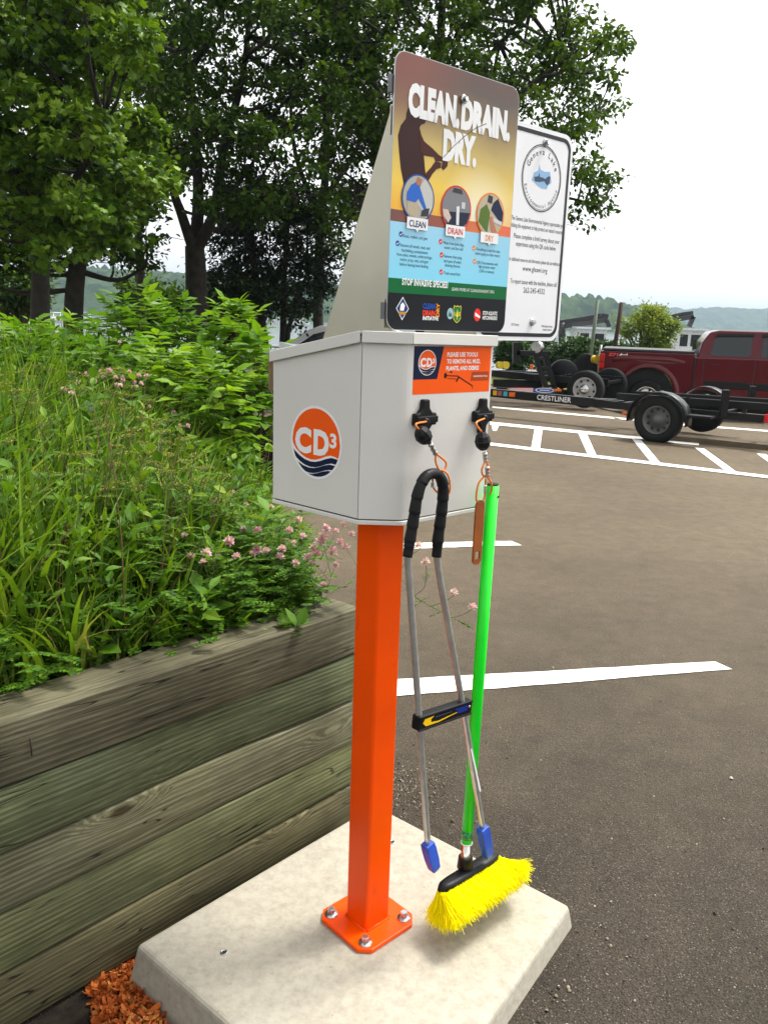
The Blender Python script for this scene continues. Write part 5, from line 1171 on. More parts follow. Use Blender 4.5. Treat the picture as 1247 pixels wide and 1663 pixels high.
d = np.stack([np.cos(az)*np.cos(el), np.sin(az)*np.cos(el), np.sin(el)], -1).reshape(-1, 3)
sz = (rng.uniform(0.06, 0.13, (nF_, 1))*(1.15-0.6*t)).ravel()
leafv = np.clip(np.repeat(rng.normal(0.45, 0.2, nF_), L_)+rng.normal(size=nF_*L_)*0.12+0.18*(t.ravel()-0.5), 0, 1)
fparts = []
sp_id = np.repeat(rng.integers(0, 3, nF_), L_)
for s_id, (w_, fo_, dr_) in enumerate(((0.13, 0.05, 0.25), (0.22, 0.06, 0.2), (0.30, 0.05, 0.12))):
    ix = sp_id == s_id; tv_, tf_ = lance(w_, fo_, dr_)
    v, f = scatter(tv_, tf_, base.reshape(-1, 3)[ix], leaf_frames(d[ix], rng), sz[ix]); fparts.append((v, f, np.repeat(leafv[ix], len(tv_))))
merge('leafy_weeds', fparts, FORB, 'mixed broad-leaved weeds growing through the grass in the bed', 'weeds')
# ferny vetch leaves close to the wall's right end
fparts = []
nV = 1250
qv = []
while len(qv) < nV:
    s = np.where(rng.random(200) < 0.62, rng.uniform(0.35, 0.80, 200), rng.uniform(-0.3, 0.78, 200)); wd2 = 0.055+np.abs(rng.normal(size=200))*0.40
    p_ = (W0-wnrm*0.13)[:2]+wdir[:2]*s[:, None]-wnrm[:2]*wd2[:, None]; qv += list(p_[inbed(p_, 0.0)])
qv = np.array(qv[:nV]); hv = 0.05+0.27*rng.random(nV)*np.clip(0.45+wall_dist(qv)*1.6, 0.4, 1.15)
stv = np.c_[qv, np.full(nV, SOILZ)]; env = stv+np.c_[rng.normal(size=(nV, 2))*0.07, hv]
stem_parts.append(stems_mesh(stv, env, rng.normal(size=nV)*0.02, rng.uniform(0.0008, 0.0014, nV), rng.random(nV)*0.6))
NL, NP = 4, 9
tt = np.tile(np.linspace(0.35, 1, NL), (nV, 1)); bb_ = stv[:, None]+(env-stv)[:, None]*tt[..., None]
az = rng.uniform(0, 6.28, (nV, NL)); el = rng.uniform(0.0, 0.7, (nV, NL)); dd_ = np.stack([np.cos(az)*np.cos(el), np.sin(az)*np.cos(el), np.sin(el)], -1).reshape(-1, 3); bb_ = bb_.reshape(-1, 3)
ll = rng.uniform(0.055, 0.11, len(dd_)); sx = np.cross(dd_, [0, 0, 1.0]); sx /= np.linalg.norm(sx, axis=1)[:, None]
pp_, dv_ = [], []
for i in range(NP):
    for s in (-1, 1):
        c = bb_+dd_*(ll*(0.15+0.8*i/(NP-1)))[:, None]-np.array([0, 0, 1])*(0.25*ll*(i/NP)**2)[:, None]; pp_.append(c); dv_.append(sx*s+dd_*0.35)
pp_ = np.concatenate(pp_); dv_ = np.concatenate(dv_); tv_, tf_ = lance(0.26, 0.03, 0.05)
v, f = scatter(tv_, tf_, pp_, leaf_frames(dv_, rng, 0.4), rng.uniform(0.011, 0.020, len(pp_))); fparts.append((v, f, np.repeat(np.clip(rng.normal(0.38, 0.2, len(pp_)), 0, 1), len(tv_))))
merge('vetch_leaves', fparts, FORB, 'low ferny vetch foliage spilling towards the end of the timber wall', 'ground cover')
# tall dark stems at the left front, reddish
nS = 70
q = bed_points(nS*6, ymax=3.2, pw=1.0); q = q[(q[:, 0] < -0.55)][:nS]; nS = len(q)
stq = np.c_[q, np.full(nS, SOILZ)]; enq = stq+np.c_[rng.normal(size=(nS, 2))*0.16+np.array([0.10, 0.05]), rng.uniform(0.4, 0.72, nS)]
stem_parts.append(stems_mesh(stq, enq, rng.normal(size=nS)*0.03, rng.uniform(0.0016, 0.003, nS), np.full(nS, 0.95)))
merge('weed_stems', stem_parts, STEM, 'thin green and reddish weed stems in the bed', 'stems')
# ------------------------------------------------------------------ umbel weeds, one thing each
UMB = leafmat('umbel_bloom', [(0.10, 0.14, 0.012), (0.17, 0.20, 0.015), (0.25, 0.24, 0.02), (0.24, 0.16, 0.02)], 0.6, 0.2)
def umbel_proto(seed):
    rg = np.random.default_rng(seed); root = empty('umbel_weed', (0, 0, 0))
    H = 0.62; k = MB(); tops = []
    k.tube([(0, 0, 0), (0.012, 0.0, H*0.5), (0.0, 0.01, H*0.86)], [0.0032, 0.0026, 0.0018], 5)
    for i in range(7):
        a = i*2.4; z = H*(0.45+0.055*i); l = 0.17-0.010*i
        e = np.array([math.cos(a)*l*0.75, math.sin(a)*l*0.75, z+l]); k.tube([(0.006, 0.004, z), (e*0.5+np.array([0, 0, z*0.5-0.01])), e], [0.0016, 0.0013, 0.001], 4); tops.append(e)
    tops.append(np.array([0, 0.01, H*0.86+0.05])); k.tube([(0, 0.01, H*0.86), tops[-1]], 0.0012, 4)
    rays = MB(); pos = []
    for tpnt in tops:
        R0 = rg.uniform(0.026, 0.045)
        for j in range(13):
            a = j*2.4; r_ = R0*math.sqrt((j+0.5)/13); e = tpnt+np.array([math.cos(a)*r_, math.sin(a)*r_, 0.022-0.25*r_]); rays.tube([tpnt, e], 0.0005, 3, caps=False)
            for m_ in range(6): pos.append(e+rg.normal(size=3)*np.array([0.0042, 0.0042, 0.0018]))
    # merge stalks
    k.add(rays.v, rays.f)
    st = k.build('stem', STEM, root); a = st.data.attributes.new('var', 'FLOAT', 'POINT'); a.data.foreach_set('value', np.full(len(st.data.vertices), rg.uniform(0.2, 0.6), dtype=np.float32))
    pos = np.array(pos); tv_ = np.array([(-1, -1, 0), (1, -1, 0.3), (1, 1, 0), (-1, 1, 0.3)])*0.5; v, f = scatter(tv_, [(0, 1, 2, 3)], pos, rotmats(len(pos), rg, 1.0), rg.uniform(0.003, 0.0055, len(pos)))
    npmesh('bloom', v, f, UMB, root, var=np.repeat(np.clip(rg.normal(0.4, 0.22, len(pos)), 0, 1), 4))['kind'] = 'stuff'
    # ferny leaves on the lower stem
    n = 26; b_ = np.c_[np.zeros((n, 2)), rg.uniform(0.08, H*0.7, n)]; az = rg.uniform(0, 6.28, n); d_ = np.c_[np.cos(az), np.sin(az), rg.uniform(0, 0.5, n)]; b_ = b_+d_*rg.uniform(0, 0.09, n)[:, None]
    tv2, tf2 = lance(0.2, 0.05, 0.2); v, f = scatter(tv2, tf2, b_, leaf_frames(d_, rg), rg.uniform(0.04, 0.085, n)); npmesh('leaves', v, f, FORB, root, var=np.repeat(np.clip(rg.normal(0.5, 0.2, n), 0, 1), len(tv2)))
    return root
protos = [umbel_proto(i) for i in (1, 2, 3)]
used = [False]*3
spots = [(30, 610, 3.4), (8, 628, 3.0), (75, 598, 3.8), (150, 600, 3.9), (20, 720, 2.4), (190, 690, 2.8), (130, 735, 2.4), (290, 735, 2.5), (180, 640, 3.3), (210, 720, 2.5), (265, 690, 2.8), (330, 760, 2.5)]
for i, (px, py, Y) in enumerate(spots):
    j = i % 3; tip_ = ondist(px, py, Y); o = protos[j] if not used[j] else copy_tree(protos[j]); used[j] = True
    o.location = (tip_[0], tip_[1], SOILZ); o.rotation_euler = (rng.normal()*0.06, rng.normal()*0.06, rng.uniform(0, 6.28)); s = max(0.35, (tip_[2]-SOILZ)/0.60); o.scale = (min(1.1, s*1.05), min(1.1, s*1.05), s)
    tag(o, 'yellow-green umbel weed standing among the grass on the left', 'weed', 'umbel weeds in the bed')
# ------------------------------------------------------------------ vetch blooms, one thing each
PET = leafmat('vetch_petal', [(0.46, 0.17, 0.32), (0.60, 0.32, 0.46), (0.70, 0.52, 0.60), (0.78, 0.73, 0.73)], 0.5, 0.3)
def vetch_proto(seed, stemlen):
    rg = np.random.default_rng(seed); root = empty('vetch_bloom', (0, 0, 0)); k = MB()
    k.tube([(0.02, 0.0, -stemlen), (0.008, 0.004, -stemlen*0.5), (0, 0, 0)], 0.0009, 4); st = k.build('stem', STEM, root)
    a = st.data.attributes.new('var', 'FLOAT', 'POINT'); a.data.foreach_set('value', np.full(len(st.data.vertices), 0.1, dtype=np.float32))
    n = 30; az = np.arange(n)*2.39996; el = np.linspace(1.3, -0.45, n); d_ = np.c_[np.cos(az)*np.cos(el), np.sin(az)*np.cos(el), np.sin(el)]
    tv2, tf2 = lance(0.30, 0.12, -0.22); v, f = scatter(tv2, tf2, d_*0.003, leaf_frames(d_, rg), rg.uniform(0.012, 0.0185, n)); npmesh('petals', v, f, PET, root, var=np.repeat(np.clip(rg.normal(0.55, 0.3, n), 0, 1), len(tv2)))
    return root
vp = [vetch_proto(i, 0.12) for i in (1, 2, 3, 4)]; used = [False]*4
near = [(318, 808), (308, 815), (348, 815), (440, 824), (420, 862), (465, 880), (478, 882), (458, 892), (418, 893), (433, 895), (410, 900), (335, 898), (345, 915), (331, 913), (520, 880), (545, 865), (572, 868), (510, 890), (540, 895), (500, 905), (552, 880), (525, 872), (280, 985), (345, 995), (525, 950), (480, 915), (492, 872), (455, 905), (515, 900), (505, 915), (562, 890), (395, 860), (372, 880), (385, 905), (300, 870), (262, 890), (470, 862), (530, 858), (560, 850), (485, 845), (400, 820), (378, 800), (355, 905), (310, 905), (545, 918)]
for i, (px, py) in enumerate(near):
    tip_ = onz(px, py, 0.89+0.10*((i*7) % 5)/5)
    if not inbed(tip_[None, :2], 0.0)[0] or tip_[1] > 4.6: tip_ = ondist(px, py, 2.25)
    j = i % 4; o = vp[j] if not used[j] else copy_tree(vp[j]); used[j] = True
    o.location = tip_; o.rotation_euler = (rng.normal()*0.4, rng.normal()*0.4, rng.uniform(0, 6.28)); s = rng.uniform(0.6, 0.95); o.scale = (s, s, s)
    tag(o, 'pink vetch flower head low behind the end of the timber wall', 'flower', 'vetch blooms near the wall')
farv = [(205, 615), (215, 625), (190, 615), (160, 600), (225, 610), (125, 620), (115, 640), (200, 608), (182, 606), (170, 612), (232, 618), (197, 622), (212, 606), (240, 612), (150, 622), (188, 628), (140, 606), (175, 600), (222, 628), (105, 628), (290, 690), (305, 680), (95, 660), (280, 702), (310, 690), (120, 668), (165, 690), (245, 665), (190, 560), (285, 672)]
for i, (px, py) in enumerate(farv):
    tip_ = ondist(px+rng.uniform(-5, 5), py+rng.uniform(-5, 5), rng.uniform(3.6, 4.3)); o = copy_tree(vp[i % 4]); o.location = tip_; o.rotation_euler = (rng.normal()*0.4, rng.normal()*0.4, rng.uniform(0, 6.28)); s = rng.uniform(0.65, 0.95); o.scale = (s, s, s)
    tag(o, 'pale pink vetch flower head far back in the tall grass', 'flower', 'vetch blooms far back in the bed')
# sprig reaching out past the wall's end, behind the grabber rods
SP = empty('vetch_sprig', W0+wdir*(WE-0.03)-wnrm*0.05+zz*0.72, 'straggling vetch sprig with pink flowers behind the grabber rods', 'flower')
k = MB(); YS = 2.45
def sq(x, y, dy=0): return ondist(x, y, YS+dy)
s0_ = np.array(SP.location)
k.tube(spline([s0_, sq(640, 940), sq(672, 968), sq(700, 985), sq(735, 1003), sq(762, 1018)]), 0.0011, 5); k.tube(spline([sq(672, 968), sq(688, 955), sq(692, 935), sq(692, 918)]), 0.0009, 5); k.tube(spline([sq(735, 1003), sq(752, 998), sq(766, 990)]), 0.0009, 5); k.tube(spline([sq(640, 940), sq(665, 905), sq(680, 893)]), 0.0009, 5); k.tube(spline([sq(700, 985), sq(725, 975), sq(737, 966)]), 0.0009, 5)
st = k.build('stem', STEM, SP); a = st.data.attributes.new('var', 'FLOAT', 'POINT'); a.data.foreach_set('value', np.full(len(st.data.vertices), 0.15, dtype=np.float32))
for (x, y) in ((692, 914), (680, 888), (737, 964), (767, 987)):
    n = 26; az = np.arange(n)*2.39996; el = np.linspace(1.3, -0.4, n); d_ = np.c_[np.cos(az)*np.cos(el), np.sin(az)*np.cos(el), np.sin(el)]
    tv2, tf2 = lance(0.30, 0.12, -0.22); v, f = scatter(tv2, tf2, d_*0.003+sq(x, y), leaf_frames(d_, rng), rng.uniform(0.012, 0.017, n)); npmesh('petals', v, f, PET, SP, var=np.repeat(np.clip(rng.normal(0.6, 0.25, n), 0, 1), len(tv2)))
pp_, dv_ = [], []
for (x0, y0, x1, y1) in ((672, 968, 705, 985), (700, 985, 735, 1003), (690, 972, 672, 985), (715, 994, 700, 1000), (735, 1003, 764, 1020), (690, 945, 694, 930), (745, 1008, 760, 1015)):
    a_, b_ = sq(x0, y0), sq(x1, y1); d_ = b_-a_; s_ = np.cross(d_, [0, 0.3, 1.0]); s_ /= np.linalg.norm(s_)
    for t_ in np.linspace(0, 1, 7):
        for sg in (-1, 1): pp_.append(a_+d_*t_); dv_.append(s_*sg+d_/np.linalg.norm(d_)*0.4)
tv2, tf2 = lance(0.24, 0.03, 0.05); v, f = scatter(tv2, tf2, np.array(pp_), leaf_frames(np.array(dv_), rng), rng.uniform(0.010, 0.016, len(pp_))); npmesh('leaflets', v, f, FORB, SP, var=np.repeat(rng.random(len(pp_))*0.8, len(tv2)))
# ------------------------------------------------------------------ saplings at the back of the bed
SAP = leafmat('sapling_leaf', [(0.030, 0.095, 0.006), (0.070, 0.175, 0.010), (0.135, 0.27, 0.013), (0.22, 0.36, 0.02)], 0.42, 0.42, 0.25)
BARK = mat('bark', (0.035, 0.028, 0.02), 0.9, col2=(0.012, 0.010, 0.008), scale=6, bump=0.8, bscale=30)
TWIG = mat('twig', (0.07, 0.05, 0.03), 0.8)
def sapling(px, topy, Y, width, nst, label, seed, bright=0.0, zb=SOILZ, lsz=1.3):
    rg = np.random.default_rng(seed); top_ = ondist(px, topy, Y); H = top_[2]-zb
    root = empty('sapling', (top_[0], top_[1], zb), label, 'shrub', 'saplings at the back of the bed')
    k = MB(); B_, D_, S_, vr = [], [], [], []
    for s in range(nst):
        a = rg.uniform(0, 6.28); r_ = width*math.sqrt(rg.random())*0.9; h = H*(1-0.45*rg.random()*(r_/width)) if s else H
        e = np.array([top_[0]+math.cos(a)*r_*(1 if s else 0), top_[1]+math.sin(a)*r_*(1 if s else 0), zb+h]); b0 = np.array([top_[0]+rg.normal()*0.06, top_[1]+rg.normal()*0.06, zb])
        pth = spline([b0, b0*0.5+e*0.5+np.r_[rg.normal(size=2)*0.04, 0.05], e], 5); k.tube(pth, list(np.linspace(0.007, 0.0015, len(pth))), 5)
        nl = int(9+12*h/1.0)
        for i in range(nl):
            t_ = 0.42+0.58*(i/(nl-1)); p_ = b0+(e-b0)*t_; az = i*2.4+rg.normal()*0.3; elv = 0.15+0.9*t_**4+rg.normal()*0.15
            d_ = np.array([math.cos(az)*math.cos(elv), math.sin(az)*math.cos(elv), math.sin(elv)]); Lc = rg.uniform(0.15, 0.25)*(1.05-0.35*t_)*lsz
            sd = np.cross(d_, [0, 0, 1.0]); sd /= np.linalg.norm(sd)+1e-9
            k.tube([p_, p_+d_*Lc*0.55, p_+d_*Lc*0.9-np.array([0, 0, Lc*0.12])], 0.0011, 3, caps=False)
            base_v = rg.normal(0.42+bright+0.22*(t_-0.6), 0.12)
            for m_ in range(3):
                c = p_+d_*Lc*(0.4+0.24*m_)-np.array([0, 0, 0.10*Lc*(m_/2)**2])
                for sg in (-1, 1): B_.append(c); D_.append(sd*sg*0.85+d_*0.55-np.array([0, 0, 0.18])); S_.append(rg.uniform(0.058, 0.085)*lsz); vr.append(base_v+rg.normal()*0.07)
            B_.append(p_+d_*Lc*0.9-np.array([0, 0, Lc*0.12])); D_.append(d_-np.array([0, 0, 0.3])); S_.append(rg.uniform(0.065, 0.095)*lsz); vr.append(base_v+rg.normal()*0.07)
    k.build('stem', TWIG, root)
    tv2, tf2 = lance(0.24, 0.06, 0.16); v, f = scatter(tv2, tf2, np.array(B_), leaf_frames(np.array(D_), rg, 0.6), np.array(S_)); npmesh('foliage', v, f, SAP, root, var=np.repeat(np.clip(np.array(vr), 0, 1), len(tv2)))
sl = [(30, 512, 5.6, 0.28, 5, 'leafy sapling at the far left edge of the bed', 0.05), (100, 528, 5.8, 0.24, 4, 'leafy sapling left of the tallest one', 0.0), (165, 505, 6.2, 0.28, 5, 'broad green sapling under the maple trunks', 0.0), (228, 466, 5.6, 0.30, 7, 'tallest dense sapling in the middle of the bed', 0.02), (298, 500, 5.9, 0.20, 4, 'narrow sapling right of the tallest one', 0.0),
      (262, 545, 4.6, 0.18, 4, 'bright yellow-green sapling in front of the taller ones', 0.32), (378, 488, 5.0, 0.20, 6, 'rounded pale green sapling next to the cabinet', 0.16), (412, 545, 4.7, 0.12, 3, 'small sapling closest to the cabinet', 0.08), (352, 592, 4.1, 0.12, 3, 'low bright sapling below the rounded one', 0.22), (330, 560, 5.3, 0.25, 5, 'darker sapling between the bright ones', -0.08), (60, 560, 4.8, 0.3, 5, 'low dark sapling on the left behind the weeds', -0.05), (170, 560, 4.9, 0.3, 5, 'low dark sapling below the broad one', -0.1)]
for i, (px, ty, Y, w_, ns, lb, br) in enumerate(sl): sapling(px, ty+32, Y, w_, ns, lb, 60+i, br)

# ================================================================== trees
def crown_leaf():
    V = np.array([(0, 0, 0), (0.4, 0.30, 0.05), (0.45, 0, -0.03), (0.4, -0.30, 0.05), (0.75, 0.22, 0.0), (0.75, -0.22, 0.0), (1, 0, -0.12)]); F = np.array([(0, 2, 1), (0, 3, 2), (1, 2, 4), (2, 3, 5), (2, 5, 6), (2, 6, 4)]); return V, F
def maple_leaf():
    r_ = [(0.0, 0), (0.28, -0.42), (0.5, -0.55), (0.52, -0.3), (0.86, -0.34), (0.78, -0.12), (1.12, 0), (0.78, 0.12), (0.86, 0.34), (0.52, 0.3), (0.5, 0.55), (0.28, 0.42)]
    V = [(0.42, 0, 0.03)]+[(x, y, -0.22*(x*x*0.5+y*y)) for x, y in r_]; n = len(r_); F = [(0, 1+i, 1+(i+1) % n) for i in range(n)]; return np.array(V), np.array(F)
def poly_in(P, q):
    ins = False; j = len(P)-1
    for i in range(len(P)):
        if (P[i][1] > q[1]) != (P[j][1] > q[1]) and q[0] < (P[j][0]-P[i][0])*(q[1]-P[i][1])/(P[j][1]-P[i][1])+P[i][0]: ins = not ins
        j = i
    return ins
def tree(name, label, Y, limbs, outline, nclump, rpx, leaves, lsize, mt, dep, seed, leaf=None, flat_=0.62, group='trees between the bed and the lake', vmean=0.45, cat='tree'):
    """limbs: list of [(px,py,dY),...], radii px; outline: crown silhouette in photo pixels at depth Y"""
    rg = np.random.default_rng(seed); base = ondist(limbs[0][0][0][0], 540, Y); gz = float(terr(Y))-0.05
    root = empty(name, (base[0], base[1], gz), label, cat, group)
    k = MB(); skel = []
    for pts, (r0, r1) in limbs:
        P = [ondist(x, y, Y+dy) for x, y, dy in pts]; S = spline(P, 5); k.tube(S, list(np.linspace(r0*Y/FPX, r1*Y/FPX, len(S))), 9); skel += S
    skel = np.array(skel); lo = np.min(outline, 0); hi = np.max(outline, 0); cl_ = []; tries = 0
    while len(cl_) < nclump and tries < 20000:
        tries += 1; q = rg.uniform(lo, hi)
        if not poly_in(outline, q): continue
        if min([np.hypot(*(q-c[:2])) for c in cl_]+[999]) < rpx*0.55 and rg.random() < 0.75: continue
        cl_.append((q[0], q[1], rg.uniform(-1, 1)*dep))
    Vs, Vd, Vsz, vr = [], [], [], []
    tw = MB()
    for (x, y, dy) in cl_:
        c = ondist(x, y, Y+dy); r_ = rpx*Y/FPX*rg.uniform(0.65, 1.25); n = int(leaves*rg.uniform(0.6, 1.3))
        below = skel[skel[:, 2] < c[2]+0.2]; below = below if len(below) else skel; nr = below[np.argmin(np.linalg.norm(below-c, axis=1))]
        L = np.linalg.norm(nr-c); md = nr*0.5+c*0.5+np.array([0, 0, -0.12*L])+rg.normal(size=3)*0.06*L
        S = spline([nr, md, c], 4); tw.tube(S, list(np.linspace(0.02+0.012*L, 0.008, len(S))), 5, caps=False)
        for _ in range(5):
            e = c+rg.normal(size=3)*r_*0.55; tw.tube([S[-3], c*0.5+e*0.5, e], [0.010, 0.007, 0.004], 3, caps=False)
        # leaves on sprays: layered, uneven
        nsp = max(4, n//16); sc_ = rg.normal(size=(nsp, 3)); sc_ /= np.linalg.norm(sc_, axis=1)[:, None]; sc_ = sc_*(rg.random((nsp, 1))**0.45)*r_*np.array([1.05, 1.05, flat_])
        ix = rg.integers(0, nsp, n); p_ = c+sc_[ix]+rg.normal(size=(n, 3))*r_*np.array([0.24, 0.24, 0.12])
        out = p_-c; out /= np.linalg.norm(out, axis=1)[:, None]+1e-9; d_ = out*0.6+rg.normal(size=(n, 3))*0.6-np.array([0, 0, 0.25])
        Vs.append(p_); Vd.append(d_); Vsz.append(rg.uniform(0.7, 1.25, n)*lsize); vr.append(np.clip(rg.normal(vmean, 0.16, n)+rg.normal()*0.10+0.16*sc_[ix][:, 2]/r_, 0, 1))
    v0 = len(k.v); k.v += tw.v; k.f += [tuple(v0+i for i in f) for f in tw.f]; k.sm += tw.sm
    k.build('trunk', BARK, root, fix=False)
    tv2, tf2 = leaf() if leaf else crown_leaf()
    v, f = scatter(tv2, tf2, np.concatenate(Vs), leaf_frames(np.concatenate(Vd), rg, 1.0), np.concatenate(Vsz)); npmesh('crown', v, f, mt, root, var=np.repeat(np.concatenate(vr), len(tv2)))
    return root
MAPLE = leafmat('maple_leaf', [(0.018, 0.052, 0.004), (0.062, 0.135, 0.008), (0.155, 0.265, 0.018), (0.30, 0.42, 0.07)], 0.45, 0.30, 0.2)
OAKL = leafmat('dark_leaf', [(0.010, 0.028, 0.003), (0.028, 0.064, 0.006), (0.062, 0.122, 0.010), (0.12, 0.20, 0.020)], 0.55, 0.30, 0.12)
PINEL = leafmat('cedar_leaf', [(0.006, 0.014, 0.006), (0.012, 0.026, 0.009), (0.020, 0.040, 0.012)], 0.6, 0.10, 0.1)
tree('maple_tree', 'big maple with bright green leaves at the upper left', 12.5, [([(68, 620, 0), (66, 480, 0), (72, 340, 0.1), (90, 180, 0.2), (100, 20, 0)], (17, 6)), ([(70, 400, 0), (120, 300, -0.4), (170, 200, -0.6)], (9, 3)), ([(68, 380, 0), (20, 270, -0.3), (-20, 150, 0)], (9, 3))],
     [(-110, -120), (190, -120), (205, 0), (222, 90), (232, 180), (250, 250), (240, 330), (215, 400), (150, 420), (60, 400), (-30, 390), (-110, 360)], 135, 42, 200, 0.105, MAPLE, 1.5, 1, maple_leaf)
tree('shade_tree', 'dark tree with a leaning trunk behind the maple', 15.5, [([(118, 640, 0), (122, 470, 0), (140, 380, 0), (170, 310, 0), (185, 200, 0)], (17, 6)), ([(128, 440, 0), (190, 455, 0.2), (235, 435, 0.3)], (5, 2)), ([(140, 380, 0), (90, 300, 0.4)], (7, 3))],
     [(-80, 250), (60, 230), (200, 260), (270, 330), (265, 400), (215, 440), (150, 400), (60, 440), (-60, 450)], 60, 40, 200, 0.10, OAKL, 1.4, 2)
tree('shade_tree', 'forked tree with several dark limbs in the middle left', 17.0, [([(323, 640, 0), (320, 520, 0), (318, 440, 0), (316, 400, 0)], (19, 15)), ([(316, 410, 0), (296, 350, -0.3), (280, 300, -0.5), (262, 180, -0.6), (250, 40, -0.5)], (9, 3)), ([(317, 405, 0), (322, 330, 0.2), (318, 230, 0.3), (300, 90, 0.4), (310, -40, 0.4)], (11, 3)), ([(320, 405, 0), (348, 345, 0), (362, 250, 0.2), (395, 120, 0.2), (410, -40, 0)], (10, 3)), ([(335, 370, 0), (360, 370, 0.4), (375, 320, 0.6), (440, 220, 0.6)], (6, 2)), ([(300, 130, 0.3), (345, 60, 0.1), (370, 0, 0)], (4, 2))],
     [(195, -120), (560, -120), (580, 0), (565, 90), (545, 160), (520, 220), (500, 290), (520, 340), (440, 370), (360, 345), (300, 300), (262, 310), (235, 250), (215, 100)], 140, 40, 165, 0.115, OAKL, 2.2, 3)
tree('cedar_tree', 'low dark cedar with thin leaning trunks left of the cabinet', 19.5, [([(438, 640, 0), (425, 520, 0), (412, 420, 0), (405, 330, 0), (400, 270, 0)], (8, 3)), ([(456, 640, 0), (460, 540, 0), (462, 440, 0), (470, 340, 0)], (7, 3)), ([(466, 640, 0), (468, 540, 0), (500, 440, 0.3)], (6, 2))],
     [(370, 300), (470, 290), (520, 330), (535, 400), (540, 450), (520, 500), (470, 520), (400, 512), (350, 500), (345, 400)], 95, 30, 230, 0.085, PINEL, 1.4, 4)
tree('shade_tree', 'spreading tree whose crown shows behind and right of the signs', 18.0, [([(690, 640, 0), (692, 480, 0), (700, 380, 0), (702, 280, 0), (712, 130, 0), (720, -40, 0)], (18, 5)), ([(700, 350, 0), (770, 240, -0.4), (850, 150, -0.6), (930, 90, -0.5)], (8, 2)), ([(701, 320, 0), (640, 200, 0.2), (590, 90, 0.4), (570, -20, 0.4)], (8, 2)), ([(705, 250, 0), (780, 110, 0.5), (860, 20, 0.6)], (7, 2)), ([(770, 240, -0.4), (870, 230, -0.2), (960, 205, 0)], (4, 1.5)), ([(700, 360, 0), (800, 330, 0.3), (900, 320, 0.4), (960, 330, 0.3)], (5, 1.5)), ([(700, 400, 0), (620, 330, 0.3), (560, 280, 0.5)], (5, 1.5))],
     [(520, -120), (900, -120), (930, 0), (960, 30), (1000, 60), (995, 100), (1020, 140), (1000, 170), (1010, 200), (965, 215), (985, 250), (1000, 320), (960, 360), (930, 350), (880, 330), (800, 350), (700, 380), (600, 330), (530, 370), (515, 300), (540, 200), (510, 60)], 215, 34, 145, 0.115, OAKL, 2.4, 5, vmean=0.55)
tree('shade_tree', 'tall dark tree closing the gap between forked tree and signs', 21.0, [([(520, 640, 0), (516, 480, 0), (520, 380, 0), (530, 250, 0), (525, 60, 0), (520, -60, 0)], (9, 4)), ([(522, 360, 0), (480, 250, 0.3), (470, 120, 0.4)], (5, 2)), ([(522, 330, 0), (580, 240, 0.3), (600, 160, 0)], (5, 2))],
     [(440, -120), (660, -120), (650, 60), (640, 200), (610, 330), (570, 430), (520, 420), (480, 350), (470, 250), (430, 100)], 78, 36, 150, 0.12, OAKL, 1.5, 6, vmean=0.4)
tree('shade_tree', 'dark background tree between maple and forked tree', 21.0, [([(232, 640, 0), (230, 480, 0), (222, 330, 0), (210, 180, 0), (205, 40, 0)], (8, 4)), ([(226, 380, 0), (255, 280, 0.3), (260, 150, 0.4)], (5, 2)), ([(222, 330, 0), (190, 220, 0.3)], (4, 2))],
     [(150, -120), (300, -120), (320, 40), (300, 200), (280, 290), (245, 330), (190, 330), (150, 250)], 60, 36, 170, 0.12, OAKL, 1.3, 7, vmean=0.35)
def bush(name, label, px, py, rx, ry, Y, n, lsize, mt, seed, group=None, zb=None, cat='bush', vmean=0.5, twl=True):
    """rounded shrub: outer clumps and inner leaves, px box centre and half sizes"""
    rg = np.random.default_rng(seed); c = ondist(px, py, Y); a, b_ = rx*Y/FPX, ry*Y/FPX; z0 = float(terr(Y))-0.05 if zb is None else zb
    root = empty(name, (c[0], c[1], z0), label, cat, group); k = MB(); P_, D_, vr = [], [], []
    ncl = 34
    for i in range(ncl):
        d_ = rg.normal(size=3); d_ /= np.linalg.norm(d_); e = c+d_*np.array([a, a*0.9, b_])*rg.uniform(0.45, 0.92); r_ = a*rg.uniform(0.18, 0.36)
        k.tube(spline([np.array([c[0]+rg.normal()*0.05*a, c[1], z0]), (c*0.6+e*0.4)*np.array([1, 1, 0])+np.array([0, 0, (z0+e[2])/2]), e], 4), [0.03*a]*8+[0.01*a], 4, caps=False)
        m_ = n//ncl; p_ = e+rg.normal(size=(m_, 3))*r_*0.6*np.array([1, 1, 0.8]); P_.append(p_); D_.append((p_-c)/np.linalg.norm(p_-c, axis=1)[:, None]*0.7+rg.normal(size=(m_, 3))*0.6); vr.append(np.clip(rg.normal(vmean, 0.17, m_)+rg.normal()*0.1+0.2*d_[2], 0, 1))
    k.build('stem', TWIG, root, fix=False); tv2, tf2 = crown_leaf(); p_ = np.concatenate(P_)
    p_[:, 2] = np.maximum(p_[:, 2], z0+0.03)
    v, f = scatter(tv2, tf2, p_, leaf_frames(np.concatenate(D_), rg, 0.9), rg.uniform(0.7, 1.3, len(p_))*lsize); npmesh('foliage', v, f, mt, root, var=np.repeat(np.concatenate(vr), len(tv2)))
bush('shrub', 'dark shrub below the trees, left of the forked trunk', 250, 500, 70, 55, 25, 5200, 0.16, OAKL, 71, 'dark shrubs under the trees', vmean=0.35)
bush('shrub', 'dark shrub below the trees, right of the forked trunk', 375, 500, 55, 55, 26, 4500, 0.16, OAKL, 72, 'dark shrubs under the trees', vmean=0.3)
bush('shrub', 'dark shrub at the left edge below the maple', 20, 470, 55, 40, 26, 3600, 0.16, OAKL, 73, 'dark shrubs under the trees', vmean=0.45)
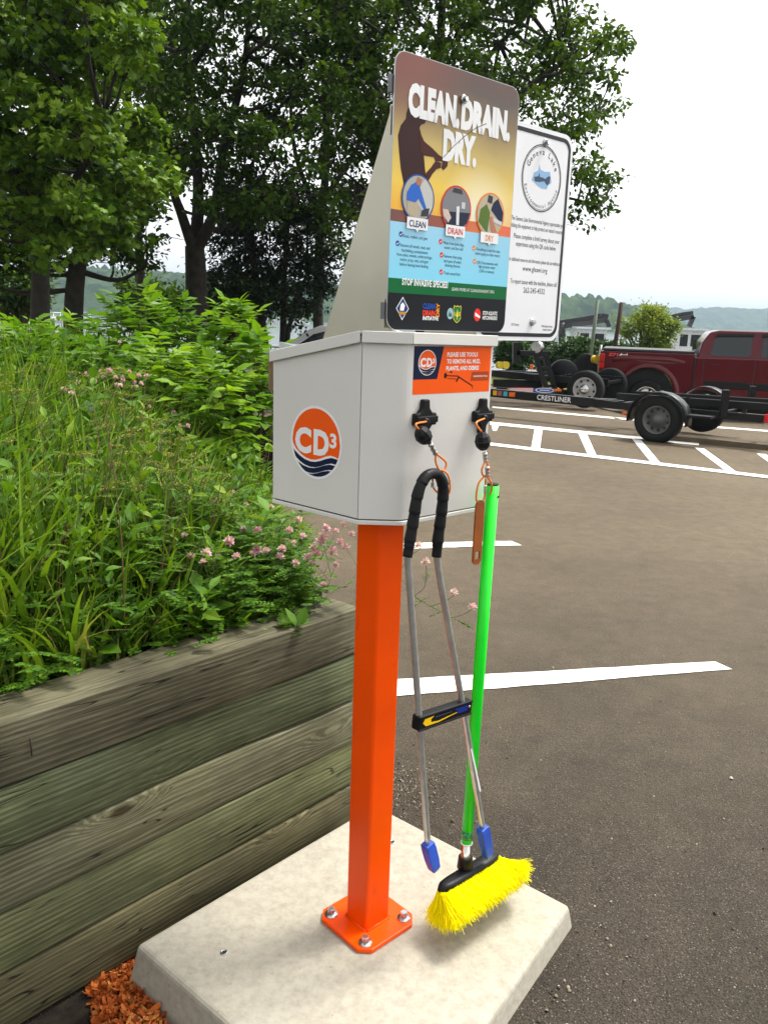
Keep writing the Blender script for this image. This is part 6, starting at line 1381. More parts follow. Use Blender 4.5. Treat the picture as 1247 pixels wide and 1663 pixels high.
# ================================================================== lake, hills
m, N, L, b = newmat('water'); pset(b, rough=0.12, spec=0.5); b.inputs['Base Color'].default_value = (0.10, 0.13, 0.14, 1)
tc = N.new('ShaderNodeTexCoord'); nz = N.new('ShaderNodeTexNoise'); nz.inputs['Scale'].default_value = 0.8; nz.inputs['Detail'].default_value = 5; L.new(tc.outputs['Object'], nz.inputs['Vector'])
bp = N.new('ShaderNodeBump'); bp.inputs['Strength'].default_value = 0.35; bp.inputs['Distance'].default_value = 0.15; L.new(nz.outputs['Fac'], bp.inputs['Height']); L.new(bp.outputs[0], b.inputs['Normal'])
WATER = m; LZ = -1.0
k = MB(); k.add([(-6000, 38, LZ), (6000, 38, LZ), (6000, 7000, LZ), (-6000, 7000, LZ)], [(0, 1, 2, 3)]); tag(k.build('lake', WATER, fix=False), kind='structure')
HILL = mat('hill_forest', (0.040, 0.070, 0.022), 0.95, col2=(0.010, 0.024, 0.010), scale=0.06, bump=0.0, thresh=(0.38, 0.64), detail=8, spec=0.05)
def hill(name, D, prof, depth, amp, seed, step):
    """wooded ridge at distance D; prof: (px, skyline py)"""
    rg = np.random.default_rng(seed); pts = [ondist(x, y, D) for x, y in prof]; xs = np.arange(pts[0][0], pts[-1][0], step); hz_ = np.interp(xs, [p[0] for p in pts], [p[2]-LZ for p in pts])
    rows = 26; V = []; nx = len(xs)
    for j in range(rows):
        t = j/(rows-1); s = math.sin(math.pi*0.5*min(1, t*1.25)) if t < 0.8 else 1.0
        z = hz_*s*(1 if t < 0.85 else 1-(t-0.85)*4)
        kk = np.hanning(7); kk /= kk.sum(); k2 = np.hanning(31); k2 /= k2.sum(); rn1 = np.convolve(rg.normal(size=nx), kk, 'same'); rn2 = np.convolve(rg.normal(size=nx), k2, 'same')
        crown = (np.abs(rn1)*2.2+rn2*4.0)*amp*np.clip(z/8, 0, 1)
        V.append(np.c_[xs+rg.normal(size=nx)*step*0.3, np.full(nx, D-depth*(1-t)*0.9)+rg.normal(size=nx)*step*0.5, LZ+z*(0.93)+crown-0.3])
    V = np.concatenate(V); F = [(j*nx+i, j*nx+i+1, (j+1)*nx+i+1, (j+1)*nx+i) for j in range(rows-1) for i in range(nx-1)]
    tag(npmesh(name, V, F, HILL, smooth=True), kind='structure')
hill('wooded_shore', 700, [(-500, 452), (-100, 455), (100, 446), (220, 440), (300, 445), (420, 452), (530, 462), (700, 474), (850, 480), (950, 488), (990, 494), (1020, 503), (1050, 520), (1090, 540)], 150, 1.5, 1, 1.6)
hill('distant_hills', 2300, [(300, 498), (600, 494), (800, 495), (950, 498), (1040, 500), (1090, 503), (1130, 499), (1200, 502), (1260, 500), (1400, 506), (1900, 500)], 500, 2.6, 2, 6.0)
# ------------------------------------------------------------------ boats and docks far out on the water
BOATW = mat('boat_white', (0.75, 0.75, 0.73), 0.35); CANVAS = mat('canvas_blue', (0.03, 0.08, 0.22), 0.7); TINT = mat('tinted_glass', (0.012, 0.016, 0.018), 0.08, var=0.0, spec=0.6)
def boat(px, dist, ln, label, canvas=BOATW, yaw=0.2):
    c = ondist(px, 520, dist); c[2] = LZ; root = empty('moored_boat', c, label, 'boat', 'boats moored on the lake')
    d_ = np.array([math.cos(yaw), math.sin(yaw), 0]); s_ = np.array([-d_[1], d_[0], 0]); h = ln/2; w_ = ln*0.17
    P = [(-h, -w_), (h*0.55, -w_), (h, 0), (h*0.55, w_), (-h, w_)]
    k = MB(); lo = [c+d_*x*0.95+s_*y*0.7-zz*0.2 for x, y in P]; up = [c+d_*x+s_*y+zz*(0.10*ln) for x, y in P]; k.add(lo+up, [(4, 3, 2, 1, 0), (5, 6, 7, 8, 9)]+[(i, (i+1) % 5, 5+(i+1) % 5, 5+i) for i in range(5)]); k.build('hull', BOATW, root)
    k = MB(); k.prism([c+d_*x+s_*y+zz*ln*0.30 for x, y in ((-h*0.8, -w_), (h*0.3, -w_), (h*0.3, w_), (-h*0.8, w_))], zz*ln*0.02); k.build('canopy', canvas, root)
    for x in (-0.75, -0.25, 0.25):
        for y in (-0.95, 0.95): k = MB(); k.tube([c+d_*h*x+s_*w_*y+zz*ln*0.09, c+d_*h*x+s_*w_*y+zz*ln*0.30], ln*0.008, 5); k.build('canopy_post', BOATW, root)
    k = MB(); k.prism([c+d_*x+s_*y+zz*ln*0.10 for x, y in ((-h*0.5, -w_*0.6), (0, -w_*0.6), (0, w_*0.6), (-h*0.5, w_*0.6))], zz*ln*0.09); k.build('seat_box', BOATW, root)
boat(488, 330, 7.5, 'white pontoon boat seen beside the cedar trunks'); boat(432, 360, 6, 'small boat with a blue canvas near the cedar', CANVAS); boat(22, 150, 6.5, 'white boat at the left edge of the photo', yaw=0.8); boat(62, 170, 6, 'white boat just right of the leftmost one', yaw=0.3); boat(88, 160, 6, 'white boat seen past the maple trunk', yaw=-0.3); boat(140, 190, 6.5, 'white boat seen between the two left trunks'); boat(185, 180, 6.5, 'white boat behind the tallest sapling', yaw=0.5); boat(450, 400, 7, 'pale boat far out beside the cedar trunks', yaw=0.1)
# ------------------------------------------------------------------ work barges with knuckle cranes
CRANE = mat('crane_black', (0.02, 0.02, 0.022), 0.45)
def barge(px, Y, wpx, arm, label, flip=1):
    c = ondist(px, 540, Y); c[2] = LZ; s = Y/FPX; root = empty('crane_barge', c, label, 'barge', 'work barges at the shore'); W_ = wpx*s
    top_ = ondist(px, arm['roof'], Y)[2]; z1 = top_-LZ
    k = MB(); k.bb(c[0]-W_*1.6, c[0]+W_*1.6, c[1]-2, c[1]+4, LZ-0.2, LZ+0.6); k.build('deck', mat('deck_grey', (0.12, 0.12, 0.12), 0.7), root)
    k = MB(); k.bb(c[0]-W_/2, c[0]+W_/2, c[1]-1.2, c[1]+1.6, LZ+0.6, top_-0.16); cab = k.build('cabin', BOATW, root)
    k = MB(); k.bb(c[0]-W_*0.6, c[0]+W_*0.6, c[1]-1.6, c[1]+2.0, top_-0.16, top_); k.build('roof', BOATW, root)
    for x0, x1 in ((-0.42, -0.12), (0.0, 0.42)):
        k = MB(); k.bb(c[0]+W_*x0, c[0]+W_*x1, c[1]-1.23, c[1]-1.17, LZ+z1*0.48, top_-0.5); k.build('window', TINT, cab)
    k = MB(); P = [ondist(x, y, Y+1.0) for x, y in arm['main']]; 
    for a, b_ in zip(P[:-1], P[1:]): k.bar(a, b_, 0.35, arm.get('t', 0.55))
    k.build('crane_arm', CRANE, root)
    k = MB(); P = [ondist(x, y, Y+0.4) for x, y in arm['second']]
    for a, b_ in zip(P[:-1], P[1:]): k.bar(a, b_, 0.3, 0.35)
    k.build('crane_jib', CRANE, root)
    k = MB(); k.tube([ondist(*arm['mast'][0], Y+1), ondist(*arm['mast'][1], Y+1)], 0.3, 8); k.build('crane_mast', CRANE, root)
barge(956, 70, 44, dict(roof=531, main=[(905, 526), (945, 520), (975, 514), (986, 516)], second=[(915, 530), (960, 524), (984, 520), (988, 531)], mast=[(912, 524), (912, 562)]), 'white cabin barge with folded black crane, beside the white sign')
barge(1114, 70, 40, dict(roof=533, main=[(1085, 516), (1108, 511), (1124, 509)], second=[(1092, 520), (1110, 517), (1125, 514), (1118, 531)], mast=[(1090, 516), (1088, 560)], t=0.4), 'white cabin barge with folded black crane, behind the pickup')
# ------------------------------------------------------------------ shrubs, poles on the shore
HEDGE = leafmat('hedge_leaf', [(0.012, 0.034, 0.008), (0.026, 0.066, 0.012), (0.05, 0.11, 0.018)], 0.5, 0.2); BRIGHT = leafmat('bright_bush', [(0.05, 0.10, 0.012), (0.11, 0.18, 0.02), (0.20, 0.27, 0.04), (0.30, 0.33, 0.08)], 0.45, 0.4)
bush('rounded_bush', 'rounded yellow-green bush behind the pickup bed', 1055, 537, 44, 36, 30, 7000, 0.10, BRIGHT, 81)
for i, (x, y, rx, ry, Y, lb) in enumerate(((832, 575, 32, 26, 29, 'dark shrub behind the cabinet corner'), (880, 570, 30, 30, 31, 'green shrub under the white sign'), (935, 573, 34, 24, 29, 'feathery green shrub in front of the near barge'), (975, 575, 24, 24, 30, 'green shrub left of the brown pole'), (1010, 578, 24, 14, 29, 'low green shrub between brown pole and pickup'))):
    bush('shore_shrub', lb, x, y, rx, ry, Y, 3600, 0.13, HEDGE, 90+i, 'shrubs along the shore', vmean=0.55)
def pole(a, b, Y, r, mt, label):
    P, Q = ondist(*a, Y), ondist(*b, Y); o = MB().tube([P, P*0.5+Q*0.5, Q], r, 8).build('timber_pole', mt, loc=P); tag(o, label, 'pole')
pole((956, 600), (970, 487), 26, 0.055, mat('grey_pole', (0.16, 0.20, 0.15), 0.7), 'slim grey-green pole left of the brown one'); pole((996, 575), (1009, 491), 26, 0.065, mat('brown_pole', (0.055, 0.03, 0.022), 0.8), 'leaning dark brown pole beside the yellow-green bush')
# ================================================================== vehicles
RUB = mat('tyre_rubber', (0.014, 0.014, 0.014), 0.8, bump=0.3, bscale=80, spec=0.2); TBLK = mat('trailer_black', (0.006, 0.006, 0.007), 0.36, spec=0.3); AMB = mat('amber_lens', (0.75, 0.14, 0.01), 0.25); REDL = mat('red_lens', (0.55, 0.008, 0.01), 0.15, coat=0.4); CHR = mat('bright_steel', (0.6, 0.6, 0.6), 0.25, metal=1.0); GREYW = mat('dark_steel_wheel', (0.11, 0.11, 0.11), 0.45, metal=0.4)
class Frame:
    """local frame: x forward, y left, z up"""
    def __init__(s, o, yaw): s.o = np.asarray(o, float); s.x = np.array([math.cos(yaw), math.sin(yaw), 0]); s.y = np.array([-math.sin(yaw), math.cos(yaw), 0]); s.M = np.stack([s.x, s.y, zz], 1); s.yaw = yaw
    def __call__(s, x, y, z): return s.o+s.x*x+s.y*y+zz*z
    def box(s, mb, x0, x1, y0, y1, z0, z1): return mb.box(s((x0+x1)/2, (y0+y1)/2, (z0+z1)/2), ((x1-x0)/2, (y1-y0)/2, (z1-z0)/2), s.M)
def wheel(fr, x, y, r, w_, par, rim, side, name='wheel', holes=6, rr_=0.60, cover=None, disc=None):
    c = fr(x, y, r); ax_ = fr.y*side
    root = MB().lathe([(r*0.62, -w_/2), (r*0.93, -w_/2), (r, -w_*0.32), (r, w_*0.32), (r*0.93, w_/2), (r*0.70, w_/2*1.03), (r*0.60, w_*0.40), (r*0.58, -w_*0.4)], c, ax_, n=36).build(name, RUB, par)
    k = MB(); k.lathe([(r*rr_*1.0, w_*0.44), (r*rr_*0.92, w_*0.46), (r*rr_*0.86, w_*0.06), (r*rr_*0.62, w_*0.12), (r*rr_*0.42, w_*0.30), (r*rr_*0.36, w_*0.32), (r*rr_*0.30, w_*0.48), (0.0, w_*0.50)], c, ax_, n=32, cap0=False); k.build('rim', rim, root)
    e1_ = fr.x; e2_ = zz
    k = MB()
    for i in range(holes):
        a = 2*math.pi*i/holes+0.2; p_ = c+(e1_*math.cos(a)+e2_*math.sin(a))*r*rr_*0.74+ax_*w_*0.08; k.lathe([(r*rr_*0.11, 0), (r*rr_*0.11, w_*0.05)], p_, ax_, n=8)
    k.build('rim_holes', DARK, root)
    if disc: k = MB(); k.lathe([(r*rr_*0.42, w_*0.47), (r*rr_*0.40, w_*0.62), (r*rr_*0.2, w_*0.70), (0, w_*0.72)], c, ax_, n=20); k.build('hub_cap', disc, root)
    return root
# ------------------------------------------------------------------ trailer with lettered beam
wp = gp(1065, 717); yawT = R(142)
fT = Frame((0, 0, 0), yawT); half = 0.98
ctr = wp-np.array([0, 0, wp[2]])+fT.y*(-half)*(1 if np.dot(fT.y, [-0.7, -0.7, 0]) > 0 else -1)
gz = float(wp[2]); fT = Frame((ctr[0], ctr[1], gz-0.02), yawT)
TR = empty('boat_trailer', (ctr[0], ctr[1], gz), 'black boat trailer with white lettering on its beam and a grey-wheeled axle', 'trailer')
rr0 = 0.335
for s in (1, -1):
    w1 = wheel(fT, 0, s*half, rr0, 0.21, TR, GREYW, s, holes=10, rr_=0.60)
    k = MB(); pts = []
    n = 14; vs = []; fs = []
    for i in range(n+1):
        a = R(-8+196*i/n); rx_ = rr0+0.075
        for yy in (half-0.125, half+0.125): vs.append(fT(math.cos(a)*rx_*1.05, s*yy, rr0+math.sin(a)*rx_*(0.96)))
    for i in range(n): fs.append((2*i, 2*i+1, 2*i+3, 2*i+2))
    k.add(vs, fs, True); fd = k.build('fender', TBLK, TR); so = fd.modifiers.new('s', 'SOLIDIFY'); so.thickness = 0.012
    k = MB(); fT.box(k, -0.75, -0.42, s*half-0.10, s*half+0.10, 0.42, 0.45); k.build('step_pad', TBLK, TR)
    k = MB(); k.box(fT(0.55, s*(half-0.10), 0.37), (0.03, 0.02, 0.02), fT.M); k.build('amber_marker', AMB, TR)
    # side rail: straight behind, bending in to the tongue
    k = MB(); k.bar(fT(-1.32, s*0.62, 0.45), fT(0.55, s*0.62, 0.44), 0.055, 0.10); k.bar(fT(0.55, s*0.62, 0.44), fT(1.40, s*0.06, 0.41), 0.055, 0.11); k.build('side_rail', TBLK, TR, bevel=0.004)
    k = MB(); k.bar(fT(-1.35, s*0.46, 0.60), fT(0.9, s*0.34, 0.56), 0.09, 0.10); k.build('bunk_board', mat('bunk_carpet', (0.012, 0.012, 0.012), 0.95, bump=0.5, bscale=120), TR)
    for x in (-1.0, -0.2, 0.5):
        k = MB(); k.bar(fT(x, s*0.45, 0.45), fT(x, s*0.42, 0.64), 0.05, 0.05); k.build('bunk_bracket', TBLK, TR)
    k = MB(); k.bar(fT(-0.78, s*0.66, 0.42), fT(-0.78, s*0.66, 0.80), 0.07, 0.09); k.build('guide_post', TBLK, TR)
    k = MB(); fT.box(k, -1.40, -1.33, s*0.66-0.13, s*0.66+0.05, 0.40, 0.52); tl = k.build('tail_light', REDL, TR, bevel=0.008)
    k = MB(); fT.box(k, -1.42, -1.33, s*0.66-0.16, s*0.66+0.08, 0.355, 0.385); k.build('light_guard', CHR, TR)
k = MB(); k.bar(fT(0, -half+0.12, 0.36), fT(0, half-0.12, 0.36), 0.06, 0.06)
k.build('axle', TBLK, TR)
for x in (-1.25, -0.6, 0.45, 0.9):
    k = MB(); k.bar(fT(x, -0.6 if x < 0.8 else -0.38, 0.42), fT(x, 0.6 if x < 0.8 else 0.38, 0.42), 0.06, 0.06); k.build('cross_member', TBLK, TR)
k = MB(); k.bar(fT(0.95, 0, 0.40), fT(4.5, 0, 0.405), 0.09, 0.14); k.build('tongue_beam', TBLK, TR, bevel=0.004)
k = MB(); k.bar(fT(4.5, 0, 0.41), fT(4.75, 0, 0.41), 0.07, 0.08); k.build('coupler', CHR, TR)
k = MB(); k.tube([fT(4.1, 0.12, 0.02), fT(4.1, 0.12, 0.8)], 0.03, 8); k.build('jack_stand', CHR, TR)
# lettering fitted on the near face of the tongue
side_s = 1 if np.dot(fT.y, -np.array([ctr[0], ctr[1], 0])) > 0 else -1
plt_ = Plane(fT(1.9, side_s*0.0465, 0), -fT.x, fT.y*side_s); plt_.O = np.array(fT(1.9, side_s*0.0465, 0.0))
q = Print(plt_, 0.002); s_a, s_b = plt_.st(871, 655)[0], plt_.st(926, 661)[0]
q.put('CRESTLINER', s_a, s_b, fT.o[2]+0.365, 0.085, bold=0.012, skew=-0.0); q.build('beam_lettering', WHITE, TR)
for (x, col, nm) in ((803, (0.75, 0.42, 0.02), 'amber_patch'), (811, (0.35, 0.12, 0.12), 'dull_patch'), (820, (0.05, 0.42, 0.48), 'teal_patch')):
    a_ = plt_.st(x-3, 640)[0]; b_ = plt_.st(x+3.5, 640)[0]; poly_on(plt_, [(a_, fT.o[2]+0.37), (b_, fT.o[2]+0.37), (b_, fT.o[2]+0.45), (a_, fT.o[2]+0.45)], 0.002, nm, flat('patch_'+nm, col, 0.4), TR)
a_ = plt_.st(832, 642)[0]; k = MB(); k.box(plt_.P(a_, fT.o[2]+0.41, 0.02), (0.05, 0.02, 0.035), fT.M); k.build('amber_marker', AMB, TR)
# ------------------------------------------------------------------ second trailer, behind, with winch stand
w2 = ondist(948, 662, 16.3); yaw2 = R(150); f2 = Frame((w2[0], w2[1], w2[2]), yaw2)
T2r = empty('boat_trailer', w2, 'black boat trailer with winch stand, white-rimmed wheel and flag decal', 'trailer')
WR = mat('white_rim', (0.42, 0.42, 0.41), 0.35)
sd2 = 1 if np.dot(f2.y, -np.array([w2[0], w2[1], 0])) > 0 else -1
wheel(f2, 0, 0, 0.36, 0.2, T2r, WR, sd2, holes=8, rr_=0.64, disc=CHR); wheel(f2, 0, -sd2*1.7, 0.36, 0.2, T2r, WR, -sd2, holes=8, rr_=0.64)
for y in (-0.28, -1.42):
    k = MB(); k.bar(f2(-0.35, sd2*y, 0.5), f2(1.2, sd2*y, 0.5), 0.06, 0.13); k.bar(f2(1.2, sd2*y, 0.5), f2(2.6, sd2*-0.85, 0.5), 0.06, 0.13); k.build('side_rail', TBLK, T2r)
k = MB(); k.bar(f2(2.2, -sd2*0.85, 0.5), f2(4.6, -sd2*0.85, 0.5), 0.09, 0.13); k.build('tongue_beam', TBLK, T2r)
k = MB(); k.bar(f2(0, 0, 0.36), f2(0, -sd2*1.7, 0.36), 0.06, 0.06); k.build('axle', TBLK, T2r)
for x in (-0.3, 0.3, 1.0): k = MB(); k.bar(f2(x, -sd2*0.28, 0.48), f2(x, -sd2*1.42, 0.48), 0.06, 0.06); k.build('cross_member', TBLK, T2r)
for x in ():
    for y in (0.55, 1.15): k = MB(); k.lathe([(0.05, -0.09), (0.075, -0.05), (0.05, 0), (0.075, 0.05), (0.05, 0.09)], f2(x, -sd2*y, 0.66), f2.y, n=14); k.build('keel_roller', mat('yellow_roller', (0.75, 0.55, 0.04), 0.4), T2r)
dW = float(np.linalg.norm(gp(880, 640)[:2]))
YW = 16.6
def wq(x, y, dy=0): return ondist(x, y, YW+dy)
k = MB(); k.bar(wq(868, 575), wq(888, 634), 0.08, 0.10); k.bar(wq(884, 575, 0.25), wq(901, 634, 0.25), 0.08, 0.10); k.build('winch_stand', TBLK, T2r)
for i in range(4):
    t_ = (i+0.5)/4; k = MB(); k.bar(wq(868, 575)*(1-t_)+wq(888, 634)*t_, wq(884, 575, 0.25)*(1-t_)+wq(901, 634, 0.25)*t_, 0.05, 0.05); k.build('stand_rung', TBLK, T2r)
k = MB(); k.bar(wq(838, 573), wq(890, 574), 0.09, 0.09); k.bar(wq(838, 556), wq(838, 590), 0.09, 0.14); k.build('bow_stop', TBLK, T2r)
k = MB(); k.lathe([(0.10, -0.06), (0.12, -0.05), (0.05, -0.03), (0.05, 0.03), (0.12, 0.05), (0.10, 0.06)], wq(872, 564), f2.y, n=18); k.build('winch_reel', CHR, T2r)
k = MB(); k.box(wq(863, 596, -0.1), (0.03, 0.02, 0.05), f2.M); k.build('amber_marker', AMB, T2r)
k = MB(); k.bar(wq(805, 634), wq(945, 640), 0.09, 0.13); k.bar(wq(800, 606, 0.8), wq(880, 612, 0.8), 0.1, 0.12); k.bar(wq(800, 622, 0.9), wq(880, 624, 0.9), 0.1, 0.16); k.build('lower_frame', TBLK, T2r)
for (x, y) in ((811, 593), (820, 593)):
    k = MB(); k.lathe([(0.03, -0.05), (0.07, -0.045), (0.07, -0.02), (0.035, 0.02), (0.075, 0.05)], wq(x, y, 0.2), np.array([0.4, -0.9, 0]), n=16); k.build('bow_roller', M_.setdefault('rollm', mat('yellow_roller', (0.75, 0.55, 0.04), 0.4)), T2r)
plD = Plane(wq(860, 634, -0.09), np.array([1., 0.0, 0]), np.array([0, -1., 0]))
def dq(x, y): return tuple(plD.st(x, y))
dec = poly_on(plD, [dq(*p_) for p_ in ((816, 633), (835, 637), (866, 638), (866, 630), (840, 629))], 0.004, 'striped_decal', flat('decal_red', (0.50, 0.06, 0.06), 0.4), T2r)
for i in range(4): poly_on(plD, [dq(824+3*i, 631.6+1.5*i), dq(865, 631.2+1.7*i), dq(865, 630.5+1.7*i), dq(824+3*i, 630.9+1.5*i)][::-1], 0.006, 'white_stripe', WHITE, dec)
poly_on(plD, [dq(*p_) for p_ in ((866, 638.5), (900, 637.5), (903, 634), (897, 630), (866, 630))], 0.005, 'blue_decal', flat('decal_blue', (0.02, 0.07, 0.30), 0.4), T2r)
k = MB(); n_ = 24; c_ = dq(884, 633.8); k.add([plD.P(c_[0]+0.185*math.cos(2*math.pi*i/n_), c_[1]+0.048*math.sin(2*math.pi*i/n_), 0.009) for i in range(n_)]+[plD.P(c_[0]+0.165*math.cos(2*math.pi*i/n_), c_[1]+0.038*math.sin(2*math.pi*i/n_), 0.009) for i in range(n_)], [(i, (i+1) % n_, n_+(i+1) % n_, n_+i) for i in range(n_)]); k.build('white_oval', WHITE, dec, fix=False)
poly_on(plD, [(c_[0]-0.10, c_[1]-0.012), (c_[0]+0.10, c_[1]-0.012), (c_[0]+0.10, c_[1]+0.012), (c_[0]-0.10, c_[1]+0.012)], 0.009, 'white_bar', flat('decal_pale', (0.5, 0.55, 0.7), 0.4), dec)
k = MB(); k.box(wq(905, 633.5, -0.1), (0.075, 0.015, 0.022)); k.build('amber_reflector', AMB, T2r)
def sparewheel(px, py, Y, r, axis, label, cover):
    c = ondist(px, py, Y); root = empty('spare_tyre', c, label, 'tyre'); w_ = 0.2
    MB().lathe([(r*0.60, -w_/2), (r*0.93, -w_/2), (r, -w_*0.32), (r, w_*0.32), (r*0.93, w_/2), (r*0.60, w_/2)], c, axis, n=34).build('tyre', RUB, root)
    if cover:
        MB().lathe([(r*1.02, -w_*0.2), (r*1.03, w_*0.40), (r*0.96, w_*0.58), (0.0, w_*0.62)], c, axis, n=34).build('vinyl_cover', mat('vinyl_black', (0.008, 0.008, 0.009), 0.6, spec=0.12), root)
        pc_ = Plane(c+np.asarray(axis)*w_*0.61, np.array([-axis[1], axis[0], 0])*1.0, axis); sl_ = Print(pc_, 0.004); a_ = c[2]-0.02
        for t0_, t1_ in ((-0.15, -0.02), (0.0, 0.06), (0.08, 0.15)): seg(sl_, (t0_, a_+t0_*0.22), (t1_, a_+t1_*0.22), 0.016)
        sl_.build('faded_lettering', flat('print_faded', (0.10, 0.10, 0.10), 0.5), root)
    else: MB().lathe([(r*0.60, w_*0.3), (r*0.5, w_*0.2), (r*0.2, w_*0.32), (0, w_*0.34)], c, axis, n=24, cap0=False).build('rim', WR, root)
    k = MB(); k.bar(c-zz*r*0.3, np.array([c[0], c[1], float(terr(c[1]))+0.3]), 0.07, 0.07); k.build('carrier_bracket', TBLK, root)
ax1 = np.array([0.05, -1, 0.0]); ax1 /= np.linalg.norm(ax1)
sparewheel(913, 607, 17.2, 0.285, ax1, 'spare tyre in a black cover on the rear trailer', True)
ax2 = np.array([-0.80, -0.60, 0.12]); ax2 /= np.linalg.norm(ax2)
sparewheel(952, 600, 19.4, 0.36, ax2, 'uncovered spare tyre showing its tread beside the pickup tail', False)
k = MB(); g_ = ondist(970, 640, 18.4); k.tube([zs(g_, float(terr(18.4))+0.4), ondist(972, 585, 18.4), ondist(976, 560, 18.4)], 0.025, 8); gd = empty('roller_guide', zs(g_, float(terr(18.4))), 'thin guide post with yellow rollers at the pickup tail', 'guide post'); k.build('post', CHR, gd)
for x in (966, 974): MB().lathe([(0.03, -0.06), (0.085, -0.05), (0.085, -0.02), (0.04, 0.02), (0.09, 0.06)], ondist(x, 583.5, 18.3), np.array([0.4, -0.9, 0]), n=16).build('roller', M_['rollm'], gd)
# ------------------------------------------------------------------ pickup truck
def carpaint(name, c):
    m = mat(name, c, 0.22, var=0.03, scale=2, coat=0.35, coatr=0.05, metal=0.1, spec=0.25); return m
RED = carpaint('maroon_paint', (0.088, 0.002, 0.006))
yawP = R(-16); rp = ondist(972, 600, 18.0); fP = Frame((rp[0], rp[1], -0.28), yawP)   # x=0 at the tail, near side y=0, body to +y
PK = empty('pickup_truck', (rp[0], rp[1], -0.28), 'dark red crew-cab pickup with black bed cover', 'pickup truck')
WID = 1.95
def side_solid(prof, y0, y1, name, mt, par, bevel=0.03, seg_=3):
    k = MB(); k.prism([fP(x, y0, z) for x, z in prof], fP.y*(y1-y0)); return k.build(name, mt, par, bevel=bevel, seg=seg_)
def arch(cx, cz, r, a0_=180, a1_=0, n=14): return [(cx+r*math.cos(R(a0_+(a1_-a0_)*i/n)), cz+r*math.sin(R(a0_+(a1_-a0_)*i/n))) for i in range(n+1)]
RX, FX, WRD = 1.02, 4.70, 0.40
bedp = [(0.02, 0.52), (0.0, 0.75), (0.0, 1.36), (1.90, 1.37), (1.90, 0.48), (RX+0.56, 0.48)]+arch(RX, 0.52, 0.53, 0, 180)+[(RX-0.56, 0.50)]
side_solid(bedp, 0.02, WID-0.02, 'bed_body', RED, PK)
# swollen wheel-arch flare on the near side
k = MB(); vs = []; fs = []
for i in range(17):
    a = R(180-180*i/16)
    for r_, y_ in ((0.53, 0.0), (0.54, -0.022), (0.58, -0.018), (0.63, 0.022)): vs.append(fP(RX+math.cos(a)*r_*1.04, y_, 0.52+math.sin(a)*r_))
for i in range(16):
    for j in range(3): fs.append((4*i+j, 4*i+j+1, 4*(i+1)+j+1, 4*(i+1)+j))
k.add(vs, fs, True); k.build('arch_flare', RED, PK, fix=True)
k = MB(); vs = []
for x, z, d_ in ((0.25, 1.20, 0.02), (0.45, 1.245, -0.02), (1.45, 1.235, -0.02), (1.72, 1.17, 0.02)): vs += [fP(x, d_, z), fP(x, 0.02, z+0.05), fP(x, 0.02, z-0.08)]
k.add(vs, [(3*i, 3*(i+1), 3*(i+1)+1, 3*i+1) for i in range(3)]+[(3*i+2, 3*(i+1)+2, 3*(i+1), 3*i) for i in range(3)], True); k.build('body_crease', RED, PK)
cabp = [(1.93, 0.45), (1.93, 1.30), (2.02, 1.62), (2.16, 1.83), (2.35, 1.875), (3.60, 1.885), (3.95, 1.80), (4.62, 1.36), (5.55, 1.22), (5.78, 1.08), (5.82, 0.55), (FX+0.52, 0.48)]+arch(FX, 0.50, 0.50, 0, 180)+[(FX-0.52, 0.45)]
lower = [(1.93, 0.45), (1.93, 1.30), (4.62, 1.34), (5.55, 1.22), (5.78, 1.08), (5.82, 0.55), (FX+0.52, 0.48)]+arch(FX, 0.50, 0.50, 0, 180)+[(FX-0.52, 0.45)]
side_solid(lower, 0.0, WID, 'cab_body', RED, PK)
# greenhouse leans inwards
def green(prof, y0, lean, name, mt, par=PK):
    k = MB(); a = [fP(x, y0+lean*(z-1.30), z) for x, z in prof]; b_ = [fP(x, WID-y0-lean*(z-1.30), z) for x, z in prof]; n = len(prof)
    k.add(a+b_, [tuple(range(n)), tuple(reversed(range(n, 2*n)))]+[(i, n+i, n+(i+1) % n, (i+1) % n) for i in range(n)]); return k.build(name, mt, par, bevel=0.04, seg=3)
cabin = green([(1.94, 1.27), (2.02, 1.62), (2.16, 1.83), (2.35, 1.875), (3.60, 1.885), (3.95, 1.80), (4.64, 1.30)], 0.03, 0.30, 'cab_roof', RED)
def glass(prof, name, yo=-0.006, mt=TINT, par=None):
    k = MB(); k.prism([fP(x, 0.03+0.30*(z-1.30)+yo, z) for x, z in prof], fP.y*0.008); return k.build(name, mt, par or cabin, bevel=0.0)
glass([(2.20, 1.36), (2.25, 1.66), (2.32, 1.76), (2.98, 1.78), (2.96, 1.35)], 'window'); glass([(3.16, 1.35), (3.18, 1.78), (3.62, 1.78), (3.90, 1.70), (4.22, 1.42), (4.2, 1.36)], 'window')
glass([(2.24, 1.74), (2.30, 1.80), (3.00, 1.82), (3.00, 1.765)], 'rain_guard', -0.03, BLACK); glass([(3.15, 1.765), (3.15, 1.82), (3.62, 1.82), (3.92, 1.73), (3.90, 1.69), (3.6, 1.765)], 'rain_guard', -0.03, BLACK)
k = MB(); k.prism([fP(x, 0.35+0*z, z) for x, z in ((3.97, 1.80), (4.60, 1.38), (4.62, 1.39), (3.99, 1.81))], fP.y*(WID-0.7)); k.build('windscreen', TINT, cabin)
k = MB(); k.prism([fP(1.925+0.0, y_, z) for y_, z in ((0.35, 1.38), (WID-0.35, 1.38), (WID-0.42, 1.66), (0.42, 1.66))], fP.x*0.006); k.build('rear_window', TINT, cabin)
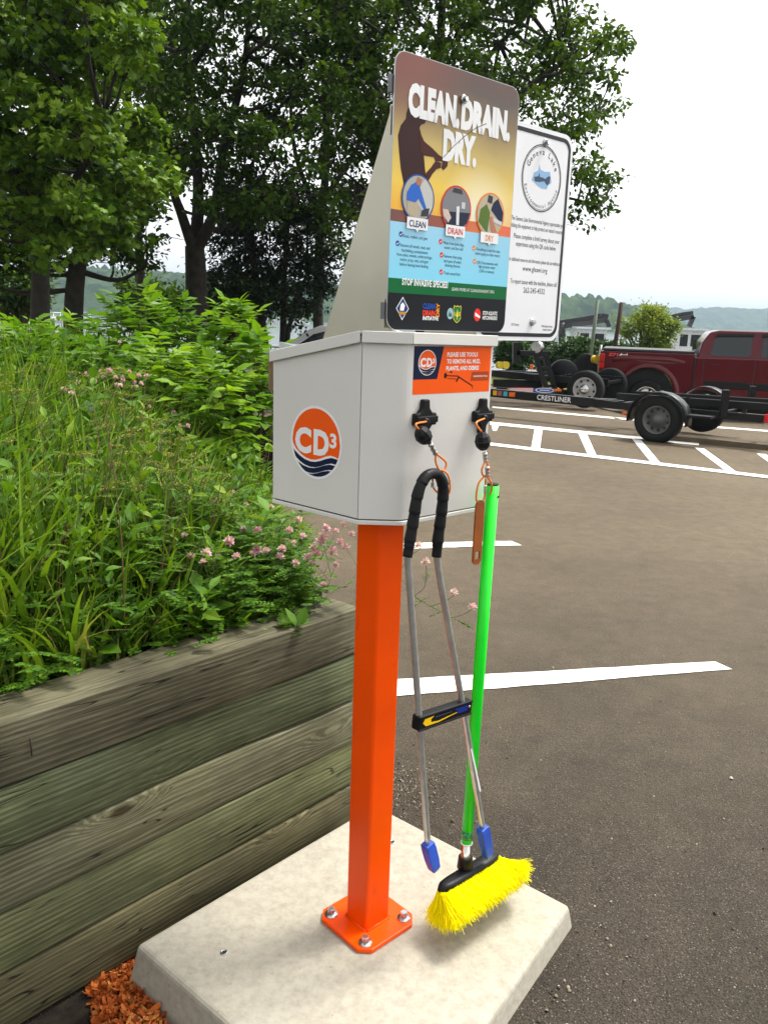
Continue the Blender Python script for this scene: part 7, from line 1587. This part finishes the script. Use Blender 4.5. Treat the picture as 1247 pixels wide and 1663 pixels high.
# door seams, handles, mouldings
for pts in ([(1.915, 0.5), (1.915, 1.30)], [(2.10, 0.55), (2.08, 1.32)], [(3.06, 0.52), (3.07, 1.32)], [(4.20, 0.60), (4.22, 1.32)]):
    k = MB(); 
    for a_, b_ in zip(pts[:-1], pts[1:]): k.bar(fP(a_[0], -0.001, a_[1]), fP(b_[0], -0.001, b_[1]), 0.008, 0.012)
    k.build('door_seam', DARK, PK)
k = MB(); fP.box(k, 1.902, 1.928, 0.03, WID-0.03, 0.5, 1.30); k.build('cab_gap', DARK, PK)
for x in (2.22, 3.22): k = MB(); fP.box(k, x, x+0.20, -0.035, 0.0, 1.165, 1.195); k.build('door_handle', RED, PK, bevel=0.01); k = MB(); k.sphere(fP(x+0.10, 0.005, 1.165), 0.07, 10, 6, (1, 0.2, 0.6)); k.build('handle_recess', DARK, PK) if False else None
k = MB(); fP.box(k, 2.14, 3.02, -0.022, 0.004, 0.70, 0.84); fP.box(k, 3.10, 4.16, -0.022, 0.004, 0.70, 0.84); k.build('side_moulding', BLACK, PK, bevel=0.01)
k = MB(); k.tube([fP(2.1, -0.10, 0.42), fP(4.1, -0.10, 0.42)], 0.045, 10); k.build('step_bar', BLACK, PK)
k = MB(); fP.box(k, 0.04, 1.90, 0.03, WID-0.03, 1.372, 1.425); k.build('bed_cover', mat('vinyl_cover', (0.015, 0.015, 0.016), 0.45), PK, bevel=0.015)
k = MB(); fP.box(k, -0.012, 0.10, -0.012, 0.13, 0.98, 1.31); tl = k.build('tail_light', REDL, PK, bevel=0.02); k = MB(); fP.box(k, -0.016, 0.106, -0.016, 0.10, 1.125, 1.15); k.build('lamp_divider', mat('lamp_dark', (0.16, 0.004, 0.006), 0.2), tl)
k = MB(); fP.box(k, -0.012, 0.10, WID-0.13, WID+0.012, 0.98, 1.31); k.build('tail_light', REDL, PK, bevel=0.02)
k = MB(); fP.box(k, -0.16, 0.04, 0.02, WID-0.02, 0.50, 0.68); k.build('rear_bumper', BLACK, PK, bevel=0.03); k = MB(); fP.box(k, 5.80, 5.92, 0.05, WID-0.05, 0.5, 0.75); k.build('front_bumper', CHR, PK, bevel=0.03)
k = MB(); fP.box(k, -0.010, 0.02, 0.15, WID-0.15, 0.72, 1.33); k.build('tailgate', RED, PK, bevel=0.008)
for y_ in (0.05, WID-0.35): k = MB(); fP.box(k, 5.74, 5.83, y_, y_+0.30, 0.85, 1.05); k.build('headlight', CHR, PK, bevel=0.02)
k = MB(); fP.box(k, 5.79, 5.84, 0.40, WID-0.40, 0.72, 1.05); k.build('grille', BLACK, PK)
k = MB(); fP.box(k, 4.12, 4.24, -0.26, -0.02, 1.36, 1.58); k.build('mirror', BLACK, PK, bevel=0.03)
k = MB(); fP.box(k, 0.4, 5.4, 0.25, WID-0.25, 0.36, 0.6); k.build('chassis', DARK, PK)
for x in (RX, FX):
    wheel(fP, x, 0.14, WRD, 0.26, PK, CHR, -1, holes=6, rr_=0.64); wheel(fP, x, WID-0.14, WRD, 0.26, PK, CHR, 1, holes=6, rr_=0.64)
    k = MB(); k.lathe([(0.525, 0), (0.525, 0.05)], fP(x, 0.30, 0.52), fP.y, n=28); k.build('wheel_well', DARK, PK)
plK = Plane(fP(0, 0.018, 0), fP.x, -fP.y)
bz = fP.o[2]+1.265
q = Print(plK, 0.003); q.put('Z71', 0.16, 0.36, bz, 0.062, bold=0.04, skew=0.18); q.build('badge_lettering', flat('badge_red', (0.75, 0.10, 0.08), 0.4), PK)
q = Print(plK, 0.003); q.put('4x4', 0.385, 0.56, bz, 0.062, bold=0.04, skew=0.18); q.build('badge_lettering', WHITE, PK)
# ------------------------------------------------------------------ parked white car, mostly behind the cabinet
WHC = carpaint('white_paint', (0.72, 0.73, 0.74)); WHC.node_tree.nodes['Principled BSDF'].inputs['Metallic'].default_value = 0
cY = 19.0; cp = ondist(450, 560, cY); fC = Frame((cp[0], cp[1], float(terr(cY))), 0.0)   # x=0 near the front wing; car faces -x
CARR = empty('parked_car', (cp[0]+1.6, cp[1], float(terr(cY))), 'white car parked behind the cabinet, only its windscreen and roof showing', 'car')
def csolid(prof, y0, y1, lean, z0, name, mt, bevel=0.04):
    k = MB(); a = [fC(x, y0+lean*max(0, z-z0), z) for x, z in prof]; b_ = [fC(x, y1-lean*max(0, z-z0), z) for x, z in prof]; n = len(prof)
    k.add(a+b_, [tuple(range(n)), tuple(reversed(range(n, 2*n)))]+[(i, n+i, n+(i+1) % n, (i+1) % n) for i in range(n)]); return k.build(name, mt, CARR, bevel=bevel, seg=3)
rz = ondist(535, 527.5, cY)[2]-float(terr(cY)); beltz = rz*0.64
csolid([(-0.95, 0.30), (-1.0, 0.72), (-0.8, 0.86), (0.08, beltz), (3.3, beltz+0.04), (3.45, 0.95), (3.42, 0.35), (3.0, 0.3)]+arch(2.55, 0.33, 0.36, 0, 180)+arch(-0.22, 0.33, 0.36, 0, 180), 0, 1.8, 0, 0, 'body', WHC)
csolid([(0.05, beltz-0.04), (0.62, rz*0.90), (0.95, rz*0.985), (1.4, rz), (2.6, rz*0.975), (3.1, rz*0.87), (3.35, beltz)], 0.02, 1.78, 0.30, beltz, 'roof', WHC)
def cwin(prof, name):
    k = MB(); k.prism([fC(x, 0.02+0.30*max(0, z-beltz)-0.008, z) for x, z in prof], fC.y*0.008); k.build(name, TINT, CARR)
cwin([(0.36, beltz+0.02), (0.80, rz*0.86), (1.06, rz*0.905), (1.20, rz*0.91), (1.16, beltz+0.02)], 'window'); cwin([(1.26, beltz+0.02), (1.30, rz*0.91), (2.1, rz*0.905), (2.1, beltz+0.03)], 'window'); cwin([(2.18, beltz+0.03), (2.18, rz*0.94), (2.6, rz*0.92), (3.0, beltz+0.10)], 'window')
k = MB(); k.prism([fC(x, 0.42, z) for x, z in ((0.10, beltz), (0.62, rz*0.885), (0.60, rz*0.895), (0.07, beltz+0.01))], fC.y*0.96); k.build('windscreen', TINT, CARR)
k = MB(); fC.box(k, 0.26, 0.36, -0.16, 0.02, beltz+0.0, beltz+0.13); k.build('mirror', BLACK, CARR, bevel=0.03)
for x in (-0.22, 2.55):
    wheel(fC, x, 0.12, 0.33, 0.21, CARR, CHR, -1, holes=5); wheel(fC, x, 1.68, 0.33, 0.21, CARR, CHR, 1, holes=5)
# iron railing on the shore beside the car
RL = empty('shore_railing', ondist(470, 560, 27), 'dark iron railing at the shore beside the cedar', 'railing')
for i in range(13): k = MB(); a_ = ondist(440+8*i, 556, 27); k.bar(zs(a_, float(terr(27))), zs(a_, 0.62), 0.03, 0.03); k.build('baluster', CRANE, RL)
for z_ in (0.60, 0.30): k = MB(); k.bar(zs(ondist(436, 556, 27), z_), zs(ondist(540, 556, 27), z_), 0.04, 0.04); k.build('rail', CRANE, RL)
# ================================================================== haze over the lake
m = bpy.data.materials.new('haze_air'); m.use_nodes = True; N = m.node_tree.nodes; L = m.node_tree.links
for n_ in list(N):
    if n_.type == 'BSDF_PRINCIPLED': N.remove(n_)
pv_ = N.new('ShaderNodeVolumePrincipled'); pv_.inputs['Density'].default_value = 0.00026; pv_.inputs['Color'].default_value = (0.66, 0.84, 1.0, 1); pv_.inputs['Anisotropy'].default_value = 0.0
L.new(pv_.outputs[0], N['Material Output'].inputs['Volume'])
k = MB(); k.bb(-4000, 4000, -40, 2900, -2.5, 85); hz_o = k.build('haze', m); tag(hz_o, 'pale blue haze in the air over the far shore', 'haze', kind='stuff')
